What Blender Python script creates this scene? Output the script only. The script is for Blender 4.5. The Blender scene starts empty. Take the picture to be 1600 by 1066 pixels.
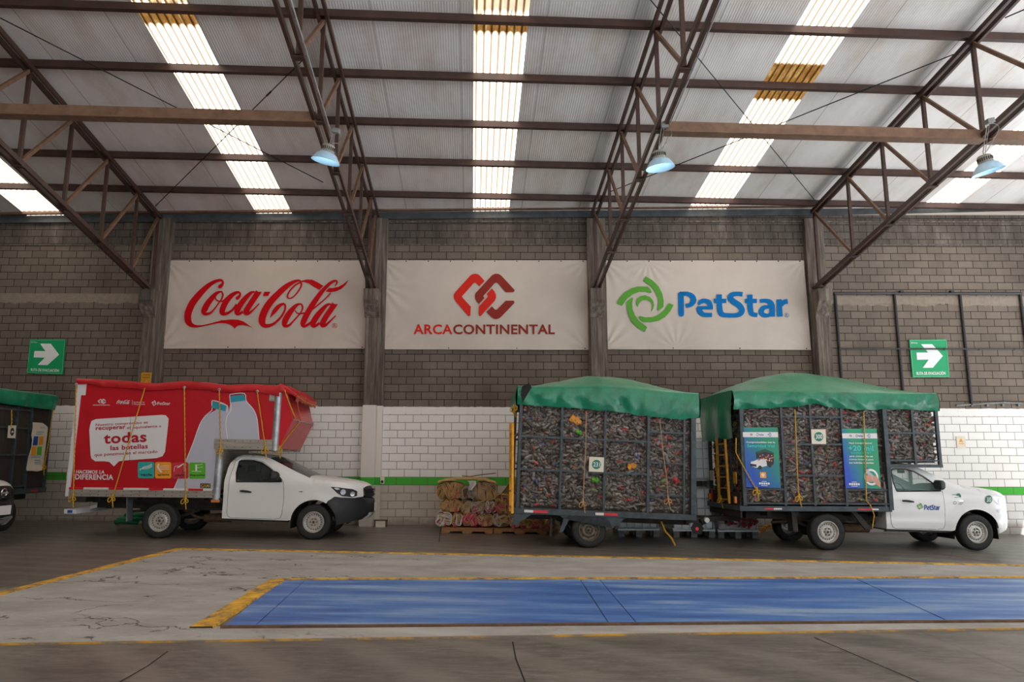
import bpy, bmesh, math, random
from math import sin, cos, pi, sqrt, atan, radians
from mathutils import Vector, Matrix, Euler, noise
from mathutils.geometry import delaunay_2d_cdt

# ------------------------------------------------------------------ camera, sky, sun-less daylight, exposure
SC = bpy.context.scene
COL = SC.collection
FPX, TAN, CX, CY, CAMH = 1067.0, 0.158, 797.0, 558.0, 1.5
TH = atan(TAN)
cd = bpy.data.cameras.new('camera')
cd.sensor_width = 36.0
cd.lens = FPX / 1600 * 36
cd.shift_x = (800 - CX) / 1600
cd.shift_y = (CY - 533) / 1600
cd.clip_end = 300
cam = bpy.data.objects.new('camera', cd)
cam.location = (0, 0, CAMH)
cam.rotation_euler = (pi / 2 + TH, 0, 0)
COL.objects.link(cam)
SC.camera = cam

wd = bpy.data.worlds.new('sky')
SC.world = wd
wd.use_nodes = True
bg = wd.node_tree.nodes['Background']
bg.inputs[0].default_value = (0.85, 0.93, 1.0, 1)
bg.inputs[1].default_value = 1.0
SC.view_settings.view_transform = 'Standard'
SC.view_settings.look = 'None'
SC.view_settings.gamma = 1
SC.view_settings.use_curve_mapping = False
SC.view_settings.exposure = 0.0


def area_light(name, loc, target, size, size_y, power, color):
    d = bpy.data.lights.new(name, 'AREA')
    d.shape = 'RECTANGLE'
    d.size = size
    d.size_y = size_y
    d.energy = power
    d.color = color
    o = bpy.data.objects.new(name, d)
    o.location = loc
    o.rotation_euler = (Vector(target) - Vector(loc)).to_track_quat('-Z', 'Y').to_euler()
    COL.objects.link(o)
    return o


# the sun lights the open yard behind the camera and beyond the open right hand end; the shed lives on what bounces in
sl = bpy.data.lights.new('sun', 'SUN')
sl.energy = 31
sl.angle = 0.01
sl.color = (0.95, 0.985, 1.0)
so = bpy.data.objects.new('sun', sl)
so.rotation_euler = (radians(16), radians(18.5), 0)
COL.objects.link(so)

# ------------------------------------------------------------------ geometry of the place
AL = 0.0537                                   # the roof frame and the parked trucks are turned by this from the wall
E1 = Vector((cos(AL), sin(AL), 0))
E2 = Vector((-sin(AL), cos(AL), 0))
WALL_Y = 17.8
ROOF_M, ROOF_Z, ROOF_S = 0.158, 8.326, 17.0


def raydir(px, py):
    u = (px - CX) / FPX
    v = (py - CY) / FPX
    return Vector((u, cos(TH) + sin(TH) * v, sin(TH) - cos(TH) * v))


CAMP = Vector((0, 0, CAMH))


def at(px, py, Y):
    d = raydir(px, py)
    return CAMP + d * (Y / d.y)


def floor_z(x, y):
    return -0.1098 - 0.01375 * x + 0.01247 * (y - 14)


def ground(px, py, dz=0.0):
    d = raydir(px, py)
    t = (-0.1098 + dz - 0.01247 * 14 - CAMH) / (d.z + 0.01375 * d.x - 0.01247 * d.y)
    return CAMP + d * t


def frame_pt(w, s, z):
    return E1 * w + E2 * s + Vector((0, 0, z))


def to_frame(p):
    return p.dot(E1), p.dot(E2)


def roof_z(s):
    return ROOF_Z + ROOF_M * (ROOF_S - s)


def on_roof(px, py, dz=0.0):
    d = raydir(px, py)
    # h + t dz = ROOF_Z + M (S - t d.E2) + dz
    t = (ROOF_Z + ROOF_M * ROOF_S + dz - CAMH) / (d.z + ROOF_M * d.dot(E2))
    return CAMP + d * t


class Frame:
    """local coordinates of a parked vehicle: x forward, y away from the camera, z up, origin under its near wheel"""

    def __init__(self, loc, yaw, pitch=0.0):
        self.loc = Vector(loc)
        self.rot = Euler((0, pitch, yaw))
        self.M = Matrix.Translation(self.loc) @ self.rot.to_matrix().to_4x4()
        self.inv = self.M.inverted()

    def L(self, px, py, y=0.0):
        o = self.inv @ CAMP
        d = self.inv.to_3x3() @ raydir(px, py)
        return o + d * ((y - o.y) / d.y)


# ------------------------------------------------------------------ objects
def empty(name, label, cat, loc=(0, 0, 0), rot=(0, 0, 0), group=None):
    o = bpy.data.objects.new(name, None)
    o.location = loc
    o.rotation_euler = rot
    o.empty_display_size = 0.2
    COL.objects.link(o)
    return tag(o, label, cat, group)


def tag(o, label=None, cat=None, group=None, kind=None):
    if label:
        o['label'] = label
    if cat:
        o['category'] = cat
    if group:
        o['group'] = group
    if kind:
        o['kind'] = kind
    return o


class MB:
    def __init__(self):
        self.v = []
        self.f = []
        self.mi = []
        self.cur = 0

    def add(self, vs, fs):
        b = len(self.v)
        self.v += [tuple(p) for p in vs]
        self.f += [tuple(b + i for i in f) for f in fs]
        self.mi += [self.cur] * len(fs)
        return self

    def box(self, c, s, rot=None):
        c = Vector(c)
        hx, hy, hz = s[0] / 2, s[1] / 2, s[2] / 2
        P = [Vector((x, y, z)) for x in (-hx, hx) for y in (-hy, hy) for z in (-hz, hz)]
        if rot is not None:
            R = rot if isinstance(rot, Matrix) else Euler(rot).to_matrix()
            P = [R @ p for p in P]
        return self.add([p + c for p in P], [(0, 1, 3, 2), (4, 6, 7, 5), (0, 4, 5, 1), (2, 3, 7, 6), (0, 2, 6, 4), (1, 5, 7, 3)])

    def box2(self, a, b):
        return self.box([(a[i] + b[i]) / 2 for i in range(3)], [abs(b[i] - a[i]) for i in range(3)])

    def bar(self, p0, p1, w, h, up=(0, 0, 1)):
        p0, p1 = Vector(p0), Vector(p1)
        d = (p1 - p0).normalized()
        up = Vector(up)
        sx = d.cross(up)
        if sx.length < 1e-4:
            sx = d.cross(Vector((1, 0, 0)))
        sx.normalize()
        sz = sx.cross(d)
        P = []
        for p in (p0, p1):
            for i, j in ((-1, -1), (1, -1), (1, 1), (-1, 1)):
                P.append(p + sx * i * w / 2 + sz * j * h / 2)
        return self.add(P, [(0, 1, 2, 3), (7, 6, 5, 4), (0, 4, 5, 1), (1, 5, 6, 2), (2, 6, 7, 3), (3, 7, 4, 0)])

    def tube(self, path, r, n=8, cap=True):
        path = [Vector(p) for p in path]
        m = len(path)
        rr = r if isinstance(r, (list, tuple)) else [r] * m
        vs, fs = [], []
        ref = None
        for i, p in enumerate(path):
            t = (path[min(i + 1, m - 1)] - path[max(i - 1, 0)]).normalized()
            if ref is None:
                ref = Vector((0, 0, 1)) if abs(t.z) < 0.9 else Vector((1, 0, 0))
            a = t.cross(ref)
            if a.length < 1e-5:
                a = t.cross(Vector((0, 1, 0)))
            a.normalize()
            b = a.cross(t)
            ref = -b if False else ref
            for k in range(n):
                q = 2 * pi * k / n
                vs.append(p + a * cos(q) * rr[i] + b * sin(q) * rr[i])
        for i in range(m - 1):
            for k in range(n):
                k2 = (k + 1) % n
                fs.append((i * n + k, i * n + k2, (i + 1) * n + k2, (i + 1) * n + k))
        if cap:
            fs.append(tuple(range(n - 1, -1, -1)))
            fs.append(tuple((m - 1) * n + k for k in range(n)))
        return self.add(vs, fs)

    def lathe(self, prof, origin, axis='y', n=32):
        """prof = [(radius, along)]"""
        o = Vector(origin)
        vs, fs = [], []
        for (r, a) in prof:
            for k in range(n):
                q = 2 * pi * k / n
                c, s_ = r * cos(q), r * sin(q)
                vs.append(o + (Vector((c, a, s_)) if axis == 'y' else Vector((c, s_, a)) if axis == 'z' else Vector((a, c, s_))))
        for i in range(len(prof) - 1):
            for k in range(n):
                k2 = (k + 1) % n
                fs.append((i * n + k, i * n + k2, (i + 1) * n + k2, (i + 1) * n + k))
        return self.add(vs, fs)

    def disc(self, c, r, axis='y', n=24, a=0.0):
        o = Vector(c)
        vs = []
        for k in range(n):
            q = 2 * pi * k / n
            vs.append(o + (Vector((r * cos(q), a, r * sin(q))) if axis == 'y' else Vector((r * cos(q), r * sin(q), a)) if axis == 'z' else Vector((a, r * cos(q), r * sin(q)))))
        return self.add(vs, [tuple(range(n))])

    def prism(self, poly, y0, y1, fn=None):
        """poly of (x, z) extruded from y0 to y1"""
        n = len(poly)
        P = [Vector((x, y0, z)) for x, z in poly] + [Vector((x, y1, z)) for x, z in poly]
        if fn:
            P = [fn(p) for p in P]
        fs = [tuple(range(n)), tuple(range(2 * n - 1, n - 1, -1))]
        fs += [(i, n + i, n + (i + 1) % n, (i + 1) % n) for i in range(n)]
        return self.add(P, fs)

    def grid(self, nu, nv, fn):
        vs = [fn(i / nu, j / nv) for i in range(nu + 1) for j in range(nv + 1)]
        w = nv + 1
        return self.add(vs, [(i * w + j, (i + 1) * w + j, (i + 1) * w + j + 1, i * w + j + 1) for i in range(nu) for j in range(nv)])

    def panel(self, outline, holes=(), step=0.1, fn=None):
        vs, fs = cdt_fill(outline, holes, step)
        return self.add([fn(*p) for p in vs], fs)

    def build(self, name, mats, parent=None, smooth=False, angle=40, bevel=0):
        me = bpy.data.meshes.new(name)
        me.from_pydata(self.v, [], self.f)
        if not isinstance(mats, (list, tuple)):
            mats = [mats]
        for m in mats:
            me.materials.append(m)
        if len(mats) > 1:
            me.polygons.foreach_set('material_index', self.mi)
        bm = bmesh.new()
        bm.from_mesh(me)
        bmesh.ops.remove_doubles(bm, verts=bm.verts, dist=0.0004)
        bmesh.ops.recalc_face_normals(bm, faces=bm.faces)
        if smooth:
            ca = radians(angle)
            for f in bm.faces:
                f.smooth = True
            for e in bm.edges:
                if len(e.link_faces) == 2 and e.calc_face_angle(0) > ca:
                    e.smooth = False
        bm.to_mesh(me)
        bm.free()
        o = bpy.data.objects.new(name, me)
        COL.objects.link(o)
        if parent is not None:
            o.parent = parent
        if bevel:
            md = o.modifiers.new('bevel', 'BEVEL')
            md.width = bevel
            md.segments = 2
            md.limit_method = 'ANGLE'
        return o


def inside(p, poly):
    x, y = p
    r = False
    n = len(poly)
    j = n - 1
    for i in range(n):
        xi, yi = poly[i]
        xj, yj = poly[j]
        if (yi > y) != (yj > y) and x < (xj - xi) * (y - yi) / (yj - yi) + xi:
            r = not r
        j = i
    return r


def seg_d(p, a, b):
    ax, ay = a
    bx, by = b
    dx, dy = bx - ax, by - ay
    l = dx * dx + dy * dy
    t = 0 if l == 0 else max(0, min(1, ((p[0] - ax) * dx + (p[1] - ay) * dy) / l))
    return math.hypot(p[0] - ax - t * dx, p[1] - ay - t * dy)


def resample(poly, step):
    out = []
    n = len(poly)
    for i in range(n):
        a, b = poly[i], poly[(i + 1) % n]
        k = max(1, int(math.ceil(math.hypot(b[0] - a[0], b[1] - a[1]) / step)))
        for j in range(k):
            t = j / k
            out.append((a[0] + (b[0] - a[0]) * t, a[1] + (b[1] - a[1]) * t))
    return out


def cdt_fill(outline, holes=(), step=0.1):
    loops = [resample(outline, step)] + [resample(h, step) for h in holes]
    vs, es = [], []
    for lp in loops:
        b = len(vs)
        vs += lp
        es += [(b + i, b + (i + 1) % len(lp)) for i in range(len(lp))]
    xs = [p[0] for p in loops[0]]
    ys = [p[1] for p in loops[0]]
    y = min(ys) + step / 2
    while y < max(ys):
        x = min(xs) + step / 2
        while x < max(xs):
            p = (x, y)
            if inside(p, loops[0]) and not any(inside(p, h) for h in loops[1:]):
                if all(seg_d(p, lp[i], lp[(i + 1) % len(lp)]) > step * 0.45 for lp in loops for i in range(len(lp))):
                    vs.append(p)
            x += step
        y += step
    r = delaunay_2d_cdt([Vector(p) for p in vs], es, [], 0, 1e-6)
    ov, of = r[0], r[2]
    fs = []
    for f in of:
        c = (sum(ov[i][0] for i in f) / len(f), sum(ov[i][1] for i in f) / len(f))
        if inside(c, loops[0]) and not any(inside(c, h) for h in loops[1:]):
            fs.append(tuple(f))
    return [(p[0], p[1]) for p in ov], fs


def smooth_path(P, k=6):
    """Catmull-Rom through tuples of any length"""
    out = []
    n = len(P)
    for i in range(n - 1):
        a, b, c, d = P[max(i - 1, 0)], P[i], P[i + 1], P[min(i + 2, n - 1)]
        for j in range(k):
            t = j / k
            out.append(tuple(0.5 * (2 * b[m] + (c[m] - a[m]) * t + (2 * a[m] - 5 * b[m] + 4 * c[m] - d[m]) * t * t + (3 * b[m] - a[m] - 3 * c[m] + d[m]) * t ** 3) for m in range(len(b))))
    out.append(tuple(P[-1]))
    return out


LIFT = [0]


def lifted(T):
    """each printed shape lies a hair proud of the last, so that overlaps do not fight"""
    LIFT[0] = (LIFT[0] + 1) % 9
    d = Vector((0, -0.00025 * LIFT[0], 0))
    return lambda x, y: Vector(T(x, y)) + d


def stroke(mb, P, T, k=6, rnd=False):
    """brush stroke of (x, y, width) drawn through the map T"""
    T = lifted(T)
    Q = smooth_path(P, k) if len(P) > 2 else [tuple(P[0][m] + (P[1][m] - P[0][m]) * t for m in range(3)) for t in (0, .5, 1)]
    vs = []
    for i, (x, y, w) in enumerate(Q):
        a, b = Q[max(i - 1, 0)], Q[min(i + 1, len(Q) - 1)]
        dx, dy = b[0] - a[0], b[1] - a[1]
        l = math.hypot(dx, dy) or 1
        nx, ny = -dy / l, dx / l
        vs.append(T(x + nx * w / 2, y + ny * w / 2))
        vs.append(T(x - nx * w / 2, y - ny * w / 2))
    mb.add(vs, [(2 * i, 2 * i + 1, 2 * i + 3, 2 * i + 2) for i in range(len(Q) - 1)])
    if rnd:
        for (x, y, w) in (Q[0], Q[-1]):
            T2 = lifted(T)
            mb.add([T2(x + w / 2 * cos(q * pi / 8), y + w / 2 * sin(q * pi / 8)) for q in range(16)], [tuple(range(16))])


def poly_fill(mb, poly, T, holes=(), step=1e9):
    T = lifted(T)
    vs, fs = cdt_fill(poly, holes, step)
    mb.add([T(*p) for p in vs], fs)


def text_mesh(body, bold=0.0, shear=0.0):
    cu = bpy.data.curves.new('t', 'FONT')
    cu.body = body
    cu.offset = bold
    cu.shear = shear
    cu.space_character = 1.0 + bold * 2.2
    cu.resolution_u = 3
    ob = bpy.data.objects.new('t', cu)
    COL.objects.link(ob)
    me = ob.to_mesh()
    vs = [(v.co.x, v.co.y) for v in me.vertices]
    fs = [tuple(p.vertices) for p in me.polygons]
    ob.to_mesh_clear()
    bpy.data.objects.remove(ob)
    bpy.data.curves.remove(cu)
    return vs, fs


def text(mb, body, box, T, bold=0.0, shear=0.0, skew=0.0):
    """box = (x0, y0, x1, y1) in the coordinates of the map T, y downwards; skew = rise of the line in y"""
    vs, fs = text_mesh(body, min(bold, 0.028), shear)
    if not vs:
        return
    a, b = min(v[0] for v in vs), max(v[0] for v in vs)
    c, d = min(v[1] for v in vs), max(v[1] for v in vs)
    x0, y0, x1, y1 = box
    P = []
    for x, y in vs:
        fx = (x - a) / (b - a)
        fy = (y - c) / (d - c)
        P.append(T(x0 + (x1 - x0) * fx, y1 + (y0 - y1) * fy - skew * fx))
    mb.add(P, fs)


def rrect(x0, y0, x1, y1, r, n=5):
    out = []
    for cx, cy, a in ((x1 - r, y1 - r, 0), (x0 + r, y1 - r, 90), (x0 + r, y0 + r, 180), (x1 - r, y0 + r, 270)):
        for k in range(n + 1):
            q = radians(a + 90 * k / n)
            out.append((cx + r * cos(q), cy + r * sin(q)))
    return out


# ------------------------------------------------------------------ materials
def srgb(r, g, b):
    f = lambda c: (c / 255 / 12.92) if c / 255 <= 0.04045 else ((c / 255 + 0.055) / 1.055) ** 2.4
    return (f(r), f(g), f(b), 1)


def mat(name, color, rough=0.6, metal=0.0, **kw):
    m = bpy.data.materials.new(name)
    m.use_nodes = True
    nt = m.node_tree
    b = nt.nodes['Principled BSDF']
    b.inputs['Base Color'].default_value = color if len(color) == 4 else (*color, 1)
    b.inputs['Roughness'].default_value = rough
    b.inputs['Metallic'].default_value = metal
    for k, v in kw.items():
        b.inputs[k].default_value = v
    m.diffuse_color = b.inputs['Base Color'].default_value
    return m


def N(nt, t, **kw):
    n = nt.nodes.new(t)
    for k, v in kw.items():
        if k in n.bl_rna.properties:
            setattr(n, k, v)
        else:
            n.inputs[k].default_value = v
    return n


def ramp(nt, fac, stops):
    r = nt.nodes.new('ShaderNodeValToRGB')
    els = r.color_ramp.elements
    els[0].position, els[0].color = stops[0]
    els[1].position, els[1].color = stops[-1]
    for p, c in stops[1:-1]:
        e = els.new(p)
        e.color = c
    nt.links.new(fac, r.inputs[0])
    return r.outputs[0]


def mixc(nt, fac, a, b, mode='MIX'):
    m = nt.nodes.new('ShaderNodeMix')
    m.data_type = 'RGBA'
    m.blend_type = mode
    for sock, val in ((m.inputs[0], fac), (m.inputs[6], a), (m.inputs[7], b)):
        if hasattr(val, 'is_output'):
            nt.links.new(val, sock)
        else:
            sock.default_value = val
    return m.outputs[2]


def math_n(nt, op, a, b=None, c=None):
    m = nt.nodes.new('ShaderNodeMath')
    m.operation = op
    for i, v in enumerate((a, b, c)):
        if v is None:
            continue
        if hasattr(v, 'is_output'):
            nt.links.new(v, m.inputs[i])
        else:
            m.inputs[i].default_value = v
    return m.outputs[0]


def coords(nt, scale=(1, 1, 1), kind='Object', rot=(0, 0, 0)):
    tc = nt.nodes.new('ShaderNodeTexCoord')
    mp = nt.nodes.new('ShaderNodeMapping')
    mp.inputs['Scale'].default_value = scale
    mp.inputs['Rotation'].default_value = rot
    nt.links.new(tc.outputs[kind], mp.inputs[0])
    return mp.outputs[0]


def noise_n(nt, vec, scale, detail=4, rough=0.55, dist=0.0):
    n = N(nt, 'ShaderNodeTexNoise', Scale=scale, Detail=detail, Roughness=rough, Distortion=dist)
    nt.links.new(vec, n.inputs['Vector'])
    return n.outputs[0]


def bump(nt, h, strength=0.3, dist=0.01):
    b = nt.nodes['Principled BSDF']
    n = N(nt, 'ShaderNodeBump', Strength=strength, Distance=dist)
    nt.links.new(h, n.inputs['Height'])
    nt.links.new(n.outputs[0], b.inputs['Normal'])


def worn(name, c1, c2, scale=4, rough=0.6, metal=0.0, lo=0.35, hi=0.7, stretch=(1, 1, 1), bumps=0.0, kind='Object', **kw):
    """two-tone noise material"""
    m = mat(name, c1, rough, metal, **kw)
    nt = m.node_tree
    v = coords(nt, stretch, kind)
    n = noise_n(nt, v, scale, 6, 0.6)
    c = ramp(nt, n, [(lo, c1), (hi, c2)])
    nt.links.new(c, nt.nodes['Principled BSDF'].inputs['Base Color'])
    if bumps:
        bump(nt, n, bumps, 0.01)
    return m
S = srgb
M = {}
M['truss'] = worn('maroon primer steel', S(74, 48, 40), S(52, 34, 28), 3, 0.5)
M['strut'] = worn('brown dusty steel', S(122, 92, 70), S(96, 68, 52), 5, 0.6)
M['dark'] = mat('black underside', S(22, 20, 19), 0.8)
M['rubber'] = worn('tyre rubber', S(34, 33, 33), S(48, 46, 45), 12, 0.75)
M['chassis'] = worn('dirty chassis', S(38, 34, 31), S(62, 54, 47), 6, 0.8)
M['white_paint'] = mat('white car paint', S(232, 230, 228), 0.3, 0, **{'Coat Weight': 0.6, 'Coat Roughness': 0.1})
M['black_plastic'] = mat('black plastic', S(32, 32, 34), 0.5)
M['glass'] = mat('dark car glass', S(40, 46, 46), 0.04, 0, **{'Transmission Weight': 0.0, 'Alpha': 0.82})
M['clear_glass'] = mat('clear car glass', S(150, 190, 180), 0.03, 0, **{'Alpha': 0.3})
M['rim'] = worn('silver rim', S(206, 203, 198), S(176, 169, 160), 14, 0.3, 0.35)
M['rim_dirty'] = worn('rusty rim', S(122, 110, 98), S(86, 70, 58), 14, 0.6, 0.2)
M['chrome'] = mat('chrome', S(200, 200, 200), 0.15, 0.9)
M['lamp_glass'] = mat('lamp glass', S(170, 172, 175), 0.08, 0.3)
M['alu'] = worn('brushed aluminium rail', S(178, 170, 160), S(150, 142, 132), 6, 0.45, 0.3, stretch=(0.3, 1, 4))
M['galv'] = worn('galvanised post', S(190, 192, 194), S(150, 152, 154), 5, 0.35, 0.5)
M['red_panel'] = worn('red painted panel', S(198, 18, 34), S(184, 12, 28), 2, 0.35)
M['red_tarp'] = worn('red tarpaulin', S(206, 34, 40), S(180, 22, 30), 3, 0.4, bumps=0.15)
M['white_print'] = mat('white print', S(226, 222, 222), 0.45)
M['red_print'] = mat('red print', S(176, 14, 40), 0.45)
M['bottle_print'] = mat('grey lilac print', S(186, 186, 200), 0.45)
M['teal_print'] = mat('teal print', S(40, 150, 170), 0.45)
M['teal2_print'] = mat('blue green print', S(40, 168, 160), 0.45)
M['orange_print'] = mat('orange print', S(240, 160, 40), 0.45)
M['rose_print'] = mat('rose print', S(206, 50, 62), 0.45)
M['lime_print'] = mat('green print', S(90, 176, 40), 0.45)
M['black_print'] = mat('black print', S(40, 30, 32), 0.5)
M['gold_print'] = mat('gold print', S(190, 160, 80), 0.5)
M['green_tarp'] = None
M['cage'] = worn('dark blue grey painted steel', S(64, 76, 82), S(46, 52, 56), 8, 0.5, lo=.4, hi=.65)
M['yellow_paint'] = worn('yellow ladder paint', S(224, 160, 26), S(190, 128, 20), 9, 0.5)
M['rope'] = None
M['cream'] = mat('cream tag', S(226, 216, 196), 0.6)
M['tag_green'] = mat('tag green', S(16, 120, 96), 0.5)
M['sign_green'] = mat('sign green', S(12, 158, 98), 0.4)
M['sign_white'] = mat('sign white', S(236, 236, 236), 0.4)
M['banner'] = worn('white vinyl banner', S(204, 190, 178), S(190, 176, 164), 0.7, 0.55, bumps=0.05)
M['logo_red'] = mat('logo red', S(196, 4, 16), 0.6, 0, **{'Specular IOR Level': 0.15})
M['logo_red2'] = mat('logo bright red', S(210, 42, 30), 0.6, 0, **{'Specular IOR Level': 0.15})
M['logo_brown'] = mat('logo brown red', S(140, 46, 36), 0.6, 0, **{'Specular IOR Level': 0.15})
M['logo_green'] = mat('logo green', S(92, 158, 58), 0.6, 0, **{'Specular IOR Level': 0.15})
M['logo_blue'] = mat('logo blue', S(0, 108, 176), 0.6, 0, **{'Specular IOR Level': 0.15})
M['deep_blue'] = mat('deep blue print', S(20, 80, 160), 0.5)
M['refl_red'] = mat('red reflector', S(214, 30, 40), 0.3)
M['refl_white'] = mat('white reflector', S(226, 222, 214), 0.3)
M['amber'] = mat('amber lens', S(230, 130, 50), 0.25)
M['pipe'] = mat('black conduit', S(44, 42, 42), 0.5)
M['wood'] = worn('pallet wood', S(176, 126, 78), S(140, 96, 58), 5, 0.8, stretch=(1, 6, 6))
M['sack_tan'] = worn('tan sack', S(206, 164, 108), S(168, 126, 78), 9, 0.8, bumps=0.3)
M['sack_grey'] = worn('grey sack', S(186, 178, 168), S(150, 142, 134), 9, 0.8, bumps=0.3)
M['sack_white'] = worn('white sack', S(226, 220, 214), S(196, 190, 184), 9, 0.8, bumps=0.3)
M['sack_pink'] = mat('pink string', S(216, 52, 110), 0.7)
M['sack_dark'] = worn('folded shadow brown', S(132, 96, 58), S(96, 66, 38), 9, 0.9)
M['tote'] = mat('translucent tote plastic', S(232, 238, 240), 0.35)
M['tote_cage'] = mat('galvanised cage bars', S(196, 204, 208), 0.35, 0.4)
M['tote_foot'] = worn('grey plastic pallet', S(136, 138, 136), S(100, 100, 98), 6, 0.6)
M['net_dark'] = worn('dusty brown mesh', S(62, 52, 44), S(44, 36, 31), 6, 0.9, stretch=(6, 6, 0.6))
M['concrete_col'] = None
M['hose_green'] = mat('green hose', S(20, 128, 84), 0.5)
M['rust'] = worn('rusty steel', S(110, 84, 62), S(76, 56, 42), 9, 0.75)


def make_tarp():
    m = mat('green tarpaulin', S(18, 132, 94), 0.36, 0, **{'Coat Weight': 0.25, 'Coat Roughness': 0.25})
    nt = m.node_tree
    v = coords(nt)
    n = noise_n(nt, v, 1.6, 7, 0.65, 0.6)
    c = ramp(nt, n, [(0.3, S(4, 100, 70)), (0.55, S(8, 126, 90)), (0.85, S(46, 146, 108))])
    nt.links.new(c, nt.nodes['Principled BSDF'].inputs['Base Color'])
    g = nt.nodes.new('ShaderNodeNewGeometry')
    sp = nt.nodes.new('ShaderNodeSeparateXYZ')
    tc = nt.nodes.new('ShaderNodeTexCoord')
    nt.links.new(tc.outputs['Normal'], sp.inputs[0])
    top_pale = ramp(nt, sp.outputs[2], [(0.50, (0, 0, 0, 1)), (0.78, (1, 1, 1, 1))])       # paler grey green mixed in where the sheet faces up
    c = mixc(nt, math_n(nt, 'MULTIPLY', top_pale, 0.5), c, S(112, 158, 126))
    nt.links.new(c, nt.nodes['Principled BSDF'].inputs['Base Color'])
    n2 = noise_n(nt, coords(nt, (3, 3, 1.2)), 2.0, 4, 0.55, 1.0)
    bump(nt, n2, 0.3, 0.04)
    return m


def make_rope():
    m = mat('yellow rope', S(232, 176, 40), 0.7)
    nt = m.node_tree
    w = N(nt, 'ShaderNodeTexWave', Scale=18.0, Distortion=1.0)
    nt.links.new(coords(nt, (1, 1, 1), 'Object', (0.6, 0.3, 0)), w.inputs['Vector'])
    c = ramp(nt, w.outputs[1], [(0.2, S(140, 96, 20)), (0.5, S(234, 180, 44))])
    nt.links.new(c, nt.nodes['Principled BSDF'].inputs['Base Color'])
    return m


def make_concrete_col():
    m = mat('stained concrete', S(128, 116, 104), 0.85)
    nt = m.node_tree
    n = noise_n(nt, coords(nt, (7, 7, 0.5)), 1.6, 6, 0.65)
    c = ramp(nt, n, [(0.3, S(62, 52, 44)), (0.5, S(100, 89, 79)), (0.72, S(142, 130, 119))])
    g = nt.nodes.new('ShaderNodeNewGeometry')
    sp = nt.nodes.new('ShaderNodeSeparateXYZ')
    nt.links.new(g.outputs['Position'], sp.inputs[0])
    z = math_n(nt, 'ADD', sp.outputs[2], math_n(nt, 'MULTIPLY', sp.outputs[0], 0.0033))
    low = math_n(nt, 'LESS_THAN', z, 3.0)
    stripe = math_n(nt, 'MULTIPLY', math_n(nt, 'LESS_THAN', z, 1.18), math_n(nt, 'GREATER_THAN', z, 0.98))
    below = math_n(nt, 'LESS_THAN', z, 0.98)
    c = mixc(nt, low, c, S(224, 216, 208))
    c = mixc(nt, below, c, S(196, 188, 178))
    c = mixc(nt, stripe, c, S(70, 178, 60))
    nt.links.new(c, nt.nodes['Principled BSDF'].inputs['Base Color'])
    bump(nt, n, 0.3, 0.01)
    return m


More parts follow.
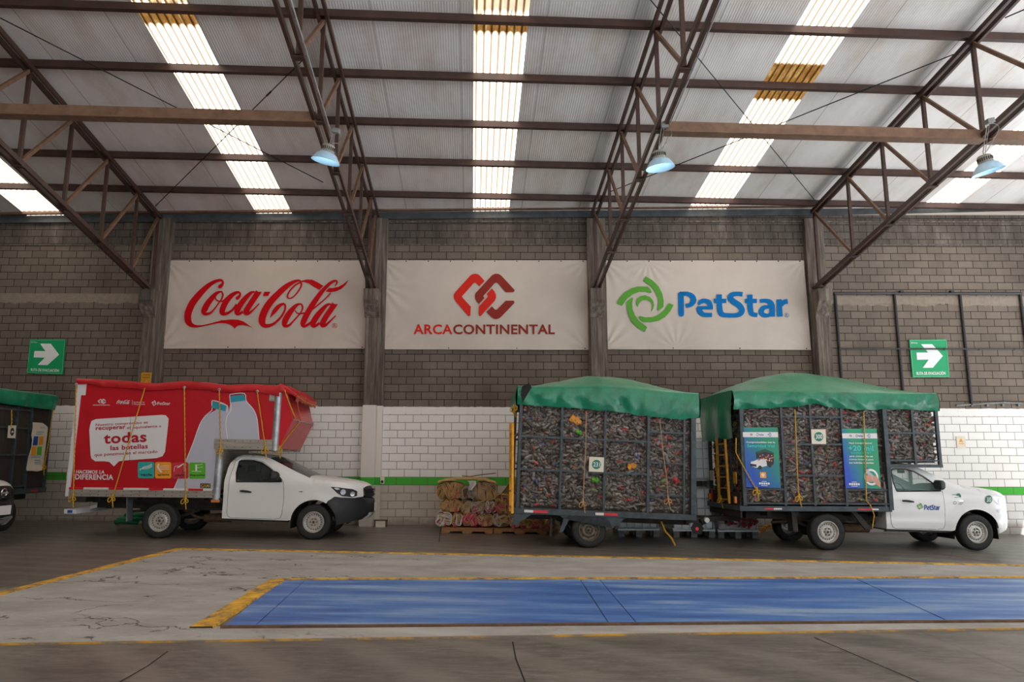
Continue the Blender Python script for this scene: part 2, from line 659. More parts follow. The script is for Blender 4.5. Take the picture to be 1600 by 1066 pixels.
def make_wall():
    m = mat('grey block wall with painted dado', S(150, 138, 128), 0.9)
    nt = m.node_tree
    g = nt.nodes.new('ShaderNodeNewGeometry')
    sp = nt.nodes.new('ShaderNodeSeparateXYZ')
    nt.links.new(g.outputs['Position'], sp.inputs[0])
    X, Z0 = sp.outputs[0], sp.outputs[2]
    Z = math_n(nt, 'ADD', Z0, math_n(nt, 'MULTIPLY', X, 0.0033))
    cb = nt.nodes.new('ShaderNodeCombineXYZ')
    nz = noise_n(nt, coords(nt, kind='Object'), 0.9, 2, 0.5)
    nt.links.new(math_n(nt, 'ADD', X, 0.12), cb.inputs[0])
    nt.links.new(math_n(nt, 'ADD', Z, math_n(nt, 'MULTIPLY_ADD', nz, 0.02, 0.22 - 0.01 - 0.2 + 10.0)), cb.inputs[1])
    br = N(nt, 'ShaderNodeTexBrick', Scale=1.0)
    br.offset = 0.5
    br.inputs['Color1'].default_value = (0.5, 0.5, 0.5, 1)
    br.inputs['Color2'].default_value = (1, 1, 1, 1)
    br.inputs['Mortar'].default_value = (0, 0, 0, 1)
    br.inputs['Mortar Size'].default_value = 0.0095
    br.inputs['Mortar Smooth'].default_value = 0.3
    br.inputs['Bias'].default_value = 0.0
    br.inputs['Brick Width'].default_value = 0.4
    br.inputs['Row Height'].default_value = 0.2
    nt.links.new(cb.outputs[0], br.inputs['Vector'])
    mort = br.outputs['Fac']
    var = math_n(nt, 'MULTIPLY', br.outputs['Color'], 1.0)
    # raw grey block
    n1 = noise_n(nt, coords(nt, (1, 1, 0.45)), 0.9, 8, 0.62)
    n2 = noise_n(nt, coords(nt), 9, 5, 0.6)
    blk = ramp(nt, n1, [(0.3, S(70, 58, 49)), (0.5, S(104, 91, 80)), (0.72, S(132, 119, 108))])
    blk = mixc(nt, 0.55, blk, mixc(nt, var, S(72, 61, 52), S(134, 120, 108)), 'MIX')
    blk = mixc(nt, math_n(nt, 'MULTIPLY', n2, 0.35), blk, S(88, 78, 70))
    # stained courses above the ledge
    top = math_n(nt, 'GREATER_THAN', Z, 7.385)
    n3 = noise_n(nt, coords(nt, (2.2, 1, 0.6)), 1.3, 7, 0.7)
    stain = ramp(nt, n3, [(0.35, S(54, 47, 42)), (0.55, S(88, 80, 74)), (0.75, S(132, 124, 118))])
    blk = mixc(nt, math_n(nt, 'MULTIPLY', top, 0.75), blk, stain)
    blk = mixc(nt, math_n(nt, 'MULTIPLY', mort, 0.95), blk, S(34, 27, 23))
    # bond beam, pale drips
    bb = math_n(nt, 'MULTIPLY', math_n(nt, 'LESS_THAN', Z, 6.0), math_n(nt, 'GREATER_THAN', Z, math_n(nt, 'MULTIPLY_ADD', n3, 0.25, 5.62)))
    blk = mixc(nt, math_n(nt, 'MULTIPLY', bb, 0.9), blk, mixc(nt, n2, S(116, 102, 90), S(160, 146, 130)))
    # painted dado
    zt = math_n(nt, 'ADD', Z, math_n(nt, 'MULTIPLY', noise_n(nt, coords(nt), 6, 3), 0.04))
    low = math_n(nt, 'LESS_THAN', zt, 3.01)
    s1 = math_n(nt, 'MULTIPLY', math_n(nt, 'LESS_THAN', X, -9.6), 0.095)
    s2 = math_n(nt, 'MULTIPLY', math_n(nt, 'GREATER_THAN', X, 5.0), -0.198)
    lvl = math_n(nt, 'ADD', math_n(nt, 'ADD', s1, s2), 1.182)
    zr = math_n(nt, 'SUBTRACT', Z, lvl)
    stripe = math_n(nt, 'MULTIPLY', math_n(nt, 'LESS_THAN', zr, 0), math_n(nt, 'GREATER_THAN', zr, -0.2))
    below = math_n(nt, 'LESS_THAN', zr, -0.2)
    n4 = noise_n(nt, coords(nt, (1, 1, 1)), 2.5, 6, 0.65)
    wp = mixc(nt, n4, S(234, 228, 222), S(246, 243, 240))
    bp = mixc(nt, n4, S(176, 166, 154), S(206, 198, 188))
    base_dirt = ramp(nt, math_n(nt, 'ADD', math_n(nt, 'SUBTRACT', Z, math_n(nt, 'MULTIPLY', n4, 0.5)), 0.2), [(0.0, (1, 1, 1, 1)), (0.14, (0, 0, 0, 1))])
    bp = mixc(nt, math_n(nt, 'GREATER_THAN', X, 8.2), bp, mixc(nt, n4, S(216, 214, 212), S(234, 232, 230)))
    paint = mixc(nt, below, wp, bp)
    paint = mixc(nt, math_n(nt, 'MULTIPLY', base_dirt, 0.6), paint, S(120, 104, 88))
    paint = mixc(nt, stripe, paint, S(72, 178, 60))
    pl = math_n(nt, 'MULTIPLY', mort, math_n(nt, 'LESS_THAN', Z, 2.8))
    paint = mixc(nt, math_n(nt, 'MULTIPLY', pl, 0.7), paint, S(104, 88, 74))
    c = mixc(nt, low, blk, paint)
    nt.links.new(c, nt.nodes['Principled BSDF'].inputs['Base Color'])
    h = math_n(nt, 'SUBTRACT', math_n(nt, 'MULTIPLY', n2, 0.3), math_n(nt, 'MULTIPLY', mort, 1.0))
    bump(nt, h, 0.6, 0.012)
    return m


def make_floor():
    m = mat('worn concrete floor', S(120, 112, 104), 0.55)
    nt = m.node_tree
    v = coords(nt, (0.35, 1.4, 1), 'Object', (0, 0, -0.25))
    n1 = noise_n(nt, v, 0.9, 8, 0.65, 0.6)
    n2 = noise_n(nt, coords(nt, (1, 1, 1)), 0.35, 4, 0.5)
    n3 = noise_n(nt, coords(nt, (6, 40, 1), 'Object', (0, 0, -0.2)), 0.5, 5, 0.7)
    c = ramp(nt, n1, [(0.28, S(78, 71, 65)), (0.5, S(98, 91, 84)), (0.75, S(126, 119, 111))])
    c = mixc(nt, math_n(nt, 'MULTIPLY', n2, 0.5), c, S(78, 71, 65))
    c = mixc(nt, math_n(nt, 'MULTIPLY', n3, 0.3), c, S(128, 121, 115))
    # expansion joints and hairline cracks
    vo = N(nt, 'ShaderNodeTexVoronoi', Scale=0.12)
    vo.feature = 'DISTANCE_TO_EDGE'
    nt.links.new(coords(nt, (1, 1, 1), 'Object', (0, 0, 0.6)), vo.inputs['Vector'])
    ck = ramp(nt, vo.outputs[0], [(0.0, (1, 1, 1, 1)), (0.002, (0, 0, 0, 1))])
    c = mixc(nt, math_n(nt, 'MULTIPLY', ck, 0.55), c, S(60, 52, 46))
    nt.links.new(c, nt.nodes['Principled BSDF'].inputs['Base Color'])
    # grain and curved tyre sweeps
    n5 = noise_n(nt, coords(nt, (2.2, 9, 1), 'Object', (0, 0, -0.15)), 2.2, 7, 0.75)
    c = mixc(nt, 0.8, c, ramp(nt, n5, [(0.34, (0.45, 0.45, 0.45, 1)), (0.5, (1, 1, 1, 1)), (0.66, (1.7, 1.7, 1.7, 1))]), 'MULTIPLY')
    wv = N(nt, 'ShaderNodeTexWave', Scale=0.55, Distortion=2.2, Detail=3.0)
    wv.wave_type = 'RINGS'
    wv.rings_direction = 'Z'
    mpv = coords(nt, (0.5, 1.3, 1), 'Object', (0, 0, 0.3))
    sh_ = nt.nodes.new('ShaderNodeVectorMath')
    sh_.operation = 'ADD'
    sh_.inputs[1].default_value = (9, -3, 0)
    nt.links.new(mpv, sh_.inputs[0])
    nt.links.new(sh_.outputs[0], wv.inputs['Vector'])
    sw = ramp(nt, wv.outputs[1], [(0.55, (0, 0, 0, 1)), (0.95, (1, 1, 1, 1))])
    c = mixc(nt, math_n(nt, 'MULTIPLY', math_n(nt, 'MULTIPLY', sw, n2), 0.8), c, S(132, 124, 116))
    nt.links.new(c, nt.nodes['Principled BSDF'].inputs['Base Color'])
    r = math_n(nt, 'MULTIPLY_ADD', n1, 0.35, 0.22)
    nt.links.new(r, nt.nodes['Principled BSDF'].inputs['Roughness'])
    bump(nt, n3, 0.12, 0.01)
    return m


def make_apron():
    m = mat('pale chipped concrete', S(170, 164, 156), 0.85)
    nt = m.node_tree
    n1 = noise_n(nt, coords(nt, (0.6, 1.4, 1)), 1.6, 8, 0.65, 0.4)
    n2 = noise_n(nt, coords(nt), 14, 5, 0.6)
    c = ramp(nt, n1, [(0.3, S(142, 138, 133)), (0.5, S(164, 162, 158)), (0.75, S(190, 189, 187))])
    c = mixc(nt, math_n(nt, 'MULTIPLY', n2, 0.4), c, S(150, 142, 132))
    wv = nt.nodes.new('ShaderNodeVectorMath')
    wv.operation = 'ADD'
    nd = N(nt, 'ShaderNodeTexNoise', Scale=2.2, Detail=6.0)
    nt.links.new(coords(nt), nd.inputs['Vector'])
    nt.links.new(coords(nt, (0.4, 1.5, 1)), wv.inputs[0])
    nt.links.new(nd.outputs['Color'], wv.inputs[1])
    vo = N(nt, 'ShaderNodeTexVoronoi', Scale=0.8)
    vo.feature = 'DISTANCE_TO_EDGE'
    nt.links.new(wv.outputs[0], vo.inputs['Vector'])
    ck = ramp(nt, vo.outputs[0], [(0.0, (1, 1, 1, 1)), (0.016, (0, 0, 0, 1))])
    tc = nt.nodes.new('ShaderNodeSeparateXYZ')
    nt.links.new(coords(nt), tc.inputs[0])
    left = ramp(nt, math_n(nt, 'MULTIPLY_ADD', tc.outputs[0], -0.25, -0.3), [(0.0, (0.12, 0.12, 0.12, 1)), (0.4, (1, 1, 1, 1))])
    patch = ramp(nt, noise_n(nt, coords(nt, (1, 1, 1)), 1.1, 3), [(0.42, (0, 0, 0, 1)), (0.5, (1, 1, 1, 1))])
    n6 = noise_n(nt, coords(nt, (1.6, 6, 1)), 3.2, 8, 0.72, 0.4)
    pit = ramp(nt, n6, [(0.60, (0, 0, 0, 1)), (0.68, (1, 1, 1, 1))])
    c = mixc(nt, math_n(nt, 'MULTIPLY', math_n(nt, 'MULTIPLY', pit, left), 0.6), c, S(108, 98, 88))
    lite = ramp(nt, n6, [(0.30, (1, 1, 1, 1)), (0.42, (0, 0, 0, 1))])
    c = mixc(nt, math_n(nt, 'MULTIPLY', lite, 0.5), c, S(204, 204, 202))
    k = math_n(nt, 'MULTIPLY', math_n(nt, 'MULTIPLY', ck, left), patch)
    c = mixc(nt, k, c, S(66, 56, 48))
    nt.links.new(c, nt.nodes['Principled BSDF'].inputs['Base Color'])
    bump(nt, math_n(nt, 'SUBTRACT', math_n(nt, 'MULTIPLY', n1, 0.6), k), 0.5, 0.02)
    return m


def make_plate():
    m = mat('worn blue steel plate', S(36, 92, 172), 0.45)
    nt = m.node_tree
    n1 = noise_n(nt, coords(nt, (0.35, 3.0, 1)), 1.1, 7, 0.6, 0.3)
    n2 = noise_n(nt, coords(nt, (1, 1, 1)), 6, 6, 0.7)
    c = ramp(nt, n1, [(0.36, S(34, 84, 164)), (0.5, S(66, 118, 192)), (0.64, S(140, 166, 200))])
    c = mixc(nt, math_n(nt, 'MULTIPLY', n2, 0.25), c, S(120, 130, 142))
    n3 = noise_n(nt, coords(nt, (3, 14, 1)), 2.5, 7, 0.75)
    c = mixc(nt, 0.5, c, ramp(nt, n3, [(0.3, (0.6, 0.6, 0.62, 1)), (0.5, (1, 1, 1, 1)), (0.7, (1.3, 1.3, 1.28, 1))]), 'MULTIPLY')
    nt.links.new(c, nt.nodes['Principled BSDF'].inputs['Base Color'])
    ck = N(nt, 'ShaderNodeTexChecker', Scale=26.0)
    nt.links.new(coords(nt, (1, 1, 1), 'Object', (0, 0, 0.78)), ck.inputs['Vector'])
    bump(nt, ck.outputs[1], 0.25, 0.004)
    return m


def make_kerb():
    m = mat('worn yellow line paint', S(232, 178, 40), 0.7)
    nt = m.node_tree
    n1 = noise_n(nt, coords(nt), 5, 7, 0.7)
    c = ramp(nt, n1, [(0.36, S(112, 98, 80)), (0.5, S(206, 154, 40)), (0.7, S(240, 192, 60))])
    nt.links.new(c, nt.nodes['Principled BSDF'].inputs['Base Color'])
    bump(nt, n1, 0.3, 0.01)
    return m


def make_faint_line():
    m = mat('nearly worn off line paint', S(176, 150, 96), 0.8)
    nt = m.node_tree
    n1 = noise_n(nt, coords(nt, (0.6, 3, 1)), 3, 7, 0.7)
    c = ramp(nt, n1, [(0.46, S(128, 118, 106)), (0.56, S(196, 150, 62)), (0.75, S(220, 170, 60))])
    nt.links.new(c, nt.nodes['Principled BSDF'].inputs['Base Color'])
    return m


def make_roof():
    m = mat('pale ribbed insulation sheet', S(200, 194, 190), 0.55)
    nt = m.node_tree
    w = N(nt, 'ShaderNodeTexWave', Scale=6.5, Distortion=0.6, Detail=1.0)
    w.inputs['Detail Scale'].default_value = 0.5
    w.bands_direction = 'X'
    nt.links.new(coords(nt), w.inputs['Vector'])
    n1 = noise_n(nt, coords(nt, (1.2, 0.35, 1)), 1.3, 7, 0.65)
    n2 = noise_n(nt, coords(nt, (5, 0.25, 1)), 1.6, 5, 0.6)
    c = ramp(nt, n1, [(0.28, S(190, 176, 166)), (0.5, S(218, 211, 207)), (0.75, S(232, 229, 227))])
    c = mixc(nt, math_n(nt, 'MULTIPLY', n2, 0.45), c, S(200, 191, 186))
    tc = nt.nodes.new('ShaderNodeSeparateXYZ')
    nt.links.new(coords(nt), tc.inputs[0])
    seam = math_n(nt, 'LESS_THAN', math_n(nt, 'ABSOLUTE', math_n(nt, 'SUBTRACT', math_n(nt, 'MODULO', math_n(nt, 'ADD', tc.outputs[0], 50.6), 1.55), 0.7)), 0.012)
    c = mixc(nt, math_n(nt, 'MULTIPLY', seam, 0.5), c, S(120, 108, 100))
    nt.links.new(c, nt.nodes['Principled BSDF'].inputs['Base Color'])
    h = math_n(nt, 'ADD', w.outputs[1], math_n(nt, 'MULTIPLY', n2, 1.2))
    bump(nt, h, 0.16, 0.02)
    return m


def make_skylight():
    m = bpy.data.materials.new('translucent skylight sheet')
    m.use_nodes = True
    nt = m.node_tree
    nt.nodes.clear()
    out = nt.nodes.new('ShaderNodeOutputMaterial')
    em = nt.nodes.new('ShaderNodeEmission')
    sp = nt.nodes.new('ShaderNodeSeparateXYZ')
    nt.links.new(coords(nt), sp.inputs[0])
    # dirt gathered along the ribs and brown sheets at the laps
    f = math_n(nt, 'ABSOLUTE', math_n(nt, 'SUBTRACT', math_n(nt, 'FRACT', math_n(nt, 'MULTIPLY', sp.outputs[0], 1 / 0.137)), 0.5))
    n1 = noise_n(nt, coords(nt, (6, 0.7, 1)), 1.5, 6, 0.7)
    rib = ramp(nt, math_n(nt, 'ADD', f, math_n(nt, 'MULTIPLY', math_n(nt, 'SUBTRACT', n1, 0.5), 0.1)), [(0.27, (0, 0, 0, 1)), (0.43, (1, 1, 1, 1))])
    clean = mixc(nt, n1, (1.0, 0.93, 0.84, 1), (1.0, 0.87, 0.72, 1))
    c = mixc(nt, math_n(nt, 'MULTIPLY', rib, 0.78), clean, S(206, 170, 124))
    at_ = nt.nodes.new('ShaderNodeAttribute')
    at_.attribute_name = 'stain'
    n2 = noise_n(nt, coords(nt, (7, 1.5, 1)), 1.5, 6, 0.75)
    br = ramp(nt, n2, [(0.3, S(90, 54, 14)), (0.5, S(158, 108, 40)), (0.7, S(206, 176, 110))])
    c = mixc(nt, math_n(nt, 'MULTIPLY', at_.outputs['Fac'], 0.97), c, br)
    nt.links.new(c, em.inputs[0])
    st = math_n(nt, 'MULTIPLY_ADD', at_.outputs['Fac'], -SKY_L * 0.78, SKY_L)
    st = math_n(nt, 'MULTIPLY', st, math_n(nt, 'MULTIPLY_ADD', rib, -0.80, 1.0))
    nt.links.new(st, em.inputs[1])
    nt.links.new(em.outputs[0], out.inputs[0])
    return m


def make_net():
    m = mat('fine dusty wire mesh', S(84, 74, 67), 0.7)
    nt = m.node_tree
    sp = nt.nodes.new('ShaderNodeSeparateXYZ')
    nt.links.new(coords(nt), sp.inputs[0])
    a = math_n(nt, 'FRACT', math_n(nt, 'MULTIPLY', math_n(nt, 'ADD', sp.outputs[0], sp.outputs[2]), 55))
    b = math_n(nt, 'FRACT', math_n(nt, 'MULTIPLY', math_n(nt, 'SUBTRACT', sp.outputs[0], sp.outputs[2]), 55))
    k = math_n(nt, 'MAXIMUM', math_n(nt, 'LESS_THAN', a, 0.045), math_n(nt, 'LESS_THAN', b, 0.045))
    nt.links.new(k, nt.nodes['Principled BSDF'].inputs['Alpha'])
    return m


SKY_L = 5.2
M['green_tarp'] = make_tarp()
M['rope'] = make_rope()
M['concrete_col'] = make_concrete_col()
M['wall'] = make_wall()
M['floor'] = make_floor()
M['apron'] = make_apron()
M['plate'] = make_plate()
M['kerb'] = make_kerb()
M['roof'] = make_roof()
M['faint_line'] = make_faint_line()
M['net'] = make_net()
M['skylight'] = make_skylight()
rnd = random.Random(7)


def struct(o):
    o['kind'] = 'structure'
    return o


# ------------------------------------------------------------------ floor and weighbridge surround
mb = MB()
SHED_X0, SHED_X1, SHED_Y0 = -20.0, 15.9, -10.5
mb.grid(30, 30, lambda a, b: (lambda x, y: (x, y, floor_z(x, y)))(SHED_X0 + (SHED_X1 - SHED_X0) * a, SHED_Y0 + (18.05 - SHED_Y0) * b))
struct(mb.build('floor', M['floor']))
mb = MB()
yard = lambda x, y: (x, y, floor_z(x, y))
mb.add([yard(-60, -60), yard(70, -60), yard(70, SHED_Y0), yard(-60, SHED_Y0)], [(0, 1, 2, 3)])
mb.add([yard(SHED_X1, SHED_Y0), yard(70, SHED_Y0), yard(70, 60), yard(SHED_X1, 60)], [(0, 1, 2, 3)])
struct(mb.build('ground', worn('sunlit concrete yard', S(188, 190, 192), S(176, 178, 180), 0.5, 0.9)))

G = lambda px, py, dz=0.0: ground(px, py, dz)
# the pale concrete surround around the recessed steel plates
yl0, yl1, ylL = G(280, 859), G(2100, 895), G(-60, 945)
nearL, nearR = G(-60, 1009), G(2100, 976)
bf0, bf1 = G(437, 907), G(2100, 904.3)
bn0, bn1 = G(337, 981), G(2100, 967.4)
mb = MB()
UPZ = Vector((0, 0, 0.012))


def slab(mb, quad, h=0.012):
    lo = [p - Vector((0, 0, 0.05)) for p in quad]
    hi = [p + Vector((0, 0, h)) for p in quad]
    n = len(quad)
    mb.add(lo + hi, [tuple(range(n - 1, -1, -1)), tuple(range(n, 2 * n))] + [(i, (i + 1) % n, n + (i + 1) % n, n + i) for i in range(n)])


slab(mb, [ylL, yl0, bf0, bn0, nearL][::-1])
slab(mb, [yl0, yl1, bf1, bf0][::-1])
slab(mb, [nearL, bn0, bn1, nearR])
struct(mb.build('floor_apron', M['apron']))


def line_strip(name, pts, wid, h=0.022, m='kerb'):
    """painted kerb line laid along points on the floor, ragged edges"""
    mb = MB()
    P = []
    for i in range(len(pts) - 1):
        k = max(4, int((pts[i + 1] - pts[i]).length / 0.12))
        for j in range(k):
            P.append(pts[i].lerp(pts[i + 1], j / k))
    P.append(pts[-1])
    vs, fs = [], []
    for i, p in enumerate(P):
        d = (P[min(i + 1, len(P) - 1)] - P[max(i - 1, 0)]).normalized()
        nn = Vector((-d.y, d.x, 0))
        a = 1 + 0.25 * (noise.noise(p * 3.1))
        b = 1 + 0.25 * (noise.noise(p * 2.7 + Vector((9, 0, 0))))
        up = Vector((0, 0, h))
        vs += [p - nn * wid / 2 * a, p - nn * wid / 2 * a * 0.9 + up, p + nn * wid / 2 * b * 0.9 + up, p + nn * wid / 2 * b]
    for i in range(len(P) - 1):
        for k in range(3):
            fs.append((4 * i + k, 4 * i + k + 1, 4 * i + k + 5, 4 * i + k + 4))
    mb.add(vs, fs)
    return struct(mb.build(name, M[m]))


line_strip('trim_1', [ylL, yl0], 0.17)
line_strip('trim_2', [yl0, yl1], 0.16)
line_strip('trim_3', [G(315, 984), G(433, 909)], 0.24, 0.03)
line_strip('trim_4', [G(433, 907.5), G(2100, 902.6)], 0.10, 0.03)
line_strip('trim_5', [nearL, nearR], 0.03, 0.016, 'faint_line')
for pts in (((801, 1003), (806, 1030), (822, 1070)), ((1272, 996), (1352, 1030), (1446, 1070)), ((262, 1018), (232, 1040), (180, 1070)), ((690, 815), (686, 848)), ((1380, 850), (1530, 876))):
    mb = MB()
    P = [G(a, b, 0.003) for a, b in pts]
    for a, b in zip(P, P[1:]):
        d = (b - a).normalized()
        nn = Vector((-d.y, d.x, 0)) * 0.007
        mb.add([a - nn, b - nn, b + nn, a + nn], [(0, 1, 2, 3)])
    struct(mb.build('floor_joint', M['dark']))
# rusty steel kerb angle along the near edge of the plates
mb = MB()
mb.bar(G(345, 982, .01), G(2100, 968.3, .01), 0.05, 0.05)
tag(mb.build('edge_angle', M['rust']), 'long rusty steel angle edging the near side of the blue plates', 'steel edging')

PL = [((437, 908), (477, 908), (398, 980), (352, 980), 'narrow blue steel end plate beside the thick yellow kerb'),
      ((478, 908), (905, 907), (950, 976), (400, 980), 'large worn blue steel plate next to the narrow end plate'),
      ((907, 907), (936, 907), (993, 975), (952, 976), 'narrow blue cover plate slanting between two large blue plates'),
      ((937, 907), (1336, 906), (1480, 973), (995, 975), 'longest blue steel plate in the middle of the weighbridge'),
      ((1338, 906), (2100, 904.8), (2100, 968.4), (1483, 973), 'blue steel plate with a dark dented seam at far end of weighbridge')]
for a, b, c, d, lab in PL:
    mb = MB()
    slab(mb, [G(*d), G(*c), G(*b), G(*a)], 0.016)
    tag(mb.build('weighbridge_plate', M['plate']), lab, 'metal plate', 'blue weighbridge plates')

# ------------------------------------------------------------------ walls
mb = MB()
mb.box2((-20, WALL_Y, -0.9), (SHED_X1, WALL_Y + 0.25, 9.0))
struct(mb.build('wall_back', M['wall']))
mb = MB()
mb.box2((-20.3, -14, -1.2), (-20, WALL_Y + 0.25, 12))
struct(mb.build('wall_left', M['wall']))
mb = MB()
mb.box2((-20, SHED_Y0 - .25, -1.2), (-3.5, SHED_Y0, 9.0))
struct(mb.build('shade_wall', M['wall']))  # unseen partial wall behind the camera, added to darken the left side
# cast ledge and plaster band under the eaves
mb = MB()
mb.box2((-20, WALL_Y - 0.035, 7.375), (SHED_X1, WALL_Y + 0.01, 7.40))
mb.box2((-20, WALL_Y - 0.05, 8.02), (SHED_X1, WALL_Y + 0.01, 8.05))
struct(mb.build('trim_6', M['concrete_col']))
mb = MB()
mb.bar(at(1290, 333, WALL_Y - .03), at(1600, 333, WALL_Y - .03), 0.05, 0.1)
struct(mb.build('trim_7', mat('pale mortar band', S(206, 190, 176), 0.9)))

# pilasters with a corbel under each truss
TW = [-14.4, -8.47, -2.66, 3.2, 9.08, 14.95]
for k, w in enumerate(TW):
    # wall is Y const: x of the truss axis where it meets the pilaster
    x = (w + sin(AL) * 17.4 / cos(AL) * 0 - 0) * cos(AL) - (17.45 - w * sin(AL)) / cos(AL) * sin(AL)
    if k == 0 or k == 5:
        continue
    mb = MB()
    yb = WALL_Y + 0.02
    mb.box2((x - 0.2, WALL_Y - 0.14, -0.9), (x + 0.30, yb, 8.1))
    mb.box2((x - 0.17, WALL_Y - 0.36, -0.9), (x + 0.17, yb, 6.02))
    # corbel
    P = [(-0.36, 5.28), (-0.62, 5.72), (-0.62, 6.02), (-0.36, 6.02)]
    vs = [(x + sx * (0.19), WALL_Y + y, z) for sx in (-1, 1) for y, z in P]
    mb.add(vs, [(0, 1, 2, 3), (7, 6, 5, 4), (0, 4, 5, 1), (1, 5, 6, 2), (2, 6, 7, 3), (3, 7, 4, 0)])
    struct(mb.build('column', M['concrete_col'], bevel=0.012))
TX = [w * cos(AL) - (17.45 - w * sin(AL)) / cos(AL) * sin(AL) for w in TW]

# ------------------------------------------------------------------ roof
ROOF_D = 0.085
sky_w = [(-12.15, -11.15), (-5.92, -4.97), (-0.05, 0.92), (5.78, 6.8), (12.05, 13.0)]
S_TOP, S_BOT = 3.0, 18.9
root_rot = (0, 0, AL)
mb = MB()
edges = [-20.5] + [e for p in sky_w for e in p] + [16.8]
for i in range(0, len(edges), 2):
    a, b = edges[i], edges[i + 1]
    nseg = max(2, int((b - a) / 0.5))
    mb.grid(nseg, 22, lambda u, v: (a + (b - a) * u, S_BOT + (S_TOP - S_BOT) * v, roof_z(S_BOT + (S_TOP - S_BOT) * v) + ROOF_D))
# unseen far pitch beyond the ridge, added behind the camera to control the light
for i in range(0, len(edges), 2):
    a, b = edges[i], edges[i + 1]
    mb.grid(6, 6, lambda u, v: (a + (b - a) * u, S_TOP - 14 * v, roof_z(S_TOP + 14 * v) + ROOF_D))
roof = mb.build('ceiling', M['roof'])
roof.rotation_euler = root_rot
struct(roof)

SKY_LAB = ['bright skylight strip crossing behind the truss at far left corner of roof',
           'bright skylight strip over the red box truck, brown band near its top',
           'bright skylight strip over the twin red diamond banner, brown band near its top',
           'bright skylight strip with a wide amber brown band halfway up',
           'bright skylight strip behind the round lamp at far right of roof']
STAIN = [[], [(8.0, 10.98, .75), (11.05, 11.5, 1.0)], [(8.0, 10.95, .7), (11.0, 11.42, 1.0)], [(11.95, 13.0, 1.0)], [(10.2, 11.0, .8)]]
for (a, b), lab, st in zip(sky_w, SKY_LAB, STAIN):
    mb = MB()
    a0_, b0_ = a, b
    a, b = a - 0.12, b + 0.12
    nu = int((b - a) / 0.137) * 6
    nv = 150
    smax = (WALL_Y + 0.12 - a * sin(AL)) / cos(AL)
    mb.grid(nu, nv, lambda u, v: (a + (b - a) * u, smax + (S_TOP - smax) * v,
                                  roof_z(smax + (S_TOP - smax) * v) + ROOF_D + 0.022 - 0.018 * cos(2 * pi * (a + (b - a) * u) / 0.137)))
    o = mb.build('skylight_sheet', M['skylight'])
    at_ = o.data.attributes.new('stain', 'FLOAT', 'POINT')
    vals = []
    for v in o.data.vertices:
        s_ = v.co.y + 0.05 * noise.noise(Vector((v.co.x * 9, v.co.y * 0.3, 3)))
        vals.append(max([k for lo, hi, k in st if lo < s_ < hi] + [0]))
    at_.data.foreach_set('value', vals)
    o.rotation_euler = root_rot
    tag(o, lab, 'skylight', 'corrugated skylight strips')
    # matching glowing strip on the added pitch, unseen behind the camera
    mb = MB()
    mb.grid(8, 20, lambda u, v: (a + (b - a) * u, S_TOP - 14 * v, roof_z(S_TOP + 14 * v) + ROOF_D + .03))
    o = mb.build('added_strip_' + str(sky_w.index((a0_, b0_)) + 1), M['skylight'])
    o.rotation_euler = root_rot
    struct(o)

# purlins: C channels across the bays
PS = [16.79 - 1.4494 * k for k in range(0, 10)]
NAMES = ['roof purlin nearest the eave, lowest of the long brown purlins', 'second roof purlin up from the eave', 'third roof purlin up from the eave, level with the box struts',
         'fourth roof purlin up from the eave', 'topmost long brown purlin crossing the whole view']
for k, s_ in enumerate(PS):
    mb = MB()
    z = roof_z(s_)
    a, b = -20, 16.6
    mb.box2((a, s_ - 0.035, z - 0.07), (b, s_ + 0.035, z + 0.075))
    mb.box2((a, s_ - 0.06, z - 0.078), (b, s_ + 0.035, z - 0.06))
    o = mb.build('roof_purlin', M['truss'])
    o.rotation_euler = root_rot
    if k < 5:
        tag(o, NAMES[k], 'purlin', 'roof purlins')
    else:
        o.name = 'hidden_purlin'
        o.parent = roof
        o.rotation_euler = (0, 0, 0)
# eave beam along the wall and the sheet flashing below it
mb = MB()
pts = [at(px, py, WALL_Y - 0.22) for px, py in ((-150, 336), (0, 331), (500, 326.5), (900, 322), (1300, 319), (1600, 312), (1750, 309))]
for i in range(len(pts) - 1):
    mb.bar(pts[i], pts[i + 1], 0.10, 0.17)
tag(mb.build('eave_beam', M['strut']), 'long brown eave beam along the top of the block wall', 'beam')
mb = MB()
for i in range(len(pts) - 1):
    o = Vector((0, 0.12, -0.17))
    mb.bar(pts[i] + o, pts[i + 1] + o, 0.02, 0.2)
struct(mb.build('trim_8', worn('blue grey sheet flashing', S(74, 80, 84), S(50, 52, 54), 3, 0.5)))

# ------------------------------------------------------------------ trusses
BOT_M = 0.185


def bot_z(s):
    return 6.08 + BOT_M * (17.5 - s)


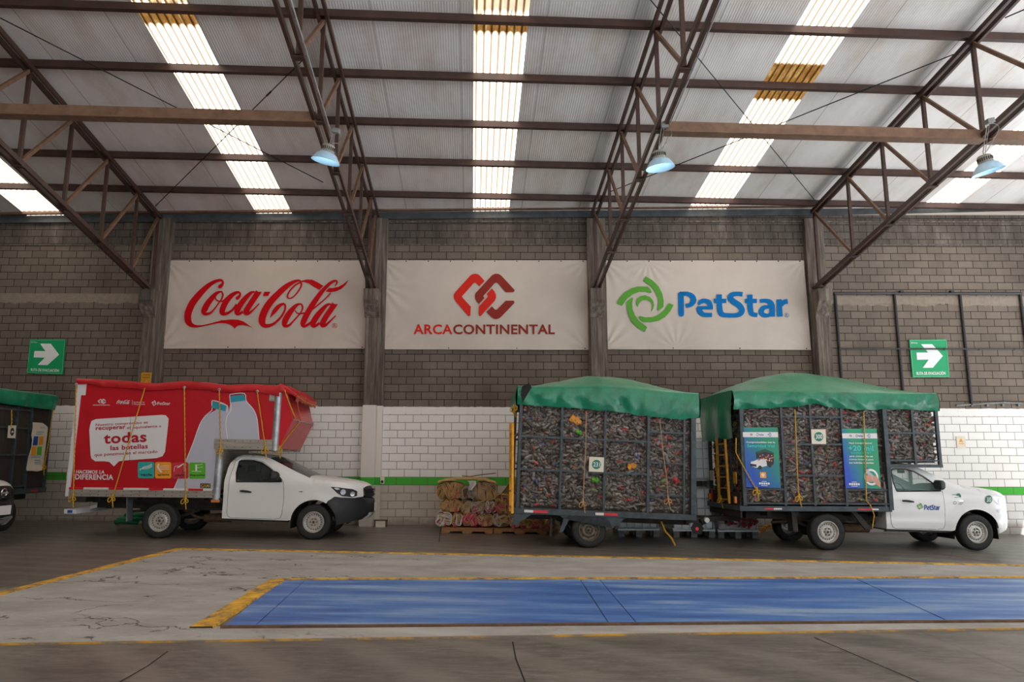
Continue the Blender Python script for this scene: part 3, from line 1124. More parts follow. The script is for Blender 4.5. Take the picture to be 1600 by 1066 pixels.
TR_LAB = {0: 'brown roof truss just outside the far left of the hall', 1: 'brown roof truss landing on the column beside the script lettered banner',
          2: 'brown roof truss between the script lettered banner and the twin diamond banner',
          3: 'brown roof truss between the twin diamond banner and the green swirl banner',
          4: 'brown roof truss landing on the column beside the conduit grid', 5: 'brown roof truss past the far right sign'}
SW = []
for k, w in enumerate(TW):
    s_wall = (WALL_Y - 0.30 - w * sin(AL)) / cos(AL)
    SW.append(s_wall)
    t = empty('roof_truss', TR_LAB[k], 'truss', frame_pt(w, s_wall, 0), root_rot, 'brown roof trusses')
    def lp(dw, s_, z):
        return (dw, s_ - s_wall, z)
    send = 5.0
    for dw in (-0.075, 0.075):
        mb = MB()
        mb.bar(lp(dw, s_wall, roof_z(s_wall) - 0.12), lp(dw, send, roof_z(send) - 0.12), 0.05, 0.10)
        mb.build('top_chord', M['truss'], t)
        mb = MB()
        mb.bar(lp(dw, s_wall, bot_z(s_wall)), lp(dw, send, bot_z(send)), 0.05, 0.10)
        mb.build('bottom_chord', M['truss'], t)
    nodes = [s_wall - 0.03] + [s for s in PS if s < s_wall - 0.75 and s > send]
    for i, s_ in enumerate(nodes):
        mb = MB()
        mb.bar(lp(0, s_, bot_z(s_)), lp(0, s_, roof_z(s_) - 0.12), 0.065, 0.065)
        mb.build('web_post', M['truss'], t)
        if i + 1 < len(nodes):
            s2 = nodes[i + 1]
            mb = MB()
            mb.bar(lp(0.0, s_, roof_z(s_) - 0.14), lp(0.0, s2, bot_z(s2) + 0.03), 0.055, 0.065)
            mb.build('web_brace', M['strut'], t)
    for s_ in nodes:
        mb = MB()
        mb.box(lp(0, s_, bot_z(s_) - 0.045), (0.2, 0.12, 0.02))
        mb.build('gusset_plate', M['truss'], t)
    mb = MB()
    mb.box(lp(0, s_wall + 0.02, bot_z(s_wall) - 0.02), (0.24, 0.28, 0.05))
    mb.build('bearing_plate', M['truss'], t)
    mb = MB()
    mb.tube([lp(0.14, s_wall - 6.5, bot_z(s_wall - 6.5) - 0.01), lp(0.14, send, bot_z(send) - 0.01)], 0.014, 6)
    mb.build('conduit', M['galv'], t)

# box struts tying the bottom chords together in two bays
for (k0, k1, lab) in ((0, 2, 'brown box strut running above the red box truck to the lamp truss'), (3, 5, 'brown box strut running above the green swirl banner')):
    sN = PS[4]
    mb = MB()
    for k in range(k0, k1):
        a = frame_pt(TW[k] + 0.05, sN, bot_z(sN) + 0.02)
        b = frame_pt(TW[k + 1] - 0.05, sN, bot_z(sN) + 0.02)
        mb.bar(a, b, 0.14, 0.20)
        mb.bar(a - Vector((0, .04, .11)), b - Vector((0, .04, .11)), 0.2, 0.02)
    tag(mb.build('box_strut', M['strut']), lab, 'strut')

# thin steel bracing rods under the sheeting
RODS = [((0, 28), (505, 285), 'thin bracing rod sloping down to the lamp over the red box truck'), ((243, 322), (482, 85), 'thin bracing rod rising from the script banner column'),
        ((1010, -8), (1273, 313), 'thin bracing rod falling to the column beside conduit grid'), ((950, 301), (1490, 85), 'thin bracing rod crossing the amber stained skylight, rising to far truss'),
        ((1570, 28), (1640, -2), 'short piece of bracing rod in the top corner by the far truss')]
for (a, b, lab) in RODS:
    mb = MB()
    pa, pb = on_roof(*a, -0.1), on_roof(*b, -0.1)
    mb.tube([pa, pb], 0.011, 6)
    mid = pa.lerp(pb, 0.8)
    d = (pb - pa).normalized() * 0.09
    mb.tube([mid - d, mid + d], 0.02, 6)
    tag(mb.build('bracing_rod', M['dark']), lab, 'rod', 'roof bracing rods')

# ------------------------------------------------------------------ high bay lamps
led = bpy.data.materials.new('led light')
led.use_nodes = True
e = led.node_tree.nodes['Principled BSDF']
e.inputs['Emission Color'].default_value = (0.85, 0.96, 1, 1)
e.inputs['Emission Strength'].default_value = 30
refl = mat('frosted lamp reflector', S(170, 205, 228), 0.35, 0, **{'Transmission Weight': 0.0})
body = mat('grey lamp body', S(140, 136, 128), 0.5)
slot = mat('lamp slot', S(46, 44, 42), 0.7)
LAMPS = [((510, 246), (518, 205), 'lit bell lamp hanging above the front of the red box truck'), ((1031, 256), (1036, 205), 'lit bell lamp hanging between the twin diamond and swirl banners'),
         ((1543, 262), (1553, 222), 'lit bell lamp hanging near the far right skylight')]
for k, (p, ptop, lab) in enumerate(LAMPS):
    Y = (11.05, 10.9, 10.75)[k]
    c = at(*p, Y)
    t = empty('high_bay_lamp', lab, 'lamp', c, (radians((8, 6, 4)[k]), radians((12, -6, -14)[k]), 0), 'high bay lamps under the trusses')
    mb = MB()
    mb.lathe([(0.245, -0.075), (0.235, -0.055), (0.17, 0.045), (0.115, 0.085), (0.108, 0.085), (0.165, 0.04), (0.228, -0.06), (0.245, -0.075)], (0, 0, 0), 'z', 40)
    mb.build('lamp_shade', refl, t, True, 60)
    mb = MB()
    mb.disc((0, 0, 0), 0.105, 'z', 24, 0.075)
    mb.build('light_source', led, t)
    mb = MB()
    mb.lathe([(0, 0.22), (0.085, 0.22), (0.105, 0.20), (0.115, 0.09), (0.118, 0.08), (0, 0.08)], (0, 0, 0), 'z', 32)
    mb.build('lamp_housing', body, t, True)
    mb = MB()
    for q in range(22):
        a = 2 * pi * q / 22
        mb.box((0.112 * cos(a), 0.112 * sin(a), 0.145), (0.012, 0.014, 0.055), (0, 0, a))
    mb.build('cooling_slot', slot, t)
    mb = MB()
    R = Euler(t.rotation_euler).to_matrix().inverted()
    hz = bot_z(PS[4]) - 0.05 - c.z
    top = R @ (Vector((at(*ptop, Y).x - c.x, 0.1, hz)))
    mb.tube([(0, 0, 0.2), (0.01, 0, 0.28), top], 0.008, 6)
    mb.tube([(0.03, 0, 0.2), (0.05, 0, 0.28), top + Vector((0.04, 0, 0))], 0.006, 6)
    mb.tube(smooth_path([tuple(top), (top.x + 0.14, top.y, top.z - 0.04), (top.x + 0.15, top.y, top.z - 0.16), (0.06, 0, 0.26), (0.02, 0, 0.21)], 6), 0.006, 6)
    mb.box(top + Vector((0.05, 0, 0.03)), (0.12, 0.1, 0.08))
    mb.build('hanger', M['tote_foot'], t)

# ------------------------------------------------------------------ banners on the wall
PETSTAR = [([(118, 128, 76), (120, 260, 76), (122, 384, 76)], True), ([(118, 121, 56), (200, 120, 58), (262, 150, 68), (284, 205, 76), (250, 260, 60), (180, 279, 54)], False),
           ([(345, 262, 30), (385, 222, 60), (435, 213, 60), (490, 236, 66), (506, 300, 72)], False), ([(334, 304, 46), (430, 304, 46), (540, 304, 46)], False),
           ([(358, 300, 76), (368, 350, 72), (420, 394, 60), (528, 398, 56)], False),
           ([(620, 128, 74), (624, 250, 74), (630, 330, 74), (652, 382, 70), (710, 401, 60), (850, 401, 60), (908, 374, 70), (922, 325, 74), (880, 268, 78), (800, 214, 78), (766, 172, 76), (788, 134, 68), (850, 120, 58), (930, 126, 60)], False),
           ([(550, 213, 58), (715, 213, 58)], False), ([(1024, 130, 72), (1028, 250, 74), (1034, 330, 74), (1058, 386, 64), (1126, 399, 56)], False), ([(960, 213, 58), (1118, 213, 58)], False),
           ([(1155, 216, 50), (1240, 212, 56), (1300, 242, 76), (1318, 310, 76), (1318, 420, 74)], False), ([(1290, 288, 40), (1210, 302, 60), (1174, 350, 72), (1200, 396, 62), (1262, 404, 50), (1292, 380, 40)], False),
           ([(1408, 192, 70), (1414, 300, 74), (1420, 420, 76)], False), ([(1440, 275, 50), (1465, 232, 64), (1524, 218, 64)], False)]
SWIRL = [[(90, 525), (140, 430), (220, 340), (330, 275), (450, 242), (605, 243), (650, 285), (675, 335), (660, 352), (560, 328), (460, 335), (360, 375), (270, 440), (180, 565)],
         [(570, 72), (690, 140), (790, 240), (850, 360), (875, 480), (872, 580), (785, 650), (765, 632), (785, 540), (778, 440), (740, 345), (670, 250), (600, 195), (530, 152)],
         [(960, 518), (1040, 550), (990, 650), (900, 750), (790, 815), (660, 840), (530, 838), (480, 790), (458, 745), (475, 733), (570, 757), (690, 752), (790, 710), (880, 630)],
         [(365, 435), (350, 530), (360, 630), (400, 730), (470, 820), (600, 920), (560, 1005), (440, 935), (340, 830), (280, 700), (255, 580), (257, 490), (350, 428)],
         [(440, 588), (412, 520), (430, 450), (490, 400), (570, 390), (650, 420), (700, 480), (717, 550), (700, 620), (655, 672), (680, 600), (682, 540), (650, 490), (590, 465), (520, 475), (475, 510), (455, 550)]]
DIAMOND_A = [[(150, 450), (440, 130), (490, 103), (545, 97), (595, 112), (635, 145), (718, 240), (615, 345), (555, 285), (530, 272), (505, 282), (275, 540), (290, 570), (448, 745), (440, 915), (415, 932), (390, 918), (150, 640), (118, 580), (110, 540), (118, 495)],
             [(860, 385), (915, 450), (940, 510), (942, 570), (915, 630), (650, 915), (625, 932), (603, 910), (603, 745), (780, 550), (775, 525), (758, 495)]]
DIAMOND_B = [[(575, 440), (860, 130), (905, 105), (950, 97), (1000, 105), (1045, 135), (1300, 410), (1305, 435), (1275, 460), (1130, 460), (985, 290), (945, 270), (915, 285), (695, 530), (695, 550), (715, 575), (610, 690), (570, 650), (535, 595), (525, 540), (540, 480)],
             [(860, 735), (915, 795), (940, 803), (970, 790), (1130, 627), (1285, 625), (1305, 655), (1295, 680), (1050, 935), (1000, 975), (945, 990), (895, 978), (850, 945), (752, 848)]]
SC1 = [[(660, 268, 30), (678, 245, 62), (712, 215, 50), (728, 175, 36), (700, 140, 44), (640, 145, 50), (560, 178, 64), (450, 258, 86), (330, 380, 106), (220, 520, 116), (160, 650, 118), (142, 740, 116), (155, 830, 108), (205, 885, 74), (290, 906, 42), (400, 895, 24), (520, 868, 24), (640, 840, 32), (720, 826, 50)],
       [(720, 335, 26), (690, 330, 30), (630, 352, 52), (560, 420, 80), (480, 520, 98), (425, 620, 102), (415, 672, 92), (445, 700, 56), (520, 682, 38), (590, 612, 26), (650, 530, 24), (700, 460, 26), (728, 390, 30), (715, 340, 30)],
       [(598, 415, 20), (615, 460, 22), (660, 487, 24), (720, 487, 26), (760, 465, 34), (800, 430, 40)],
       [(945, 450, 30), (965, 438, 56), (1000, 408, 46), (1016, 370, 34), (995, 340, 36), (945, 348, 52), (870, 395, 76), (800, 470, 90), (745, 560, 96), (718, 640, 96), (722, 682, 88), (765, 698, 56), (830, 675, 44), (900, 620, 40), (960, 545, 50)],
       [(1262, 335, 26), (1225, 335, 36), (1180, 360, 58), (1100, 440, 82), (1020, 545, 95), (972, 630, 98), (965, 682, 84), (1000, 698, 50), (1062, 660, 38)],
       [(1322, 332, 96), (1250, 440, 92), (1170, 560, 92), (1118, 645, 94), (1115, 685, 80), (1150, 692, 54), (1220, 645, 32), (1336, 525, 18)]]
SC1P = [[(690, 806), (740, 803), (860, 792), (980, 795), (1070, 825), (1150, 880), (1232, 942), (1150, 900), (1060, 885), (980, 895), (945, 920), (922, 947), (900, 915), (850, 880), (780, 858), (700, 852)], [(1270, 330), (1378, 330), (1330, 400), (1250, 360)]]
SC2 = [[(738, 176, 22), (650, 225, 26), (560, 320, 26), (524, 400, 26), (548, 440, 22), (605, 428, 22), (680, 355, 24), (740, 260, 28), (753, 200, 32), (730, 152, 36), (690, 147, 42), (610, 175, 62), (500, 245, 86), (370, 362, 102), (240, 500, 112), (150, 640, 116), (105, 760, 118), (103, 835, 110), (140, 892, 74), (215, 895, 58), (300, 860, 44), (400, 770, 36), (470, 660, 34), (488, 580, 34), (472, 538, 34), (430, 540, 45), (370, 580, 68), (310, 650, 72), (270, 705, 44), (232, 768, 6)],
       [(770, 545, 26), (735, 535, 30), (680, 552, 50), (610, 618, 80), (540, 710, 96), (488, 805, 100), (475, 875, 86), (505, 902, 54), (560, 882, 38), (640, 800, 26), (710, 720, 24), (755, 660, 24), (776, 600, 30), (765, 548, 30)],
       [(650, 640, 18), (680, 682, 20), (740, 695, 24), (810, 685, 26)],
       [(1310, 242, 12), (1343, 195, 28), (1348, 160, 32), (1310, 148, 36), (1240, 185, 52), (1150, 268, 62), (1050, 390, 78), (950, 535, 92), (860, 685, 96), (800, 805, 98), (780, 875, 82), (810, 903, 52), (860, 880, 44), (925, 835, 40)],
       [(1243, 352, 20), (1170, 430, 22), (1060, 530, 24), (930, 630, 26), (890, 665, 20)],
       [(1250, 540, 24), (1215, 538, 36), (1165, 565, 56), (1090, 645, 82), (1010, 745, 96), (955, 840, 96), (950, 890, 74), (985, 902, 50), (1062, 850, 42)],
       [(1310, 535, 96), (1240, 640, 92), (1170, 740, 92), (1115, 840, 95), (1108, 886, 78), (1150, 893, 54), (1220, 835, 32), (1330, 728, 18)]]
SC2P = [[(140, 330), (240, 330), (205, 402), (112, 402)], [(755, 150), (850, 125), (940, 130), (1020, 170), (1125, 232), (1055, 298), (960, 245), (880, 190), (810, 168), (760, 172)],
        [(1215, 268), (1290, 265), (1370, 248), (1450, 205), (1548, 128), (1490, 220), (1420, 285), (1330, 325), (1240, 340), (1160, 325)], [(1258, 535), (1366, 535), (1320, 600), (1240, 565)]]


def script_logo(mb, T):
    """red script lettering; T maps photo pixels of the big banner"""
    t1 = lambda x, y: T(280 + x / 10.657, 425 + y / 10.66)
    t2 = lambda x, y: T(400 + x / 10.66, 425 + y / 10.66)
    for st in SC1:
        stroke(mb, st, t1, 5)
    for p in SC1P:
        poly_fill(mb, p, t1)
    for st in SC2:
        stroke(mb, st, t2, 5)
    for p in SC2P:
        poly_fill(mb, p, t2)


def swirl_logo(mb, T):
    for p in SWIRL:
        poly_fill(mb, p, lambda x, y: T(955 + x / 10.664, 425 + y / 10.66))


def star_word(mb, T):
    for st, r in PETSTAR:
        stroke(mb, st, lambda x, y: T(1050 + x / 8.421, 445 + y / 8.42), 5, r)


def ring(mb, cx, cy, r, w, T, n=24):
    vs = []
    for k in range(n):
        q = 2 * pi * k / n
        vs += [T(cx + r * cos(q), cy + r * sin(q)), T(cx + (r - w) * cos(q), cy + (r - w) * sin(q))]
    mb.add(vs, [(2 * k, 2 * ((k + 1) % n), 2 * ((k + 1) % n) + 1, 2 * k + 1) for k in range(n)])


BAN = [(((260, 407), (570, 407), (573, 545), (248, 545)), 'white banner with red script lettering, hung above the red box truck'),
       (((597, 407), (918, 407), (921, 547), (591, 546)), 'white banner with interlocked red and brown diamonds, between two columns'),
       (((943, 407), (1256, 407), (1267, 547), (944, 546)), 'white banner with green swirl and blue lettering, above the caged trailer')]
YB = WALL_Y - 0.07
for bi, (cs, lab) in enumerate(BAN):
    c = [at(*p, YB) for p in cs]
    org = (c[0] + c[1] + c[2] + c[3]) / 4
    t = empty('wall_banner', lab, 'banner', org, (0, 0, 0), 'white banners on the block wall')
    mb = MB()

    def bf(u, v, c=c, org=org, bi=bi):
        p = c[0].lerp(c[1], u).lerp(c[3].lerp(c[2], u), v)
        d = 0
        for (cu, cv, k) in ((0, 0, 1), (1, 0, 1.4 if bi else .6), (0, .28 if bi == 1 else 1, 0.9), (1, 1, .7), (0, 1, .8), ((0.22 if bi == 2 else 2), 0, .8), ((0.35 if bi == 2 else 3), 1, .8)):
            du, dv = (u - cu) * 5.6, (v - cv) * 2.4
            r = math.hypot(du, dv)
            if r < 1.3:
                a = math.atan2(dv, du)
                d += k * 0.016 * sin(a * 15 + cu * 3 + bi * 2) * max(0, 1 - r / 1.3) ** 1.2 * min(1, r * 5)
        d += 0.008 * noise.noise(Vector((u * 5, v * 3, bi * 7)))
        return p - org + Vector((0, -0.006 - d, 0))
    mb.grid(150, 64, bf)
    mb.build('banner_sheet', M['banner'], t, True, 80)
    mb = MB()
    for u in range(10):
        for v in (0, 1):
            p = c[0].lerp(c[1], (u + .1) / 9.3).lerp(c[3].lerp(c[2], (u + .1) / 9.3), 0.012 if v == 0 else .985) - org
            if v == 0 or u % 3 == 0:
                mb.box(p + Vector((0, -0.02, 0)), (0.025, 0.02, 0.025))
    mb.build('eyelet', M['dark'], t)
    T = lambda x, y, org=org: at(x, y, YB - 0.024) - org
    if bi == 0:
        mb = MB()
        script_logo(mb, T)
        ring(mb, 522.9, 509, 4, .45, T)
        text(mb, 'R', (521.2, 506.6, 524.8, 511.4), T)
        mb.build('lettering', M['logo_red'], t)
    elif bi == 1:
        td = lambda x, y, T=T: T(700 + x / 12.54, 420 + y / 12.54)
        mb = MB()
        for p in DIAMOND_A:
            poly_fill(mb, p, td)
        text(mb, 'ARCA', (646, 507, 707, 522.5), T, 0.025)
        mb.build('red_emblem', M['logo_red2'], t)
        mb = MB()
        for p in DIAMOND_B:
            poly_fill(mb, p, td)
        text(mb, 'CONTINENTAL', (708, 507, 867, 522.5), T, 0.025)
        mb.build('brown_emblem', M['logo_brown'], t)
    else:
        mb = MB()
        swirl_logo(mb, T)
        mb.build('swirl_emblem', M['logo_green'], t)
        mb = MB()
        star_word(mb, T)
        ring(mb, 1229.4, 492.8, 3.4, .5, T)
        text(mb, 'R', (1228, 490.6, 1231, 495), T)
        mb.build('lettering', M['logo_blue'], t)

# ------------------------------------------------------------------ signs, conduits and small things on the wall
SG = [(((47, 530.5), (102.5, 530.5), (98, 585.5), (41.5, 583)), 'green sign with white arrow above the dark mesh cage'),
      (((1420.5, 531), (1479, 530.5), (1484, 589.5), (1426, 590)), 'green sign with white arrow, crossed by the thin conduit')]
for (cs, lab) in SG:
    Y = WALL_Y - 0.05
    c = [at(*p, Y) for p in cs]
    org = (c[0] + c[1] + c[2] + c[3]) / 4
    t = empty('evacuation_sign', lab, 'sign', org, (0, 0, 0), 'green evacuation route signs')

    def T(u, v, y=0.0, c=c, org=org):
        return c[0].lerp(c[1], u).lerp(c[3].lerp(c[2], u), v) - org + Vector((0, y, 0))
    mb = MB()
    mb.add([T(0, 0), T(1, 0), T(1, 1), T(0, 1), T(0, 0, .02), T(1, 0, .02), T(1, 1, .02), T(0, 1, .02)], [(0, 1, 2, 3), (7, 6, 5, 4), (0, 4, 5, 1), (1, 5, 6, 2), (2, 6, 7, 3), (3, 7, 4, 0)])
    mb.build('sign_panel', M['sign_green'], t)
    mb = MB()
    F = lambda x, y: T(x, y, -0.006)
    poly_fill(mb, [(0.16, 0.345), (0.47, 0.345), (0.30, 0.125), (0.60, 0.125), (0.86, 0.44), (0.56, 0.75), (0.29, 0.75), (0.47, 0.535), (0.16, 0.535)], F)
    mb.build('arrow', M['sign_white'], t)
    mb = MB()
    text(mb, 'RUTA DE EVACUACIÓN', (0.11, 0.835, 0.89, 0.935), F, 0.03)
    text(mb, 'PetStar', (0.10, 0.065, 0.22, 0.105), F)
    ring(mb, 0.065, 0.085, 0.022, .008, F)
    mb.build('lettering', M['sign_white'], t)
    mb = MB()
    for r in ([(0.02, 0.02), (0.98, 0.02)], [(0.98, 0.02), (0.98, 0.98)], [(0.02, 0.98), (0.98, 0.98)], [(0.02, 0.02), (0.02, 0.98)]):
        stroke(mb, [(*r[0], 0.012), (*r[1], 0.012)], F)
    mb.build('border', mat('pale green border', S(110, 200, 150), 0.4), t)

# yellow extinguisher notice on the first column
x = TX[1]
c = at(228.5, 589, WALL_Y - 0.38)
t = empty('yellow_notice', 'small yellow notice on the column above the red tarpaulin', 'sign', c)
mb = MB()
mb.box((0, 0, -0.03), (0.26, 0.012, 0.28))
mb.build('sign_panel', M['yellow_paint'], t)
mb = MB()
F = lambda a, b: Vector((a, -0.009, -b))
text(mb, 'EXTINTOR', (-0.1, -0.065, 0.1, -0.025), F, 0.02)
text(mb, 'PARQUE', (-0.1, -0.005, 0.1, 0.04), F, 0.02)
mb.build('lettering', M['black_print'], t)

c = at(1501.5, 691, WALL_Y - 0.012)
t = empty('warning_notice', 'small pale notice with a yellow triangle on the white wall', 'sign', c)
mb = MB()
mb.box((0, 0, 0), (0.23, 0.012, 0.30))
mb.build('sign_panel', M['cream'], t)
mb = MB()
F = lambda a, b: Vector((a, -0.009, -b))
poly_fill(mb, [(-0.06, 0.0), (0.06, 0.0), (0, -0.1)], F)
stroke(mb, [(-0.07, 0.04, 0.02), (0.07, 0.04, 0.02)], F)
mb.build('warning_triangle', M['orange_print'], t)

c = at(597.5, 751, WALL_Y - 0.19)
t = empty('wall_socket', 'small white socket box on the green stripe beside a column', 'socket', c)
mb = MB()
mb.box((0, 0, 0), (0.1, 0.06, 0.17))
mb.build('socket_box', M['cream'], t, bevel=0.006)
mb = MB()
mb.lathe([(0.0, -0.05), (0.03, -0.05), (0.035, -0.03)], (0, 0, -0.03), 'y', 14)
mb.build('plug', M['black_print'], t)

g = ground(598, 822)
t = empty('floor_box', 'small rusty framed box on the floor at the foot of a column', 'box', Vector((g.x, WALL_Y - 0.36, floor_z(g.x, WALL_Y - 0.36))))
mb = MB()
mb.box((0, 0, 0.075), (0.24, 0.2, 0.15))
mb.build('box_body', M['cream'], t)
mb = MB()
for sx in (-0.14, 0.14):
    mb.box((sx, -0.08, 0.09), (0.03, 0.06, 0.18))
mb.box((0, -0.08, 0.165), (0.34, 0.06, 0.03))
mb.build('box_frame', M['rust'], t)

# black conduit grid on the right hand bay
PIPES = [([(1305, 460), (1315, 590), (1331, 800)], 'black conduit pipe dropping beside the column'), ([(1397.5, 460), (1404, 540), (1411.5, 610), (1430, 790)], 'black conduit pipe dropping along the left edge of arrow sign'),
         ([(1500, 460), (1506, 545), (1513.5, 633)], 'black conduit pipe ending above the white paint'), ([(1594, 460), (1600, 515), (1614, 640)], 'black conduit pipe farthest from the column'),
         ([(1303, 458.5), (1596, 459)], 'long level conduit pipe along the top of the grid'), ([(1311, 545), (1500, 545.5), (1640, 546)], 'thin level conduit pipe crossing the arrow sign'),
         ([(1494, 634), (1505, 633), (1570, 629), (1640, 633)], 'grey conduit lying just above the white paint')]
for k, (p, lab) in enumerate(PIPES):
    Y = WALL_Y - (0.035 if k != 5 else 0.085)
    P = [at(a, b, Y) for a, b in p]
    if k < 4:
        P = [Vector((P[0].x, q.y, q.z)) for q in P]
    mb = MB()
    mb.tube(P, 0.036 if k < 5 else 0.022, 8)
    L0, L1 = P[0], P[-1]
    for q in range(1, 6):
        m_ = L0.lerp(L1, q / 6)
        mb.box((m_.x, Y + 0.01, m_.z), (0.05, 0.07, 0.05))
    tag(mb.build('conduit_pipe', M['pipe'] if k != 6 else M['tote_foot'], None, True), lab, 'pipe', 'conduit pipes on the block wall')
mb = MB()
for px in (1408, 1487):
    mb.box(at(px, 456, WALL_Y - 0.05), (0.09, 0.09, 0.06))
o = mb.build('trim_9', M['pipe'])
struct(o)
# ------------------------------------------------------------------ pickup cab and chassis (local: x forward, near side y = 0, wheels on z = 0)
HW = 1.80                                   # body width over the doors
YC = 0.95                                   # centre line
WB = 3.14
TOPL = [(1.25, 1.18), (1.28, 1.45), (1.33, 1.62), (1.40, 1.70), (1.50, 1.735), (1.75, 1.74), (1.98, 1.715), (2.11, 1.67), (2.40, 1.535), (2.72, 1.385), (2.98, 1.275),
        (3.10, 1.25), (3.30, 1.232), (3.55, 1.205), (3.80, 1.165), (3.98, 1.12), (4.08, 1.06)]


def ztop(x):
    P = TOPL
    if x <= P[0][0]:
        return P[0][1]
    for i in range(len(P) - 1):
        if x <= P[i + 1][0]:
            t = (x - P[i][0]) / (P[i + 1][0] - P[i][0])
            return P[i][1] + (P[i + 1][1] - P[i][1]) * t
    return P[-1][1]


AXF = WB
ARC_R, ARC_Z = 0.475, 0.345


def side_y(x, z, bulge=True):
    """inset of the body side from the near face"""
    y = (2 * YC - HW) / 2
    if z > 1.18:
        y += (z - 1.18) * 0.27
    if z < 0.6:
        y += (0.6 - z) * 0.16
    y += 0.012 * max(0, 1 - abs(z - 0.78) / 0.3)
    if x > 3.45:
        y += 0.46 * ((x - 3.45) / 0.72) ** 2.2
    if bulge:
        d = math.hypot(x - AXF, z - ARC_Z)
        y -= 0.035 * math.exp(-((d - 0.50) / 0.10) ** 2) if z < 1.0 else 0
        y += 0.012 * math.exp(-((z - 0.63) / 0.07) ** 2) if x < 2.5 else 0
    r = 0.09
    d = ztop(x) - z
    if d < r and x > 1.33:
        y += r * (1 - sqrt(max(0, 1 - ((r - max(d, 0)) / r) ** 2)))
    return y


def body_map(x, z, off=0.0, far=False):
    y = side_y(x, z) - off
    return Vector((x, 2 * YC - y if far else y, z))


WIN = [(1.50, 1.175), (1.47, 1.36), (1.49, 1.595), (1.54, 1.625), (1.80, 1.62), (1.97, 1.575), (2.14, 1.47), (2.30, 1.345), (2.42, 1.23), (2.44, 1.185)]
DOOR = [(1.36, 1.30), (1.345, 0.85), (1.345, 0.55), (1.37, 0.47), (1.42, 0.435), (2.32, 0.415), (2.44, 0.43), (2.475, 0.52), (2.50, 0.80), (2.49, 1.02), (2.465, 1.20), (2.33, 1.345), (2.15, 1.49), (1.98, 1.60), (1.80, 1.65), (1.50, 1.655), (1.42, 1.60)]
ARCH = [(AXF + ARC_R * cos(radians(a)), ARC_Z + ARC_R * sin(radians(a))) for a in range(176, 30, -8)]


def wheel(parent, x, y, far, rim_m, r=0.36, small=False, name='wheel'):
    """tyre with a pressed steel rim; outer face towards -y (near) or +y (far)"""
    sg = 1 if far else -1
    w = 0.20
    mb = MB()
    pr = [(r * .60, -w * .36), (r * .63, -w * .47), (r * .80, -w * .52), (r * .93, -w * .48), (r * .985, -w * .36), (r, -w * .2), (r, w * .2), (r * .985, w * .36), (r * .93, w * .48), (r * .8, w * .52), (r * .63, w * .47), (r * .6, w * .36)]
    mb.lathe([(a, b) for a, b in pr], (x, y, r), 'y', 56)
    for g in (-0.3, -0.1, 0.1, 0.3):
        mb.lathe([(r + 0.003, w * (g - 0.06)), (r + 0.006, w * g), (r + 0.003, w * (g + 0.06))], (x, y, r), 'y', 56)
    t = mb.build(name, M['rubber'], parent, True, 50)
    mb = MB()
    f = sg * w
    prof = [(r * .61, f * .49), (r * .58, f * .50), (r * .565, f * .38), (r * .53, f * .22), (r * .46, f * .20), (r * .40, f * .27), (r * .34, f * .36), (r * .24, f * .36), (r * .20, f * .28), (r * .13, f * .28), (r * .12, f * .42), (0.0, f * .44)]
    mb.lathe(prof, (x, y, r), 'y', 48)
    mb.lathe([(r * .58, f * .4), (r * .6, -f * .4)], (x, y, r), 'y', 32)
    rim = mb.build('rim', rim_m, t, True, 35)
    mb = MB()
    n = 8 if small else 20
    for k in range(n):
        a = 2 * pi * k / n
        rr = r * (.43 if not small else .42)
        mb.disc((x + rr * cos(a), y + f * .262, r + rr * sin(a)), r * (.032 if not small else .055), 'y', 10, 0)
    mb.build('rim_hole', M['dark'], t)
    mb = MB()
    for k in range(6):
        a = 2 * pi * k / 6
        mb.lathe([(0, f * .42), (r * .035, f * .40), (r * .035, f * .3)], (x + r * .19 * cos(a), y, r + r * .19 * sin(a)), 'y', 6)
    mb.lathe([(0, f * .5), (r * .07, f * .47), (r * .085, f * .36)], (x, y, r), 'y', 12)
    mb.build('wheel_nut', M['rust'] if not small else M['chassis'], t)
    return t


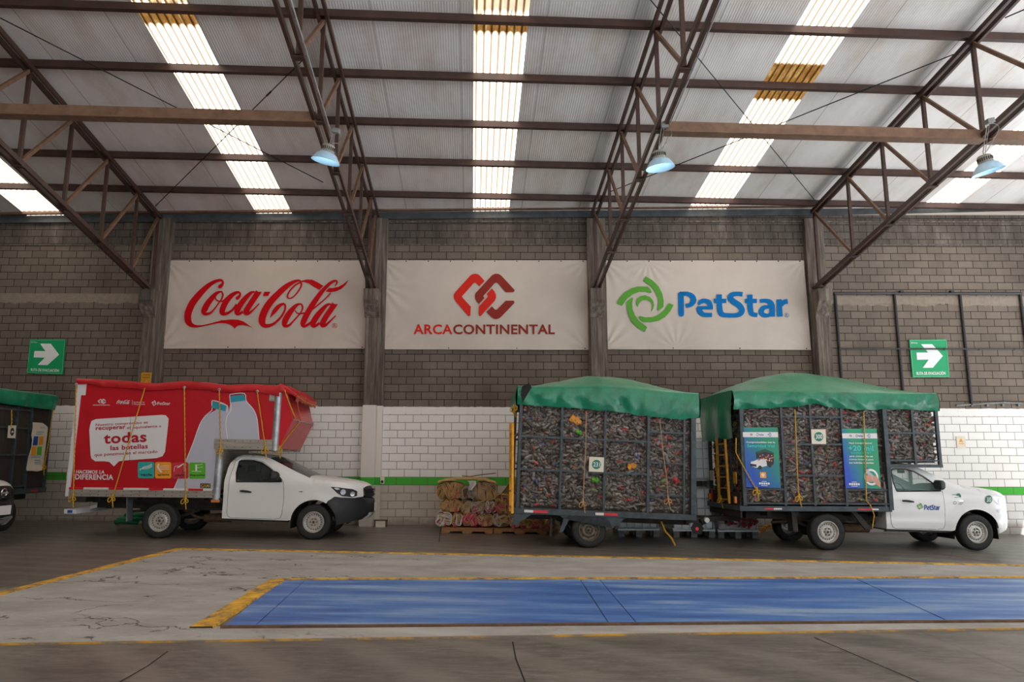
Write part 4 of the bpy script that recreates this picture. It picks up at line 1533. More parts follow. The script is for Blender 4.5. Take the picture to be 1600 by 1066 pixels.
def pickup(root, white_bumper=False, clear=False, nose_only=False):
    P = root
    # body shell: two sides, roof, hood, rear wall
    out = [(1.25, 0.42), (1.25, 0.60)] + TOPL + [(4.10, 0.95)]
    if white_bumper:
        out += [(4.16, 0.80), (4.17, 0.66), (4.10, 0.50), (3.95, 0.40), (3.62, 0.34)]
        arch = [(AXF + ARC_R * cos(radians(a)), ARC_Z + ARC_R * sin(radians(a))) for a in range(4, 180, 8)]
    else:
        out += [(4.10, 0.88), (3.92, 0.86), (3.70, 0.875), (3.55, 0.89), (3.42, 0.80)]
        arch = [(AXF + ARC_R * cos(radians(a)), ARC_Z + ARC_R * sin(radians(a))) for a in range(58, 180, 8)]
    out += arch + [(2.665, 0.40), (2.60, 0.385)]
    mb = MB()
    for far in (False, True):
        mb.panel(out, [WIN], 0.07, lambda x, z: body_map(x, z, 0, far))
    xs = [1.25 + 0.05 * k for k in range(0, 58) if 1.25 + 0.05 * k < 4.08] + [4.08]
    top = [x for x in xs if x <= 2.11 or x >= 2.96]

    def strip(xs):
        n = 14
        for i in range(len(xs) - 1):
            vs = []
            for x in (xs[i], xs[i + 1]):
                z = ztop(x)
                y0 = side_y(x, z)
                for k in range(n + 1):
                    t = k / n
                    cr = 0.05 if x > 2.5 else 0.035
                    vs.append((x + (0.10 * (1 - (2 * t - 1) ** 2) if x > 3.5 else 0) * ((x - 3.5) / .58 if x > 3.5 else 0), y0 + (2 * YC - 2 * y0) * t, z + cr * (1 - (2 * t - 1) ** 4)))
            mb.add(vs, [(k, k + 1, n + 2 + k, n + 1 + k) for k in range(n)])
    strip([x for x in top if x <= 2.12] )
    strip([2.98] + [x for x in top if x > 2.98])
    # rear wall
    mb.add([(1.25, side_y(1.25, z), z) for z in (0.42, 0.8, 1.18)] + [(1.25, 2 * YC - side_y(1.25, z), z) for z in (0.42, 0.8, 1.18)], [(0, 1, 4, 3), (1, 2, 5, 4)])
    if white_bumper:
        zz = [1.06, 0.95, 0.80, 0.66, 0.50, 0.40]
        xx = [4.08, 4.10, 4.16, 4.17, 4.10, 3.95]
        n = 10
        vs = []
        for x, z in zip(xx, zz):
            y0 = side_y(x, z)
            for k in range(n + 1):
                t = k / n
                vs.append((x + 0.10 * (1 - (2 * t - 1) ** 2), y0 + (2 * YC - 2 * y0) * t, z))
        mb.add(vs, [(i * (n + 1) + k, i * (n + 1) + k + 1, (i + 1) * (n + 1) + k + 1, (i + 1) * (n + 1) + k) for i in range(len(zz) - 1) for k in range(n)])
    body = mb.build('cab_body', M['white_paint'], P, True, 50)
    # windscreen
    mb = MB()
    n = 12
    vs = []
    xs2 = [2.10 + 0.11 * k for k in range(8)] + [2.99]
    for x in xs2:
        z = ztop(x)
        y0 = side_y(x, z) + 0.0
        for k in range(n + 1):
            t = k / n
            vs.append((x + 0.05 * (1 - (2 * t - 1) ** 2), y0 + (2 * YC - 2 * y0) * t, z + 0.035 * (1 - (2 * t - 1) ** 4)))
    mb.add(vs, [(i * (n + 1) + k, i * (n + 1) + k + 1, (i + 1) * (n + 1) + k + 1, (i + 1) * (n + 1) + k) for i in range(len(xs2) - 1) for k in range(n)])
    mb.build('windshield', M['clear_glass'] if clear else M['glass'], P, True, 60)
    for far in (False, True):
        # window glass with a black gasket
        mb = MB()
        mb.panel(WIN, (), 0.08, lambda x, z: body_map(x, z, -0.012, far))
        g = mb.build('side_window', M['clear_glass'] if clear else M['glass'], P, True)
        mb = MB()
        q = [body_map(x, z, 0.002, far) for x, z in resample(WIN, 0.05)]
        mb.tube(q + [q[0]], 0.014, 5, False)
        mb.build('gasket', M['black_plastic'], g)
        # door outline lies a little proud of the shell
        mb = MB()
        mb.panel(DOOR, [[(x, z) for x, z in WIN]], 0.07, lambda x, z: body_map(x, z, 0.004, far))
        d = mb.build('door', M['white_paint'], P, True, 50)
        mb = MB()
        q = [body_map(x, z, 0.0015, far) for x, z in resample(DOOR, 0.04)]
        mb.tube(q + [q[0]], 0.0045, 5, False)
        mb.build('door_gap', M['dark'], d)
        mb = MB()
        hy = side_y(1.7, 0.97) - 0.03
        hy = 2 * YC - hy if far else hy
        mb.tube([(1.60, hy + (0.0 if not far else 0), 0.985), (1.66, hy, 0.985), (1.76, hy, 0.975), (1.83, hy, 0.965)], [0.018, 0.022, 0.02, 0.014], 8)
        mb.build('door_handle', M['black_plastic'], d, True)
        # mirror
        mb = MB()
        sg = 1 if far else -1
        yb = 2 * YC - side_y(2.38, 1.25) if far else side_y(2.38, 1.25)
        mb.bar((2.38, yb, 1.235), (2.33, yb + sg * 0.14, 1.27), 0.05, 0.06)
        prof = []
        vs, fs = [], []
        for i, (k, xo) in enumerate(((0.75, -0.05), (1.0, -0.02), (0.95, 0.05), (0.6, 0.10), (0.2, 0.125))):
            for (a, b) in rrect(-0.11 * k, -0.085 * k, 0.11 * k, 0.085 * k, 0.045 * k, 3):
                vs.append((2.30 + xo, yb + sg * 0.17 + a, 1.31 + b * 1.15))
        n = len(vs) // 5
        for i in range(4):
            for k in range(n):
                fs.append((i * n + k, i * n + (k + 1) % n, (i + 1) * n + (k + 1) % n, (i + 1) * n + k))
        fs.append(tuple(range(n)))
        fs.append(tuple(range(4 * n, 5 * n)))
        mb.add(vs, fs)
        mb.build('door_mirror', M['black_plastic'], P, True, 40)
        # head lamp wraps round the corner
        mb = MB()
        HL = [(3.46, 1.095), (3.62, 1.085), (3.90, 1.045), (3.985, 1.0), (3.985, 0.90), (3.90, 0.875), (3.70, 0.90), (3.60, 0.965)]
        mb.panel(HL, (), 0.05, lambda x, z: body_map(x, z, 0.006, far))
        hl = mb.build('headlight', M['lamp_glass'] if white_bumper else M['black_plastic'], P, True)
        mb = MB()
        for (cx_, cz_, r_) in ((3.72, 0.985, 0.052), (3.90, 0.945, 0.045)):
            mb = MB()
            mb.panel([(cx_ + r_ * cos(k * pi / 6), cz_ + r_ * 1.15 * sin(k * pi / 6)) for k in range(12)], (), 0.05, lambda x, z: body_map(x, z, 0.012, far))
            mb.build('lamp_lens', M['chrome'], hl, True)
        mb = MB()
        mb.panel([(3.53, 1.07), (3.62, 1.072), (3.66, 1.04), (3.59, 1.03)], (), 0.05, lambda x, z: body_map(x, z, 0.012, far))
        mb.build('lamp_lens', M['chrome'], hl, True)
        # wheel housing
        mb = MB()
        yi = 0.12
        vs = []
        for (x, z) in [(AXF - ARC_R, 0.22)] + ARCH + [(AXF + ARC_R, 0.22)]:
            y = side_y(x, z) + 0.004
            for yy in (y, y + 0.55):
                vs.append((x, 2 * YC - yy if far else yy, z))
        mb.add(vs, [(2 * i, 2 * i + 1, 2 * i + 3, 2 * i + 2) for i in range(len(vs) // 2 - 1)])
        mb.build('wheel_housing', M['dark'], P, True)
    # side indicator
    mb = MB()
    mb.panel([(2.79, 0.985), (2.86, 1.0), (2.90, 0.985), (2.86, 0.975)], (), 0.05, lambda x, z: body_map(x, z, 0.01))
    mb.build('side_indicator', M['chrome'], P)
    # front bumper, grille, plate
    if not white_bumper:
        BO = [(3.42, 0.79), (3.55, 0.885), (3.70, 0.872), (3.92, 0.855), (4.06, 0.865), (4.14, 0.80), (4.17, 0.62), (4.12, 0.48), (3.95, 0.38), (3.60, 0.30)] + [(AXF + (ARC_R) * cos(radians(a)), ARC_Z + (ARC_R) * sin(radians(a))) for a in range(-4, 58, 8)]
        mb = MB()
        for far in (False, True):
            mb.panel(BO, (), 0.06, lambda x, z: body_map(x, z, 0.02, far))
        zz = [0.865, 0.80, 0.62, 0.48, 0.38]
        xx = [4.06, 4.14, 4.17, 4.12, 3.95]
        n = 10
        vs = []
        for x, z in zip(xx, zz):
            y0 = side_y(x, z) - 0.02
            for k in range(n + 1):
                t = k / n
                vs.append((x + 0.12 * (1 - (2 * t - 1) ** 2), y0 + (2 * YC - 2 * y0) * t, z))
        mb.add(vs, [(i * (n + 1) + k, i * (n + 1) + k + 1, (i + 1) * (n + 1) + k + 1, (i + 1) * (n + 1) + k) for i in range(len(zz) - 1) for k in range(n)])
        mb.build('front_bumper', M['black_plastic'], P, True, 40)
        mb = MB()
        mb.prism([(0, 0), (0.10, 0), (0.19, 0.10), (0.19, 0.13), (0.13, 0.13), (0.0, 0.06)], 0.62, 2 * YC - 0.62, lambda p: Vector((p.x + 4.06, p.y, p.z + 0.40)))
        mb.build('skid_plate', M['galv'], P)
        # grille
        mb = MB()
        n = 10
        vs = []
        for x, z in ((4.02, 1.12), (4.06, 1.08), (4.10, 0.98), (4.12, 0.87)):
            for k in range(n + 1):
                t = k / n
                vs.append((x + 0.13 * (1 - (2 * t - 1) ** 2), 0.50 + (2 * YC - 1.0) * t, z))
        mb.add(vs, [(i * (n + 1) + k, i * (n + 1) + k + 1, (i + 1) * (n + 1) + k + 1, (i + 1) * (n + 1) + k) for i in range(3) for k in range(n)])
        gr = mb.build('grille', M['black_plastic'], P, True)
        mb = MB()
        for z in (0.92, 0.97, 1.02):
            mb.tube([(4.13 + 0.13 * (1 - (2 * t / 8 - 1) ** 2) - (z - .92) * .12, 0.54 + (2 * YC - 1.08) * t / 8, z) for t in range(9)], 0.011, 6)
        mb.build('grille_bar', M['dark'], gr)
        mb = MB()
        mb.lathe([(0.055, 0), (0.075, 0.012), (0.09, 0.0)], (4.25, YC, 0.98), 'x', 24)
        mb.box((4.262, YC, 0.98), (0.012, 0.2, 0.03))
        mb.build('front_emblem', M['chrome'], gr)
        mb = MB()
        mb.box((4.30, YC, 0.66), (0.012, 0.34, 0.17))
        mb.build('licence_plate', M['white_print'], P)
    else:
        mb = MB()
        mb.panel([(3.60, 0.80), (3.72, 0.84), (3.78, 0.80), (3.66, 0.75)], (), 0.05, lambda x, z: body_map(x, z, 0.006))
        mb.build('bumper_trim', M['galv'], P)
    # interior
    mb = MB()
    mb.box((1.95, YC, 0.55), (1.35, 1.55, 0.30))
    mb.box((1.42, YC, 1.05), (0.16, 1.45, 0.62), (0, -0.12, 0))
    mb.box((1.72, YC, 0.78), (0.5, 1.45, 0.18))
    mb.box((2.72, YC, 0.98), (0.42, 1.5, 0.40))
    for y in (0.55, 1.35):
        mb.box((1.40, y, 1.42), (0.1, 0.28, 0.2))
    mb.build('seats_and_dashboard', M['black_plastic'], P)
    mb = MB()
    mb.lathe([(0.17, -0.012), (0.182, 0), (0.17, 0.012), (0.158, 0), (0.17, -0.012)], (0, 0, 0), 'x', 24)
    Rm = Euler((0, radians(-28), 0)).to_matrix()
    mb.v = [tuple(Rm @ Vector(v) + Vector((2.38, 1.33, 1.17))) for v in mb.v]
    mb.tube([(2.38, 1.33, 1.17), (2.62, 1.33, 1.04)], 0.025, 8)
    mb.box((2.37, 1.33, 1.17), (0.03, 0.34, 0.03), (0, radians(-28), 0))
    mb.box((2.20, YC, 1.57), (0.03, 0.22, 0.07))
    mb.build('steering_wheel', M['dark'], P)
    # chassis
    mb = MB()
    for y in (0.50, 1.40):
        mb.bar((-1.5, y, 0.66), (1.2, y, 0.62), 0.08, 0.14)
        mb.bar((1.2, y, 0.55), (3.6, y, 0.52), 0.08, 0.14)
        mb.tube(smooth_path([(-0.62, y, 0.60), (-0.2, y, 0.44), (0.2, y, 0.42), (0.62, y, 0.56)], 5), 0.035, 6)
    for x in (-1.3, -0.5, 0.7, 1.6, 2.6):
        mb.bar((x, 0.5, 0.62), (x, 1.4, 0.62), 0.08, 0.1)
    mb.box((2.0, YC, 0.42), (1.3, 1.45, 0.08))
    mb.build('chassis', M['chassis'], P)
    mb = MB()
    mb.tube([(0, 0.2, 0.36), (0, 1.7, 0.36)], 0.05, 10)
    mb.lathe([(0.0, -0.16), (0.1, -0.12), (0.15, 0), (0.1, 0.12), (0, 0.16)], (0, YC, 0.36), 'y', 16)
    mb.tube([(0.1, YC, 0.38), (1.8, YC, 0.45)], 0.045, 8)
    mb.build('axle', M['chassis'], P)
    mb = MB()
    mb.tube([(AXF, 0.3, 0.34), (AXF, 1.6, 0.34)], 0.04, 8)
    mb.build('axle', M['chassis'], P)
    mb = MB()
    mb.tube(smooth_path([(1.3, 0.72, 0.40), (0.6, 0.70, 0.38), (0.35, 0.62, 0.50), (0.1, 0.60, 0.58), (-0.9, 0.62, 0.5)], 5), 0.03, 8)
    mb.lathe([(0, -0.3), (0.09, -0.28), (0.09, 0.28), (0, 0.3)], (0.95, 0.72, 0.38), 'x', 14)
    mb.build('exhaust', M['rust'], P)
    mb = MB()
    mb.bar((1.25, 0.13, 0.40), (2.62, 0.13, 0.385), 0.06, 0.07)
    mb.build('sill', M['chassis'], P)
    mb = MB()
    mb.bar((1.25, 1.77, 0.40), (2.62, 1.77, 0.385), 0.06, 0.07)
    mb.build('sill', M['chassis'], P)
    rm = M['rim']
    wheel(P, 0.0, 0.13, False, rm)
    wheel(P, 0.0, 2 * YC - 0.13, True, rm)
    wheel(P, WB, 0.16, False, rm)
    wheel(P, WB, 2 * YC - 0.16, True, rm)


def rope(path, lab, name='rope', r=0.011, knot=True, group='yellow tie ropes', m='rope'):
    mb = MB()
    mb.tube(path, r, 6)
    if knot:
        p = Vector(path[-1])
        q_ = lambda a, b: tuple(p + Vector((a, -0.02, b)))
        mb.tube(smooth_path([q_(0, 0), q_(-0.06, -0.01), q_(-0.085, -0.07), q_(-0.05, -0.10), q_(-0.01, -0.05), q_(0, 0.0), q_(0.05, -0.015), q_(0.06, -0.06), q_(0.03, -0.07), q_(0.005, -0.02), q_(0.02, -0.12), q_(0.035, -0.21)], 4), r, 6)
        mb.tube([p + Vector((0, -.01, 0.06)), p + Vector((0, -.01, -0.02))], r * 2.2, 7)
    return tag(mb.build(name, M[m], None, True), lab, 'rope', group)


# ------------------------------------------------------------------ red box truck
PIT = 0.0138
LO = at(245, 843, 14.45)
FL = Frame((LO.x, LO.y, floor_z(LO.x, LO.y)), AL, PIT)
LT = empty('box_truck', 'white cab truck with a red printed cargo box, beside the script lettered banner', 'truck', FL.loc, FL.rot)
pickup(LT, False, False)
TL = lambda px, py, y=-0.012: FL.L(px, py, y)
BX0, BX1, BXC = -1.84, 2.27, 1.10           # rear, post over cab, step behind cab
BZ0, BZ1, BZT = 0.98, 1.90, 3.20
BW = 1.90
mb = MB()
side = [(BX0, BZ0 - .02), (BXC, BZ0 - .02), (BXC, BZ1), (BX1, BZ1), (BX1, BZT), (BX0, BZT)]
mb.prism(side, 0.0, BW)
box = mb.build('cargo_box', M['red_panel'], LT)
# folded nose over the windscreen
mb = MB()
NS = [(BX1, 1.87), (2.33, 1.87), (2.60, 2.50), (2.44, 3.10), (BX1, 3.20)]
mb.prism(NS, 0.02, BW - 0.02)
nose = mb.build('box_nose', worn('glossy red nose panel', S(206, 40, 52), S(190, 26, 40), 2, 0.25), LT, bevel=0.01)
mb = MB()
mb.tube([(2.605, 0.02, 2.50), (2.605, BW - .02, 2.50)], 0.012, 6)
for k in range(9):
    mb.box((2.61, 0.15 + 0.2 * k, 2.50), (0.03, 0.05, 0.02))
mb.build('hinge', M['galv'], nose)
# aluminium rails and posts
for y, s_ in ((-0.012, -1), (BW + 0.012, 1)):
    mb = MB()
    mb.box2((BX0, y - .02, 0.84), (BXC, y + .02, 0.985))
    mb.box2((BX0, y - .028, 0.905), (BXC, y + .028, 0.925))
    lr = mb.build('lower_rail', M['alu'], LT)
    mb = MB()
    for k in range(18):
        for z in (0.875, 0.95):
            mb.box((BX0 + 0.1 + k * 0.165, y + s_ * .024, z), (0.014, 0.012, 0.014))
    mb.build('rivet', M['chassis'], lr)
    mb = MB()
    mb.box2((BXC - .09, y - .02, 1.845), (BX1 - .06, y + .02, 2.06))
    mb.box2((BXC - .09, y - .027, 1.95), (BX1 - .06, y + .027, 1.97))
    lr = mb.build('overcab_rail', M['alu'], LT)
    mb = MB()
    for k in range(7):
        for z in (1.89, 2.02):
            mb.box((BXC + 0.02 + k * 0.16, y + s_ * .024, z), (0.014, 0.012, 0.014))
    mb.build('rivet', M['chassis'], lr)
mb = MB()
mb.box2((BXC, 0.02, 1.845), (BX1, BW - .02, 1.90))
mb.build('overcab_floor', M['alu'], LT)
for (x, z0, z1) in ((BX1 - 0.015, 1.83, 3.14), (BXC + 0.02, 0.80, 1.85)):
    for y in (0.03, BW - .03):
        mb = MB()
        mb.lathe([(0.075, z0), (0.075, z1)], (x, y, 0), 'z', 24)
        mb.disc((x, y, z0), 0.075, 'z', 24)
        mb.disc((x, y, z1), 0.075, 'z', 24)
        mb.build('corner_post', M['galv'], LT, True, 60)
mb = MB()
mb.box2((BXC + .02, 0.06, 1.0), (BXC + 0.05, BW - .06, 1.85))
mb.build('box_front_sheet', M['alu'], LT)
mb = MB()
for y in (-0.01, BW - .05):
    mb.box2((BX0 - .075, y - .01, 0.84), (BX0 + .012, y + .06, 3.20))
mb.box2((BX0 - .07, 0, 0.84), (BX0, BW, 0.94))
mb.box2((BX0 - .02, 0, 0.9), (BX0 + .0, BW, 3.15))
mb.box2((BX0, -0.022, 2.93), (BX0 + 0.10, 0, 3.19))
mb.build('rear_frame', M['white_print'], LT)
mb = MB()
mb.box2((BX1 - .19, -0.018, 2.88), (BX1 - .08, 0, 3.13))
mb.build('corner_patch', M['alu'], LT)
# reflective strips
for k, (a, b, red) in enumerate(((107, 129, 1), (130, 168, 0), (170, 191, 1), (192, 231, 0), (232, 253, 1), (254, 292, 0), (293, 315, 1), (316, 329, 0))):
    mb = MB()
    p, q = TL(a + 2, 762.5 + k * .9), TL(b + 2, 763 + k * .9)
    mb.box2((p.x, -0.045, 0.985), (q.x, -0.004, 1.025))
    mb.build('reflective_strip', M['refl_red'] if red else M['refl_white'], LT)
# graphics printed on the side
LYR = [0]


def TS(k):
    return lambda x, y: FL.L(x, y, -0.004 - 0.0025 * k)


def gfx(name, m, k, fn):
    mb = MB()
    fn(mb, TS(k))
    return mb.build(name, M[m] if isinstance(m, str) else m, box)


def b_back(mb, T):
    poly_fill(mb, [(337, 641), (342, 629), (356, 634), (357, 642), (364, 668), (357, 690), (339, 704), (337, 760), (338, 766), (271, 766), (299, 700), (312, 664), (321, 650)], T)


def b_front(mb, T):
    poly_fill(mb, [(361, 628), (383, 625), (396, 640), (402, 656), (405, 689), (356, 689), (353, 664), (355, 650)], T)


def outline(mb, pts, T, w=1.3):
    stroke(mb, [(a, b, w) for a, b in pts], T, 3)


gfx('bottle_picture', 'bottle_print', 1, b_back)
gfx('bottle_picture', 'bottle_print', 2, b_front)
gfx('bottle_outline', 'white_print', 3, lambda mb, T: (outline(mb, [(271, 766), (299, 700), (312, 664), (321, 650), (331, 641), (331, 630), (334, 626), (355, 634), (354, 645)], T), outline(mb, [(356, 689), (353, 664), (355, 650), (361, 640), (359, 620), (362, 616), (382, 615), (385, 627), (396, 640), (402, 656), (405, 689)], T)))
gfx('bottle_cap_picture', 'teal_print', 4, lambda mb, T: (poly_fill(mb, [(333, 627), (354, 634.5), (352, 643), (330.5, 637)], T), poly_fill(mb, [(360, 619), (381, 616.5), (384, 626), (361, 629)], T)))
gfx('speech_bubble', 'white_print', 1, lambda mb, T: poly_fill(mb, [(141, 664), (143, 658), (150, 655), (252, 648.5), (259, 649), (263.5, 654), (263, 662), (258, 706), (254, 713), (245, 716), (193, 720), (186, 721), (178, 729), (171, 722), (163, 721), (149, 721), (143, 717), (141.5, 711), (139.5, 672)], T))


def red_words(mb, T):
    text(mb, 'Nuestro compromiso es', (149.5, 662, 231, 667.5), T, 0.012, 0, 4.2)
    text(mb, 'recuperar', (149.5, 668, 196, 674.5), T, 0.03, 0, 2.5)
    text(mb, 'el equivalente a', (198.5, 666.5, 252, 672), T, 0.012, 0, 3)
    text(mb, 'todas', (162, 677, 229, 694), T, 0.05, 0, 3)
    text(mb, 'las botellas', (172.5, 696.5, 231, 704), T, 0.03, 0, 3)
    text(mb, 'que ponemos en el mercado', (147.5, 708.5, 246, 715), T, 0.012, 0, 5.5)


gfx('bubble_lettering', 'red_print', 3, red_words)


def white_words(mb, T):
    text(mb, 'HACEMOS LA', (118.5, 734.5, 163, 740), T, 0.03, 0.15, -.5)
    text(mb, 'DIFERENCIA', (117.5, 741, 177, 749.5), T, 0.035, 0.0, -.7)
    stroke(mb, [(115.5, 746.5, 1.2), (119, 746, 1.2)], T)


gfx('slogan_lettering', 'white_print', 1, white_words)


def mini_logos(mb, T):
    sc = lambda p: [(159.2 + (x - 707) / 12.54 * 0.135, 627.3 + (y - 540) / 12.54 * 0.11) for x, y in p]
    for p in DIAMOND_A + DIAMOND_B:
        poly_fill(mb, sc(p), T)
    text(mb, 'ARCACONTINENTAL', (145, 632.3, 171.5, 634), T, 0.02)
    script_logo(mb, lambda x, y: T(182 + (x - 288) * 0.0846, 625.2 + (y - 436) * 0.0846))
    stroke(mb, [(206.8, 625, .4), (206.8, 633, .4)], T)
    text(mb, 'Industria', (209, 627.3, 226, 629.8), T)
    text(mb, 'Mexicana', (209, 630.3, 226.5, 633), T)
    for p in SWIRL:
        poly_fill(mb, [(236 + x * 0.0088, 625 + y * 0.0096) for x, y in p], T)
    text(mb, 'PetStar', (246, 628.2, 266, 633), T, 0.02)


gfx('logo_row', 'white_print', 1, mini_logos)
for k, (x0, m_, w_, ix) in enumerate(((215.5, 'teal2_print', 'vacía', 0), (242.3, 'orange_print', 'aplasta', 1), (269, 'rose_print', 'cierra', 2), (295.6, 'lime_print', 'deposita', 3))):
    ic = gfx('step_icon', m_, 3, lambda mb, T: poly_fill(mb, [(x0 + (a), 722 + b + k * .3) for a, b in rrect(0, 0, 25.6, 25.5, 3)], T))
    mb = MB()
    T = TS(5)
    if ix == 0:
        for j in range(4):
            stroke(mb, smooth_path([(x0 + 3, 735.5 - j, .7), (x0 + 9, 730 + j, .7), (x0 + 16, 728 + j * 1.4, .7), (x0 + 22, 725 + j * 1.5, .7)], 3), T)
    elif ix == 1:
        stroke(mb, [(x0 + 6, 725, 2), (x0 + 4.5, 730, 3), (x0 + 8, 736, 2.6), (x0 + 11, 738, 1)], T)
        for j in range(3):
            stroke(mb, [(x0 + 8, 729 + j * 2.6, .6), (x0 + 15, 728 + j * 2.6, .6), (x0 + 22, 728 + j * 2.6, .6)], T)
    elif ix == 2:
        stroke(mb, [(x0 + 3, 737, .7), (x0 + 4, 730, .7), (x0 + 9, 728, .8)], T)
        stroke(mb, [(x0 + 8, 731, 1.6), (x0 + 13, 728, 2.2), (x0 + 18, 724.5, 1)], T)
        stroke(mb, [(x0 + 18, 725, .7), (x0 + 19, 730, .7), (x0 + 19, 737, .7)], T)
    else:
        stroke(mb, [(x0 + 11, 726, 2.6), (x0 + 11, 731, 2.6), (x0 + 11, 736, 2.8)], T)
        for (a, b, c_, d) in ((4, 736.5, 19, 737), (12, 727, 21, 725.5), (12, 731, 21, 730)):
            stroke(mb, [(x0 + a, b, .7), ((2 * x0 + a + c_) / 2, (b + d) / 2, .7), (x0 + c_, d, .7)], T)
    mb.build('hand_drawing', M['white_print'], ic)
    mb = MB()
    text(mb, w_, (x0 + 4 - (3 if ix == 3 else 0), 740 + k * .3, x0 + 22 + (2 if ix == 3 else 0), 744 + k * .3), T, 0.03)
    mb.build('icon_word', M['black_print'], ic)
gfx('maker_plate', 'black_print', 5, lambda mb, T: poly_fill(mb, [(313, 755.5), (329, 755.8), (329, 763), (313, 762.6)], T))
gfx('maker_lettering', 'gold_print', 6, lambda mb, T: text(mb, 'GAMI', (314, 756.6, 328, 762), T, 0.02, 0.15))
gfx('panel_seam', 'red_print', 4, lambda mb, T: stroke(mb, [(205, 604, .5), (203, 700, .5), (201, 764, .5)], T))
# rear step bumper, mud flap, lamps
mb = MB()
mb.box2((-1.90, -0.02, 0.49), (-1.66, BW + .02, 0.58))
for y in (0.5, 1.4):
    mb.bar((-1.75, y, 0.56), (-1.35, y, 0.66), 0.06, 0.06)
mb.build('rear_bumper', M['white_print'], LT)
mb = MB()
mb.box((-1.78, -0.024, 0.535), (0.1, 0.006, 0.06))
mb.build('bumper_sticker', M['deep_blue'], LT)
for y in (0.1, 1.55):
    mb = MB()
    mb.add([(-0.74, y, 0.82), (-0.70, y, 0.34), (-0.70, y + 0.24, 0.34), (-0.74, y + .24, 0.82), (-0.72, y, 0.82), (-0.68, y, 0.34), (-0.68, y + 0.24, 0.34), (-0.72, y + .24, 0.82)],
           [(0, 1, 2, 3), (4, 7, 6, 5), (0, 4, 5, 1), (1, 5, 6, 2), (2, 6, 7, 3), (3, 7, 4, 0)])
    mb.build('mud_flap', worn('grey mud flap', S(120, 122, 126), S(90, 90, 92), 5, 0.6), LT)
mb = MB()
mb.box((1.12, 0.0, 0.775), (0.17, 0.03, 0.05))
mb.build('marker_lamp', M['amber'], LT)
mb = MB()
mb.box((1.12, 0.03, 0.785), (0.22, 0.06, 0.10))
mb.box2((-1.80, 0.0, 0.72), (-1.5, 0.3, 0.83))
mb.box2((-1.55, 0.35, 0.70), (1.05, 1.55, 0.84))
for x in (-1.3, -0.6, 0.1, 0.8):
    mb.box2((x, 0.04, 0.78), (x + .06, BW - .04, 0.85))
mb.build('box_subframe', M['chassis'], LT)
mb = MB()
mb.tube([(-1.93, 0.0, 2.05), (-1.93, 0.0, 2.25)], 0.015, 6)
mb.box((-1.93, 0.0, 2.12), (0.03, 0.04, 0.12))
mb.build('door_bolt', M['galv'], LT)
mb = MB()
mb.tube([(-1.93, 0.0, 1.2), (-1.93, 0, 1.36)], 0.015, 6)
mb.build('door_bolt', M['galv'], LT)

# red tarpaulin lashed over the box
LM = FL.M


def red_tarp():
    mb = MB()
    x0, x1 = -1.93, 2.30

    def f(u, v):
        x = x0 + (x1 - x0) * u
        nz = noise.noise(Vector((x * 2.1, v * 4, 1.0))) * 0.02 + noise.noise(Vector((x * 6, v * 6, 4))) * 0.012
        edge = 3.24 + 0.055 * noise.noise(Vector((x * 1.3, 0, 0))) - 0.04 * max(0, u - .5) + (0.06 if u < .2 else 0) * (1 - u / .2)
        drop = 0.15 + 0.03 * noise.noise(Vector((x * 3.3, 2, 0))) + (-0.03 if u < .12 else 0) + 0.08 * max(0, (u - .88) / .12)
        sk = 0.16
        if v < sk:
            t = v / sk
            return (x, -0.05 - 0.02 * sin(t * pi) + nz, edge - drop * (1 - t))
        if v > 1 - sk:
            t = (1 - v) / sk
            return (x, BW + 0.05, edge - drop * (1 - t))
        t = (v - sk) / (1 - 2 * sk)
        return (x, -0.05 + (BW + .1) * t, edge + 0.05 * sin(pi * t) + nz * 2 * sin(pi * t) - 0.0)
    mb.grid(170, 44, f)

    def g(u, v):                                # flap over the nose
        x = 2.30 + 0.36 * u
        y = 0.0 + BW * v
        top = 3.26 - 0.22 * u ** 1.5 + 0.035 * noise.noise(Vector((x * 5, y * 3, 2)))
        return (x, y + 0.03 * noise.noise(Vector((x * 8, y * 4, 7))), top)
    mb.grid(14, 40, g)

    def hside(u, v):
        x = 2.28 + 0.38 * u
        top = 3.26 - 0.22 * u ** 1.5
        return (x, -0.02 - 0.03 * sin(v * 3) - 0.02 * noise.noise(Vector((x * 9, v * 3, 1))), top - (0.20 - 0.12 * u) * v)
    mb.grid(14, 8, hside)

    def hfront(u, v):
        y = BW * u
        return (2.66 + 0.02 * noise.noise(Vector((y * 5, v, 0))) - 0.03 * v, y, 3.04 - (0.14 + 0.05 * noise.noise(Vector((y * 4, 0, 0)))) * v + 0.035 * noise.noise(Vector((2.66 * 5, y * 3, 2))))
    mb.grid(40, 6, hfront)
    mb.v = [tuple(LM @ Vector(v)) for v in mb.v]
    o = mb.build('tarpaulin', M['red_tarp'], None, True, 70)
    tag(o, 'red tarpaulin folded over the top of the red cargo box', 'tarpaulin')


red_tarp()
RP = [((119, 602), (114.5, 777), 'yellow rope down the rear corner of the red box'), ((226.5, 606), (176, 777), 'yellow rope slanting across the white speech bubble'),
      ((288, 607), (290, 780), 'yellow rope hanging straight down between bubble and bottle pictures'), ((342.5, 610), (345, 702), 'yellow rope across the cap of the taller bottle picture'),
      ((402, 613), (415, 702), 'yellow rope beside the front post of the red box')]
for a, b, lab in RP:
    pa, pb = FL.L(*a, -0.07), FL.L(*b, -0.06)
    n = 8
    path = [LM @ (pa.lerp(pb, t / n) + Vector((0, -0.0, 0))) for t in range(n + 1)]
    o = rope(path, lab)
    mb = MB()
    mb.lathe([(0.012, -0.01), (0.03, -0.005), (0.03, 0.005), (0.012, 0.01)], LM @ (pa + Vector((0, 0.0, 0.02))), 'y', 12)
    mb.build('eyelet', M['galv'], o)
